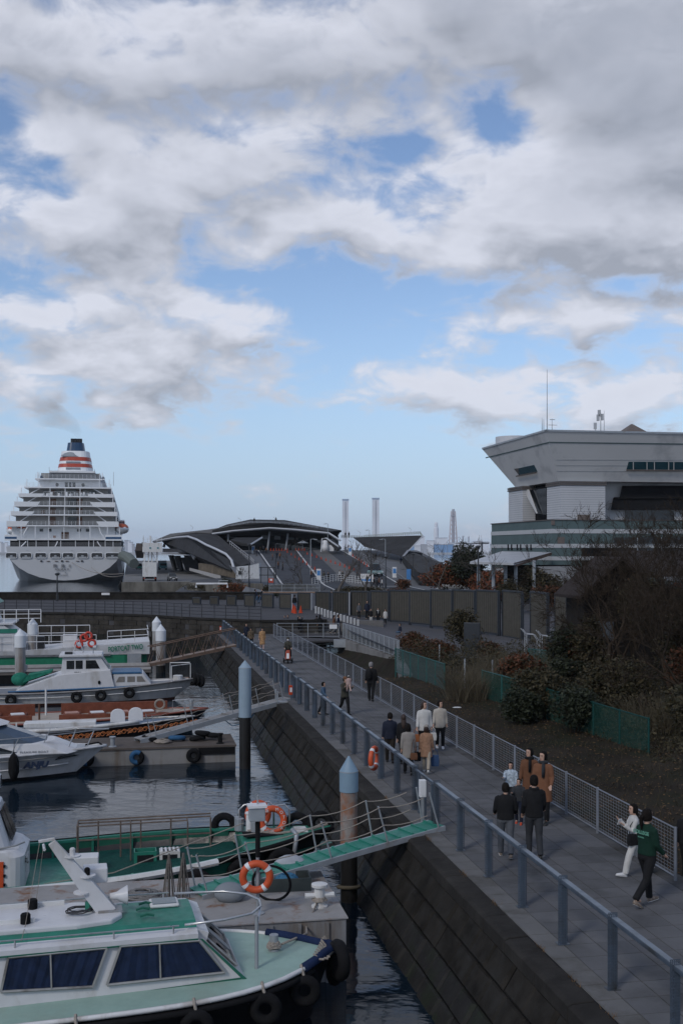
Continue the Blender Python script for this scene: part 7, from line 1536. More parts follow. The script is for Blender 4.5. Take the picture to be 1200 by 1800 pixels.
def reeds(label, p, w, n, h, seed, m, name='dry_reeds', lean=.35):
    b = thing(name, label, 'reeds', p); rr_ = random.Random(seed); mb = MB()
    for _ in range(n):
        a = rr_.uniform(0, 6.28); q = rr_.random()**.6*w; x, y = q*math.cos(a), q*math.sin(a); hh = h*rr_.uniform(.55, 1.1); lx, ly = rr_.gauss(0, lean)*hh+x*.35, rr_.gauss(0, lean)*hh*.6+y*.3
        mb.tube([(x, y, -.05), (x+lx*.4, y+ly*.4, hh*.6), (x+lx, y+ly, hh)], [.012, .009, .003], 3, cap=False)
    mb.build('stalks', m, b, fix=False, kind='stuff'); return b
reeds('pale dry reed clump leaning over the bank behind the green fence', (5.6, 49.6, PZ-.1), .9, 420, 1.6, 1, ffY, lean=.4); reeds('taller dry reed clump beside the dark green netting', (7.2, 52.5, PZ-.1), 1.1, 420, 1.9, 2, ffY, lean=.3); reeds('dark tangled reeds before the shrubs', (9.0, 55, PZ-.1), 1.3, 380, 1.7, 3, ffB); reeds('tall brown reeds at the right picture edge', (11.6, 40.5, PZ-.1), 1.3, 500, 1.5, 4, ffY, lean=.3)
def tree(label, p, h, seed, m=bark, spread=.55, trunk=.16, depth=6, name='bare_tree', group=None, twig=.006, stems=1, lean=0):
    rr_ = random.Random(seed); t = thing(name, label, 'tree', p, 0, group); tr, cr_ = MB(), MB()
    def grow(pos, d, L, r, lev):
        pts = [pos]; rad = [r]; n = 3 if lev < 3 else 2
        for k in range(n):
            d = (d+Vector((rr_.gauss(0, .13), rr_.gauss(0, .13), rr_.gauss(0, .08)+(.05 if lev > 1 else 0)))).normalized(); pos = pos+d*L/n; pts.append(pos); rad.append(max(twig*.6, r*(1-.42*(k+1)/n)))
        (tr if lev < 1 else cr_).tube(pts, rad, 6 if lev < 2 else 4 if lev < 4 else 3, cap=False)
        if lev >= depth: return
        nb = rr_.choice((2, 3, 3) if lev < 4 else (2, 3))
        for i in range(nb):
            j = n if i == 0 or lev == 0 and rr_.random() < .5 else rr_.randint(1, n); a = rr_.uniform(0, 6.28); s_ = spread*rr_.uniform(.6, 1.3); e = d.orthogonal().normalized(); e = (Matrix.Rotation(a, 3, d) @ e)
            grow(pts[j], (d*math.cos(s_)+e*math.sin(s_)).normalized(), L*rr_.uniform(.62, .85), max(twig, rad[j]*rr_.uniform(.55, .75)), lev+1)
    for s_ in range(stems): grow(Vector((.12*s_, .05*s_, -.2)), Vector((lean+rr_.gauss(0, .1)+(.25*(s_-.5) if stems > 1 else 0), rr_.gauss(0, .08), 1)).normalized(), h*.33, trunk*(1 if s_ == 0 else .8), 0)
    tr.build('trunk', m, t, smooth=True, fix=False); cr_.build('crown', m, t, smooth=True, fix=False); return t
tree('nearest bare tree with dense twigs over the dark bank', (13.4, 44.5, PZ), 8.2, 3, depth=8, spread=.55, trunk=.17, twig=.0075); tree('bare tree standing before the house gable', (11.9, 50.5, PZ), 8.2, 8, depth=8, spread=.58, trunk=.15, twig=.009); tree('wide bare tree at the right edge before the house', (16.2, 48.5, PZ), 8.8, 12, depth=8, spread=.55, trunk=.19, twig=.010); tree('low twiggy bare tree hanging over the bank', (12.6, 39.6, PZ), 6.2, 21, depth=7, spread=.68, trunk=.11, lean=-.35, twig=.008); tree('slim twiggy tree beside the stair handrails', (13.2, 60, PZ), 7.5, 31, depth=7, spread=.5, trunk=.10, twig=.010); tree('bare tree rising behind the house roof', (19.5, 66, PZ), 8.6, 41, depth=7, spread=.55, trunk=.16, twig=.012); tree('gnarled bare tree leaning left below the gable', (13.8, 53.5, PZ), 7.4, 61, depth=7, spread=.62, trunk=.14, lean=-.3, twig=.009); tree('dark bare tree beside the right picture edge', (14.6, 41.0, PZ), 7.6, 67, depth=7, spread=.6, trunk=.13, twig=.008)
tree('tall bare tree behind the stair handrails', (15.0, 62.5, PZ), 7.8, 71, depth=7, spread=.52, trunk=.13, twig=.011); tree('bare many-stemmed tree before the house posts', (15.0, 46.0, PZ), 7.8, 73, depth=7, spread=.55, trunk=.12, twig=.009, stems=3); tree('bare tree filling the gap below the office corner', (17.8, 56.0, PZ), 8.4, 75, depth=7, spread=.56, trunk=.15, twig=.011); tree('dark slim bare tree at the bank crest', (11.0, 46.5, PZ), 6.4, 79, depth=7, spread=.5, trunk=.08, twig=.008)
bush('brown leafy crown of a half-bare tree against the house roof', (13.9, 52.5, PZ+2.2), (1.7, 1.2, 2.2), 4200, .08, 83, ffB); bush('rust-leaved shrub tree at the right edge', (16.3, 50.5, PZ), (2.0, 1.4, 3.6), 6000, .085, 84, ffR); bush('dark tall shrub left of the house gable', (11.6, 57.5, PZ), (1.3, 1.0, 1.9), 3600, .085, 85, ffG); bush('tangled brown shrub between the two green shrubs', (7.7, 44.0, PZ), (1.5, 1.2, 1.35), 4200, .075, 86, ffB); bush('low brown scrub behind the reeds', (8.4, 51.5, PZ), (1.7, 1.4, 1.2), 3800, .08, 87, ffR)
bush('dark leafy mass between house and bare trees', (14.4, 47.5, PZ), (1.7, 1.2, 3.2), 6500, .085, 70, ffB); bush('brown-leaved thicket at the foot of the house wall', (12.6, 57.0, PZ), (2.0, .8, 1.5), 3800, .085, 71, ffR); bush('tall dark thicket at the far right behind the netting', (16.5, 45, PZ), (2.2, 1.6, 2.8), 7000, .09, 72, ffG)
tree('pale bare pollarded tree before the ramp, left of a pair', (-.6, 138, 2.3), 9.0, 51, barkg, .5, .28, 5, twig=.02); tree('pale bare tree before the ramp, right of a pair', (3.0, 137, 2.3), 7.6, 52, barkg, .5, .2, 5, twig=.02); tree('slim bare sapling behind the clipped hedge', (-4.6, 150, 2.3), 8.6, 53, barkg, .45, .14, 5, twig=.016); tree('bare pollarded tree behind the middle screen panels', (10.7, 118, 2.2), 8.4, 54, barkg, .55, .2, 5, twig=.016); tree('bare tree before the shed roof', (15.5, 122, 2.2), 8.0, 55, barkg, .5, .17, 5, twig=.016); tree('bare twiggy shrub tree beside the white hut', (-13.0, 148, 2.2), 5, 56, bark, .5, .08, 5, twig=.014); tree('reddish bare shrub tree by the lane cones', (-6.8, 170, 2.4), 5.5, 57, bark, .55, .1, 5, twig=.016)

ug = MB(); rr_ = random.Random(99)
for _ in range(42000):
    u = rr_.uniform(14, 52); v = 8.6+rr_.random()**1.2*11; q = Q(v, u); 
    if q.x > 13.0 and q.y > 56: continue
    hh = (.35+1.0*(.5+.5*math.sin(v*1.3+u*.6)*math.cos(u*.9-v*.4)))*min(1, (v-8.5)/1.2); z = PZ-.1+rr_.random()**.7*hh*1.25; s2 = rr_.uniform(.03, .085)
    a = Vector((rr_.gauss(0, 1), rr_.gauss(0, 1), rr_.gauss(0, .7))).normalized(); w = a.cross(Vector((rr_.gauss(0, 1), rr_.gauss(0, 1), rr_.gauss(0, 1)))).normalized(); p = Vector((q.x, q.y, z))
    if rr_.random() < .12: ug.add([p-w*.006, p+w*.006, p+Vector((rr_.gauss(0, .2), rr_.gauss(0, .2), rr_.uniform(.3, .9)))], [(0, 1, 2)])
    else: ug.add([p-a*s2, p-w*s2*.5, p+a*s2, p+w*s2*.5], [(0, 1, 2, 3)])
tag(ug.build('undergrowth', ffB, fix=False), 'dark tangled undergrowth covering the ground behind the green netting', 'undergrowth', kind='stuff')

wd = MB(); rr_ = random.Random(5)
for uc in (-.9, .4, 1.9, 4.3, 6.2, 9.1, 13.5, 17.2):
    for _ in range(26):
        p = Q(-.43+rr_.gauss(0, .025), uc+rr_.gauss(0, .14), -.02); h_ = rr_.uniform(.03, .10); a = rr_.uniform(0, 6.28); d = Vector((math.cos(a), math.sin(a), 0)); w = Vector((-d.y, d.x, 0))*.006
        wd.add([p-w, p+w, p+d*h_*.8+Vector((0, 0, h_))], [(0, 1, 2)])
tag(wd.build('edge_weeds', mat('dry_weed', (.14, .085, .045), .9, var=.3), fix=False), 'dry brown weed tufts sprouting between paving and quay coping', 'weeds', kind='stuff')
# ================================================================ people
skin = mat('skin', (.42, .26, .19), .55, var=.05); hairm = mat('black_hair', (.010, .008, .007), .8, var=.2, sc=20); hairb = mat('brown_hair', (.028, .014, .009), .5, var=.2, sc=20); hairg = mat('grey_hair', (.20, .19, .185), .6, var=.2, sc=20)
def cloth(name, col, var=.12, bump=.35, sc=6): return mat('cloth_'+name, col, .85, var=var, sc=sc, bump=bump, bsc=9, spec=.2)
CBlack = cloth('black', (.010, .010, .011)); CGrey = cloth('grey', (.075, .08, .09)); CDGrey = cloth('dark_grey', (.030, .032, .036)); CNavy = cloth('navy', (.014, .018, .032)); CWhite = cloth('white', (.46, .45, .43)); CCream = cloth('cream', (.34, .31, .27)); CBeige = cloth('grey_beige', (.23, .21, .19)); CTan = cloth('tan', (.26, .15, .095), .22, .6, 14); CRust = cloth('rust', (.155, .070, .038)); CBrown = cloth('brown', (.12, .055, .03)); CGreen = cloth('bottle_green', (.006, .026, .017)); COlive = cloth('olive', (.045, .043, .034)); CDenim = cloth('denim', (.055, .095, .15)); CPale = cloth('pale_blue_print', (.34, .40, .46), .5, .4, 16); CPants = cloth('beige', (.30, .26, .21)); CLeop = cloth('leopard', (.34, .20, .10), .6, .5, 22); CCamo = cloth('brown_print', (.10, .075, .05), .7, .5, 14); COrange = cloth('orange', (.42, .10, .03)); CPink = cloth('pale_pink', (.42, .30, .27))
shoeW = mat('shoe_white', (.52, .52, .52), .6); shoeB = mat('shoe_black', (.012, .012, .012), .5); shoeR = mat('shoe_mixed', (.20, .16, .13), .6, var=.6, sc=30); eye_m = mat('eye_dark', (.008, .006, .005), .3)
def rot2(v, a): return Vector((v.x, v.y*math.cos(a)-v.z*math.sin(a), v.y*math.sin(a)+v.z*math.cos(a)))
def ering(c, rx, ry, n=14, e=2.3):
    return [(c[0]+rx*math.copysign(abs(math.cos(t))**(2/e), math.cos(t)), c[1]+ry*math.copysign(abs(math.sin(t))**(2/e), math.sin(t)), c[2]) for t in [2*math.pi*k/n for k in range(n)]]
def person(px, yt, yb, label, face, z=PZ, top=CBlack, legs=CBlack, hem=.84, kind='jacket', hair='short', hairmat=hairm, step=.22, arms=((8, 12, 8), (-8, 12, 8)), shoes=shoeB, w=1.0, lod=1, group=None, hat=None, scarf=None, skirt=None, headturn=0, lean=0, at=None, H=None, sit=0, collar=0, mask=False, toes=None):
    """face: 0 looks at the camera, 180 walks away; arms are (swing forward, elbow, out) for each side"""
    base = at if at is not None else G(px, yb, z); hgt = H or (yb-yt)*base.y/F; s = hgt/1.70
    t = thing('person', label, 'person', base, R(face)+math.atan2(-base.x, base.y)*1.0, group)
    k = lambda v: Vector(v)*s
    # legs
    def leg(side):
        a = step*side; hip = Vector((.085*w*side, 0, .88)); th_ = a; kn_bend = .12+(max(0, -a)*1.3); d1 = Vector((0, -math.sin(th_), -math.cos(th_)))
        if sit: d1 = Vector((.15*side, -.9, -.15)).normalized(); kn_bend = 1.5
        kn = hip+d1*.42; a2 = th_-kn_bend; d2 = Vector((0, -math.sin(a2), -math.cos(a2)))
        if sit: d2 = Vector((0, .15, -1)).normalized()
        an = kn+d2*.40; return hip, kn, an, a2
    Ls = {sd: leg(sd) for sd in (-1, 1)}; low = min(Ls[-1][2].z, Ls[1][2].z)-.075; dz0 = -low
    def up(v): return Vector((v.x, v.y, v.z+dz0))
    Ls = {sd: (up(a), up(b), up(c), d) for sd, (a, b, c, d) in Ls.items()}
    hz = .88+dz0
    lz = R(lean)
    def tor(v): 
        q = Vector((v[0], v[1], v[2]-.88)); q = Vector((q.x, q.y*math.cos(lz)-q.z*math.sin(lz), q.y*math.sin(lz)+q.z*math.cos(lz))); return Vector((q.x, q.y, q.z+hz))
    def arm(side, spec):
        f, eb, out = [R(x) for x in spec]; sh = Vector((.158*w*side, 0, 1.355)); d = Vector((math.sin(out)*side, -math.sin(f)*math.cos(out), -math.cos(f)*math.cos(out))); el = sh+d*.27
        f2 = f+eb; d2 = Vector((math.sin(out)*side*(1-1.1*min(1, eb)), -math.sin(f2)*math.cos(out), -math.cos(f2)*math.cos(out))).normalized(); wr = el+d2*.235; return sh, el, wr, d2
    A = {sd: tuple(tor(q) if i < 3 else q for i, q in enumerate(arm(sd, arms[0 if sd < 0 else 1]))) for sd in (-1, 1)}
    hc = tor((0, -.02, 1.575)); ht = R(headturn)
    hv = lambda x, y, z_: Vector((hc.x+x*math.cos(ht)-y*math.sin(ht), hc.y+x*math.sin(ht)+y*math.cos(ht), hc.z+z_))
    # body: one surface
    b = MB(); n = 12 if lod == 1 else 8
    b.loft([[k(hv(x, y, z_)) for x, y, _ in ering((0, oy, 0), rx, ry, n, 2.1)] for z_, rx, ry, oy in ((-.125, .028, .035, -.03), (-.11, .045, .055, -.025), (-.07, .060, .080, -.01), (-.01, .070, .092, 0), (.05, .073, .097, .004), (.09, .062, .082, .008), (.115, .035, .045, .01), (.122, .012, .015, .01))])
    b.tube([k(tor((0, .01, 1.36))), k(tor((0, .005, 1.44))), k(hv(0, .015, -.07))], [.065*s, .052*s, .05*s], n)
    b.loft([[k(tor(q)) for q in ering((0, 0, z_), rx*w, ry, n)] for z_, rx, ry in ((.84, .13, .09), (.95, .135, .095), (1.05, .125, .085), (1.2, .15, .10), (1.33, .155, .09), (1.41, .08, .06))])
    if lod < 3:
        b.ell(k(hv(0, -.098, -.02)), [v*s for v in (.013, .018, .022)], 8, 6)
        for sd in (-1, 1): b.ell(k(hv(.072*sd, .008, -.005)), [v*s for v in (.012, .022, .03)], 8, 6)
    for sd in (-1, 1):
        sh, el, wr, d2 = A[sd]; hp, kn, an, a2 = Ls[sd]
        b.tube([k(sh), k(el), k(wr)], [.045*s, .036*s, .026*s], 8); b.tube([k(hp), k(kn), k(an)], [.075*s, .052*s, .036*s], 8)
        b.tube([k(an), k(an+Vector((0, -.12, -.045)))], [.036*s, .028*s], 6)
        side_v = Vector((1, 0, 0)) if abs(d2.x) < .8 else Vector((0, 1, 0)); pv_ = d2.cross(side_v).normalized(); fw_ = d2.cross(pv_).normalized()
        if lod < 3:
            pc = wr+d2*.05; b.tube([k(wr), k(pc), k(wr+d2*.09)], [.025*s, .034*s, .030*s], 8, flat=.55)
            for j, ln in enumerate((.062, .075, .070, .055)):
                o = wr+d2*.08+pv_*(.0)+fw_*((j-1.5)*.017); b.tube([k(o), k(o+d2*ln*.5-pv_*.006*sd), k(o+d2*ln*.85-pv_*.022*sd)], [.0095*s, .009*s, .007*s], 5)
            b.tube([k(wr+d2*.02+fw_*.03), k(wr+d2*.055+fw_*.048), k(wr+d2*.085+fw_*.046-pv_*.012*sd)], [.011*s, .010*s, .008*s], 5)
        else: b.ell(k(wr+d2*.06), [v*s for v in (.03, .03, .05)], 6, 5)
    vox = (.0085 if lod == 1 else .014)*max(.6, s)
    b.build('body', skin, t, smooth=True, remesh=vox if lod < 3 else 0, fix=False)
    # trousers or skirt
    sc_ = 1.0 if lod > 1 else 1.0
    if legs:
        m = MB()
        for sd in (-1, 1):
            hp, kn, an, a2 = Ls[sd]; fl = toes or 1
            m.tube([k(hp+Vector((0, 0, .06))), k(hp+Vector((0, 0, -.05))), k(hp.lerp(kn, .5)), k(kn), k(kn.lerp(an, .5)), k(an+Vector((0, .01, .0)))], [v*s*w for v in (.085, .094, .084, .066*fl, .062*fl, .058*fl)], 10)
        m.loft([[k(Vector((x, y, z_+dz0))) for x, y, _ in ering((0, 0, 0), rx*w, ry, 12)] for z_, rx, ry in ((.80, .13, .10), (.86, .165, .115), (.95, .155, .105), (1.04, .14, .095))])
        m.build('trousers', legs, t, smooth=True, remesh=(.013 if lod == 1 else .02)*max(.6, s) if lod < 3 else 0, fix=False)
    if skirt:
        MB().loft([[k(Vector((x, y, z_+dz0))) for x, y, _ in ering((0, 0, 0), rx*w, ry, 14)] for z_, rx, ry in ((1.02, .14, .10), (.86, .18, .14), (.5, .21, .18), (.34, .22, .19))]).build('skirt', skirt, t, smooth=True)
    for sd in (-1, 1):
        hp, kn, an, a2 = Ls[sd]; pit = max(-.9, min(.5, a2*.8)); c = an+Vector((0, -.05, -.035)); f = Vector((0, -math.cos(pit), -math.sin(-pit)*1)); 
        heel = an+Vector((0, .05, -.045)); mm = MB(); rg = []
        for q, rx, rz in ((0, .022, .035), (.05, .042, .05), (.11, .044, .045), (.19, .048, .034), (.25, .040, .026), (.275, .015, .012)):
            cc = heel+Vector((0, -q*math.cos(pit), q*math.sin(pit)*.8)); rg.append([k(cc+Vector((rx*math.cos(a), 0, rz*math.sin(a)+rz-.035))) for a in [2*math.pi*j/10 for j in range(10)]])
        sh_ = mm.loft(rg).build('shoe', shoes, t, smooth=True)
        if lod == 1: MB().loft([[p-Vector((0, 0, (p.z-(min(q.z for q in r)))*.86)) for p in [Vector(x) for x in r]] for r in rg]).build('sole', shoeW if shoes is shoeR or shoes is shoeW else shoeB, sh_)
    # upper garment
    g = MB(); L_ = kind == 'coat'
    prof = [(1.445, .058, .058), (1.42, .085, .072), (1.385, .135, .09), (1.33, .168, .105), (1.22, .172, .118), (1.10, .160, .116), (.98, .166, .12)]
    hem_ = hem; flare_ = .205
    if hem_ < .95: prof += [(.86, .176, .128)] if hem_ < .8 else []; prof += [(hem_, flare_ if L_ else .176, .15 if L_ else .126)]
    g.loft([[k(tor((x, y, z_))) for x, y, _ in ering((0, 0, 0), rx*w, ry*(.95+.05*w), 16)] for z_, rx, ry in prof])
    for sd in (-1, 1):
        sh, el, wr, d2 = A[sd]; g.tube([k(sh+Vector((-.05*sd, 0, .02))), k(sh+Vector((0, 0, -.012))), k(sh.lerp(el, .5)), k(el), k(el.lerp(wr, .5)), k(wr)], [v*s*(.8+.2*w) for v in (.050, .062, .064, .056, .052, .045)], 10)
    if collar: g.tube([k(tor((.085*math.cos(a), .075*math.sin(a)+.005, 1.43))) for a in [2*math.pi*j/12 for j in range(13)]], .028*s, 6)
    g.build('coat' if L_ else 'jacket', top, t, smooth=True, remesh=(.014 if lod == 1 else .022)*max(.6, s) if lod < 3 else 0, fix=False)
    # hair, hat, scarf, face
    h = MB()
    if hair != 'none':
        m = 10; rows_ = []
        for i, (z_, q) in enumerate(((.132, .2), (.118, .62), (.09, .90), (.05, 1.06), (.0, 1.10), (-.05, 1.06), (-.085, .88))):
            rows_.append([k(hv(.082*q*math.cos(a), (.106*q*math.sin(a)+.012) if math.sin(a) > -.25 or i < 3 else (-.106*q*.42+.012), z_+(.0 if math.sin(a) > -.25 or i < 3 else .0))) for a in [2*math.pi*j/16 for j in range(16)]])
        h.loft(rows_)
        if hair == 'long': h.loft([[k(hv(.088*q*math.cos(a), .075+.040*math.sin(a)+oy, z_)) for a in [2*math.pi*j/10 for j in range(10)]] for z_, q, oy in ((.02, .8, -.02), (-.08, 1.0, 0), (-.2, .98, .02), (-.30, .75, .03), (-.36, .3, .03))])
        if hair == 'pony': h.tube([k(hv(0, .10, .03)), k(hv(0, .16, .0)), k(hv(.01, .155, -.12)), k(hv(.015, .135, -.24))], [.03*s, .04*s, .034*s, .01*s], 8)
        if hair == 'bob': h.loft([[k(hv(.096*q*math.cos(a), .02+.088*q*math.sin(a) if math.sin(a) > -.3 else .02-.03, z_)) for a in [2*math.pi*j/12 for j in range(12)]] for z_, q in ((.03, .95), (-.06, 1.08), (-.13, 1.0), (-.15, .6))])
        h.build('hair', hairmat, t, smooth=True, remesh=.012*max(.6, s) if lod == 1 else 0, fix=False)
    if hat:
        hm, hk = hat; q = MB().loft([[k(hv(r*math.cos(a), r*1.22*math.sin(a)+.005, z_)) for a in [2*math.pi*j/14 for j in range(14)]] for z_, r in ((.035, .090), (.08, .090), (.12, .075), (.14, .03))])
        if hk == 'cap': q.loft([[k(hv(x, y, z_)) for x, y in ((-.075, -.07), (-.055, -.19), (.055, -.19), (.075, -.07))] for z_ in (.04, .052)])
        if hk == 'beanie': q.torus(k(hv(0, .005, .045)), .093*s, .018*s, (0, 0, 1), 14, 6)
        q.build('hat', hm, t, smooth=True)
    if scarf:
        q = MB().torus(k(tor((0, -.005, 1.44))), .082*s, .040*s, (0, .15, 1), 16, 8); q.tube([k(tor((.03, -.10, 1.43))), k(tor((.035, -.155, 1.28))), k(tor((.03, -.15, 1.10)))], [.045*s, .05*s, .04*s], 8, flat=.45); q.build('scarf', scarf, t, smooth=True)
    if lod < 3:
        for sd in (-1, 1): MB().ell(k(hv(.030*sd, -.088, .012)), [v*s for v in (.012, .008, .006)], 8, 6).build('eye', eye_m, t); MB().box(k(hv(.030*sd, -.090, .034)), [v*s for v in (.032, .010, .007)]).build('eyebrow', hairm, t)
        MB().box(k(hv(0, -.086, -.066)), [v*s for v in (.042, .012, .010)]).build('mouth', mat('lips', (.25, .09, .07), .5), t)
        if mask: MB().loft([[k(hv(.064*q*math.cos(a), -.105*q*abs(math.sin(a))**.8+.0, z_)) for a in [math.pi+math.pi*j/8 for j in range(9)]] for z_, q in ((-.005, .98), (-.05, 1.06), (-.10, .8))], closed=False, cap=False).build('face_mask', white2, t)
    t['_A'] = [list((t.matrix_basis if False else (Matrix.Translation(t.location) @ Matrix.Rotation(t.rotation_euler[2], 4, 'Z'))) @ k(A[sd][2]+A[sd][3]*.08)) for sd in (-1, 1)]
    return t, s
def hand(t, side): return Vector(t['_A'][0 if side < 0 else 1])
def bag(label, p, size, m, rz=0, strap=.28, name='handbag', cat='bag'):
    b = thing(name, label, cat, p, rz); w, d, h = size
    MB().loft([[(x*w/2*q, y*d/2*q, z_) for x, y in ((-1, -1), (1, -1), (1, 1), (-1, 1))] for z_, q in ((-strap-h, .9), (-strap-h*.5, 1), (-strap, .85))]).build('bag_body', m, b, bevel=.02)
    if strap: MB().tube([(-w*.35, 0, -strap), (-w*.25, 0, -strap*.3), (0, 0, 0), (w*.25, 0, -strap*.3), (w*.35, 0, -strap)], .010, 5).build('strap', m, b, smooth=True)
    return b
AW = 180
# the near group
person(888, 1376, 1506, 'man in black fleece over a checked shirt walking away, grey trousers', AW+4, legs=CGrey, hem=.86, w=1.18, step=.20, shoes=shoeR, arms=((6, 50, 10), (4, 55, 10)))
person(938, 1363, 1508, 'man in black jacket with slim dark grey trousers walking away', AW+8, legs=CDGrey, hem=.84, w=1.08, step=.17, arms=((10, 40, 8), (-4, 40, 8)), headturn=0, collar=1)
person(954, 1321, 1447, 'man in long rust-orange coat with grey scarf facing the camera', -12, top=CRust, legs=CBlack, hem=.52, kind='coat', step=.12, scarf=CDGrey, arms=((6, 35, 8), (4, 45, 10)), headturn=-25, w=1.08)
person(930, 1315, 1432, 'person in brown coat and dark scarf beside the rust-coated man', -10, top=CBrown, legs=CBlack, hem=.55, kind='coat', step=.12, scarf=CBlack, headturn=-30)
person(897, 1340, 1424, 'child in pale blue patterned jacket with straps by the fence', -6, top=CPale, legs=CDGrey, hem=.84, step=.1, arms=((35, 70, 5), (10, 40, 8)), w=1.15)
person(911, 1369, 1448, 'small child in black and white top with red shoes', -6, top=CDGrey, legs=CNavy, hem=.86, step=.1, shoes=mat('shoe_red', (.40, .06, .03), .6), w=1.15, arms=((30, 80, 6), (20, 70, 6)))
p_, s_ = person(1136, 1421, 1590, 'woman in bottle green sweatshirt with lettering and black leggings', AW-42, top=CGreen, legs=CBlack, hem=.90, step=.27, hair='pony', shoes=shoeR, arms=((8, 35, 6), (12, 40, 5)), w=1.05)
gl_ = mat('sweat_lettering', (.12, .30, .22), .7)
text('COLLEGE', .085*s_, gl_, p_, Vector((0, .150, 1.27))*s_, (R(90), 0, R(180)), depth=.002, sx=1.0, bold=.003); text('RUNNER', .035*s_, gl_, p_, Vector((0, .150, 1.20))*s_, (R(90), 0, R(180)), depth=.002)
text('NUOVO', .045*s_, white2, p_, Vector((-.085, .085, .66))*s_, (R(90), 0, R(180)), depth=.002)
p2_, s2_ = person(1113, 1411, 1539, 'woman dressed in white looking down at her phone', -70, top=CWhite, legs=CWhite, hem=.86, step=.36, hair='long', shoes=shoeW, arms=((22, 112, 3), (22, 105, 3)), headturn=10, toes=1.25)
ph = thing('phone', 'pale phone held up by the woman in white', 'phone', hand(p2_, 1)+Vector((-.04, 0, .03)), R(20)); MB().box((0, 0, 0), (.075, .012, .15), rx=.5).build('phone_body', white2, ph, bevel=.004)
bag('dark bag on the arm of the woman in white', Vector((p2_.location.x-.05, p2_.location.y-.14, PZ+1.15)), (.26, .10, .24), CBlack, R(20), .25)
p3_, s3_ = person(1206, 1418, 1548, 'person in black with green shoes cut by the right picture edge', AW-20, step=.2, shoes=mat('shoe_green', (.05, .30, .16), .6))
# the middle group
person(685, 1253, 1340, 'man in navy hooded jacket and dark brown trousers walking away', AW, top=CNavy, legs=cloth('dark_brown', (.022, .018, .015)), hem=.80, w=1.15, step=.14, collar=1, headturn=25, lod=2)
person(709, 1256, 1343, 'woman in black beside the navy-jacketed man', AW, top=CBlack, legs=CBlack, hem=.7, kind='coat', hair='long', hairmat=hairb, step=.1, lod=2)
p4_, s4_ = person(717, 1272, 1361, 'woman in grey-beige coat with dark boots and shoulder bag', AW+6, top=CBeige, legs=CBlack, hem=.55, kind='coat', hair='bob', step=.22, lod=2, w=1.08)
bag('brown shoulder bag on the grey-beige coat', p4_.location+Vector((.16, -.18, 1.22*s4_)), (.22, .12, .20), CBrown, .1, .42)
p5_, s5_ = person(745, 1233, 1325, 'woman in loose white blouse with long hair facing the camera', 8, top=CWhite, legs=CBlack, hem=.74, hair='long', hairmat=hairb, step=.1, lod=2, headturn=35, w=1.1)
bag('orange-brown bag held by the white-bloused woman', hand(p5_, -1)+Vector((-.03, 0, .05)), (.22, .1, .25), cloth('orange_brown', (.25, .09, .035)), 0, .2); bag('white carrier bag between the two facing women', hand(p5_, 1)+Vector((.05, 0, .05)), (.24, .1, .26), CWhite, 0, .16)
p6_, s6_ = person(749, 1274, 1358, 'woman in tan quilted coat with a beige beanie walking away', AW-4, top=CTan, legs=CPants, hem=.56, kind='coat', hair='bob', hairmat=hairb, hat=(CBeige, 'beanie'), step=.26, shoes=shoeW, lod=2, w=1.05)
bag('blue tote bag hanging from the tan-coated woman', hand(p6_, -1)+Vector((.05, 0, .02)), (.26, .1, .34), cloth('blue', (.03, .06, .13)), 0, .18); bag('small dark bag between tan and grey-beige coats', hand(p6_, 1)+Vector((-.06, .05, .12)), (.22, .1, .28), CBlack, 0, .16)
person(773, 1232, 1315, 'person in cream jacket and black trousers facing the camera', 4, top=CCream, legs=CBlack, hem=.72, step=.10, shoes=shoeW, lod=2, headturn=40, w=1.12)
person(652, 1164, 1232, 'grey-haired man in black standing alone by the mesh fence', AW-10, hairmat=hairg, hem=.74, step=.14, lod=2, headturn=-40, w=1.12, arms=((4, 15, 10), (4, 15, 10)))
bp_ = thing('backpack', 'black backpack on the grey-haired man by the fence', 'backpack', G(652, 1232)+Vector((-.12, -.2, 1.18)), 0); MB().ell((0, 0, 0), (.15, .10, .24), 10, 8).build('pack_body', CBlack, bp_, smooth=True); MB().tube([(-.08, .05, .2), (-.08, .18, .22), (-.08, .2, 0)], .015, 4).build('strap', CBlack, bp_)
p7_, s7_ = person(606, 1189, 1256, 'man in brown cap and olive jacket carrying a baby', 28, top=COlive, legs=CBlack, hem=.78, step=.3, shoes=shoeB, hat=(cloth('cap_tan', (.16, .075, .04)), 'cap'), arms=((40, 85, 4), (38, 85, 4)), lod=2, w=1.1)
q_ = p7_.location+Vector((.15, -.19, .93)); by, _s = person(0, 0, 0, 'baby in pale pink clothes and white hat held by the capped man', 200, top=CPink, legs=CPink, hat=(CWhite, 'beanie'), at=q_, H=.68, step=.25, lod=2, w=1.35, hem=.8)
person(568, 1199, 1256, 'person in denim jacket leaning at the promenade railing', 65, top=CDenim, legs=CBlack, hem=.80, step=.14, lod=2, arms=((30, 20, 6), (-20, 10, 14)), w=1.1)
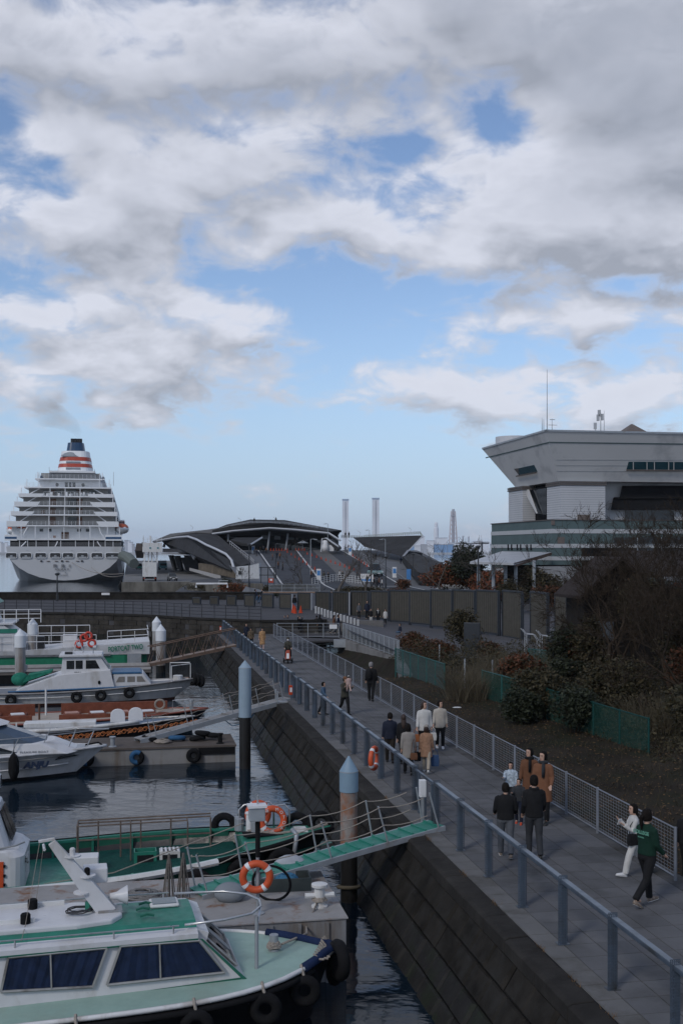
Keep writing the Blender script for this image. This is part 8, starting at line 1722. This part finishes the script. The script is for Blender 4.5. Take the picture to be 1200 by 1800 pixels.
# rider on a small mobility scooter
q_ = G(506, 1165); sc_ = thing('mobility_scooter', 'small orange and white three-wheeled scooter on the promenade', 'scooter', q_, R(2))
MB().bx((-.22, -.45, .16), (.22, .45, .24)).build('deck', shoeB, sc_, bevel=.03); MB().slab([(-.16, -.5, .25), (.16, -.5, .25), (.12, -.38, .78), (-.12, -.38, .78)], (0, .1, 0)).build('front_cowl', mat('scooter_orange', (.30, .05, .025), .5), sc_, bevel=.03); MB().slab([(-.08, -.52, .3), (.08, -.52, .3), (.07, -.45, .6), (-.07, -.45, .6)], (0, .02, 0)).build('white_panel', white2, sc_); MB().tube([(-.28, -.30, 1.0), (0, -.38, 1.02), (.28, -.30, 1.0)], .02, 6).build('handlebar', shoeB, sc_); MB().box((0, .22, .62), (.36, .34, .12)).build('seat', shoeB, sc_, bevel=.04); MB().bx((-.1, .15, .24), (.1, .3, .58)).build('seat_post', shoeB, sc_)
for x, y in ((0, -.48), (-.26, .36), (.26, .36), (-.22, -.42), (.22, -.42)): MB().lathe([(.12, -.03), (.12, .03)], 14, (x, y, .12), 'x').build('wheel', black, sc_)
person(0, 0, 0, 'hooded rider in olive with a white mask seated on the scooter', 2, top=COlive, legs=CBlack, at=q_+Vector((0, .02, .32)), H=1.5, sit=1, lod=2, arms=((35, 20, 6), (35, 20, 6)), hat=(COlive, 'beanie'), mask=True, hem=.86, w=1.1)
person(461, 1103, 1143, 'woman in leopard-patterned long coat walking on the promenade', 6, top=CLeop, legs=CPink, hem=.42, kind='coat', hair='short', step=.14, lod=2, w=1.05, hat=(CBlack, 'beanie'))
person(433, 1096, 1131, 'man in navy coat behind the far railing', 4, top=CNavy, legs=CBlack, hem=.7, step=.14, lod=2); person(441, 1103, 1139, 'person in brown patterned jacket and dark cap by the far railing', 2, top=CCamo, legs=CBlack, hem=.75, step=.12, lod=2, w=1.15, hat=(CBlack, 'cap'))
# the bridge and the plaza
bz = [(500.5, 1082, 1109, 'person in black and white on the bridge, leftmost of all', CWhite, CBlack, -30), (506, 1081, 1110, 'person in black close beside the leftmost bridge walker', CBlack, CBlack, -30), (526.5, 1083, 1114, 'person in black striding alone on the bridge, arms raised to the face', CBlack, CBlack, 10), (556.5, 1082, 1113, 'person in dark jacket on the bridge, left of the middle pair', CBlack, CBlack, 170), (562, 1081, 1114, 'long-haired person in dark coat on the bridge, right of the middle pair', CBlack, CBlack, 170), (587, 1081, 1115, 'person in brown-grey walking on the bridge behind the notice', CBrown, CDGrey, 70), (594.5, 1080, 1116, 'tall person in navy on the bridge behind the notice', CNavy, CNavy, 70)]
for i, (x, a, b, lab, c1, c2, f) in enumerate(bz): person(x, a, b, lab, f, top=c1, legs=c2, hem=.62 if i in (4,) else .76, kind='coat' if i == 4 else 'jacket', hair='long' if i in (4, 5) else 'short', step=.28 if i in (2, 5, 6) else .1, lod=2, arms=((110, 40, 10), (100, 50, 10)) if i == 2 else ((8, 15, 8), (-6, 15, 8)), at=None)
pzz = [(631, 1060, 1087, 'person in grey jacket before the screen panels, left of the plaza group', CGrey, CBlack), (645, 1056, 1089, 'person in dark jacket over white before the screen panels', CNavy, CBlack), (651.5, 1070, 1096, 'person in black top and white trousers on the plaza', CBlack, CWhite), (664, 1069, 1097, 'person in black with a pale scarf on the plaza', CBlack, CBlack), (677, 1071, 1097, 'person in white coat on the plaza, right of the group', CWhite, CBlack)]
for i, (x, a, b, lab, c1, c2) in enumerate(pzz):
    Y = 98
    for _ in range(12): Y = (CZ-pz((x-CX)*Y/F, Y))*F/(b-HY)
    person(x, a, b, lab, 0, top=c1, legs=c2, hem=.62 if i == 4 else .76, step=.1, lod=2, at=Vector(((x-CX)*Y/F, Y, pz((x-CX)*Y/F, Y))), H=(b-a)*Y/F, scarf=CWhite if i == 3 else None)
person(703, 1098, 1118, 'person in blue and white crouching by the russet bush', -60, top=CNavy, legs=CDenim, at=G(703, 1119, PZ), H=1.25, sit=1, lod=2)
person(970, 1140, 1163, 'pale-haired person among the shrubs below the house', 0, hairmat=hairg, at=G(968, 1166, PZ-.05), lod=2, legs=CBlack); person(979, 1155, 1175, 'person in white with an orange bag near the house terrace', -40, top=CWhite, legs=CDGrey, at=G(979, 1176, PZ), H=1.15, lod=2)
bag('bright orange bag beside the house terrace', Vector((D(986, 1160, 62).x, 62, PZ+.95)), (.5, .3, .45), COrange, 0, .1)
rp = random.Random(77); cols2 = [CBlack, CNavy, CDGrey, CBrown, CGrey, CBlack, CWhite, COlive, CRust]
def crowd(spots, where, base):
    for i, (x, y) in enumerate(spots):
        lo, hi = 150, 306
        for _ in range(30):
            mid = (lo+hi)/2
            if HY+(CZ-ramp_z(mid))*F/mid > y: lo = mid
            else: hi = mid
        p = RP(x, lo)
        tc_, lc_ = rp.choice(cols2), rp.choice([CBlack, CDGrey, CNavy]); nm = tc_.name.replace('cloth_', '').replace('_', ' ')
        person(0, 0, 0, 'distant person in %s %s, %s from the left' % (nm, where, ORD[i]), rp.choice([0, 180, 40, -40, 90]), top=tc_, legs=lc_, at=p, H=rp.uniform(1.55, 1.78), lod=3, step=rp.uniform(.05, .3), group=base)
crowd([(447, 975), (451, 978), (457, 972), (463, 970), (468, 973), (479, 985), (487, 982), (492, 984), (489, 1001), (497, 1003)], 'on the ramp walkway', 'walkers on the ramp walkway')
crowd([(547, 1018), (551, 1015), (569, 1021), (577, 1022), (597, 1019), (602, 1020), (613, 1018), (627, 1020), (633, 1022)], 'at the ramp crossing', 'people waiting at the ramp crossing')
crowd([(645, 1028), (657, 1032), (662, 1033), (666, 1033), (671, 1034)], 'queueing by the plaza lamp', 'people queueing by the plaza lamp')
crowd([(628, 970), (656, 985), (660, 984), (704, 991), (722, 1009), (612, 966), (607, 965)], 'on the right-hand ramp path', 'walkers on the right ramp path')
for i, (x, y, Y) in enumerate(((447, 918, 330), (607, 943, 320), (613, 943, 320), (485, 917, 330), (404, 931, 320))): person(0, 0, 0, 'tiny figure standing on the terminal roof, %s from the left' % ['second', 'fourth', 'fifth', 'third', 'first'][i], 180, at=D(x, y+2, Y), H=1.7, lod=3, group='figures on the terminal roof')
person(517.5, 1050, 1074, 'person in black walking between screen panels above the cones', 180, top=CBlack, legs=CDenim, at=D(517.5, 1074, 103.5), H=1.5, lod=2); person(452, 1038, 1056, 'stooping pair figure behind the low screen panels, left one', 90, top=CNavy, legs=CDenim, at=Vector((D(452, 1056, 116).x, 116, BZ)), H=1.5, lod=2, lean=-20); person(457, 1037, 1056, 'stooping pair figure behind the low screen panels, right one', -90, top=CBlack, legs=CDenim, at=Vector((D(458, 1056, 117).x, 117, BZ)), H=1.5, lod=2, lean=-20)
# ================================================================ air
hz_ = bpy.data.materials.new('harbour_haze'); hz_.use_nodes = True; n_ = hz_.node_tree.nodes; n_.remove(n_['Principled BSDF']); pv = n_.new('ShaderNodeVolumePrincipled')
pv.inputs['Color'].default_value = (.90, .93, .97, 1); pv.inputs['Density'].default_value = .00007; pv.inputs['Anisotropy'].default_value = .2; hz_.node_tree.links.new(pv.outputs[0], n_['Material Output'].inputs['Volume'])
MB().bx((-4200, -120, -9), (4200, 7700, 125)).build('haze', hz_)['kind'] = 'stuff'
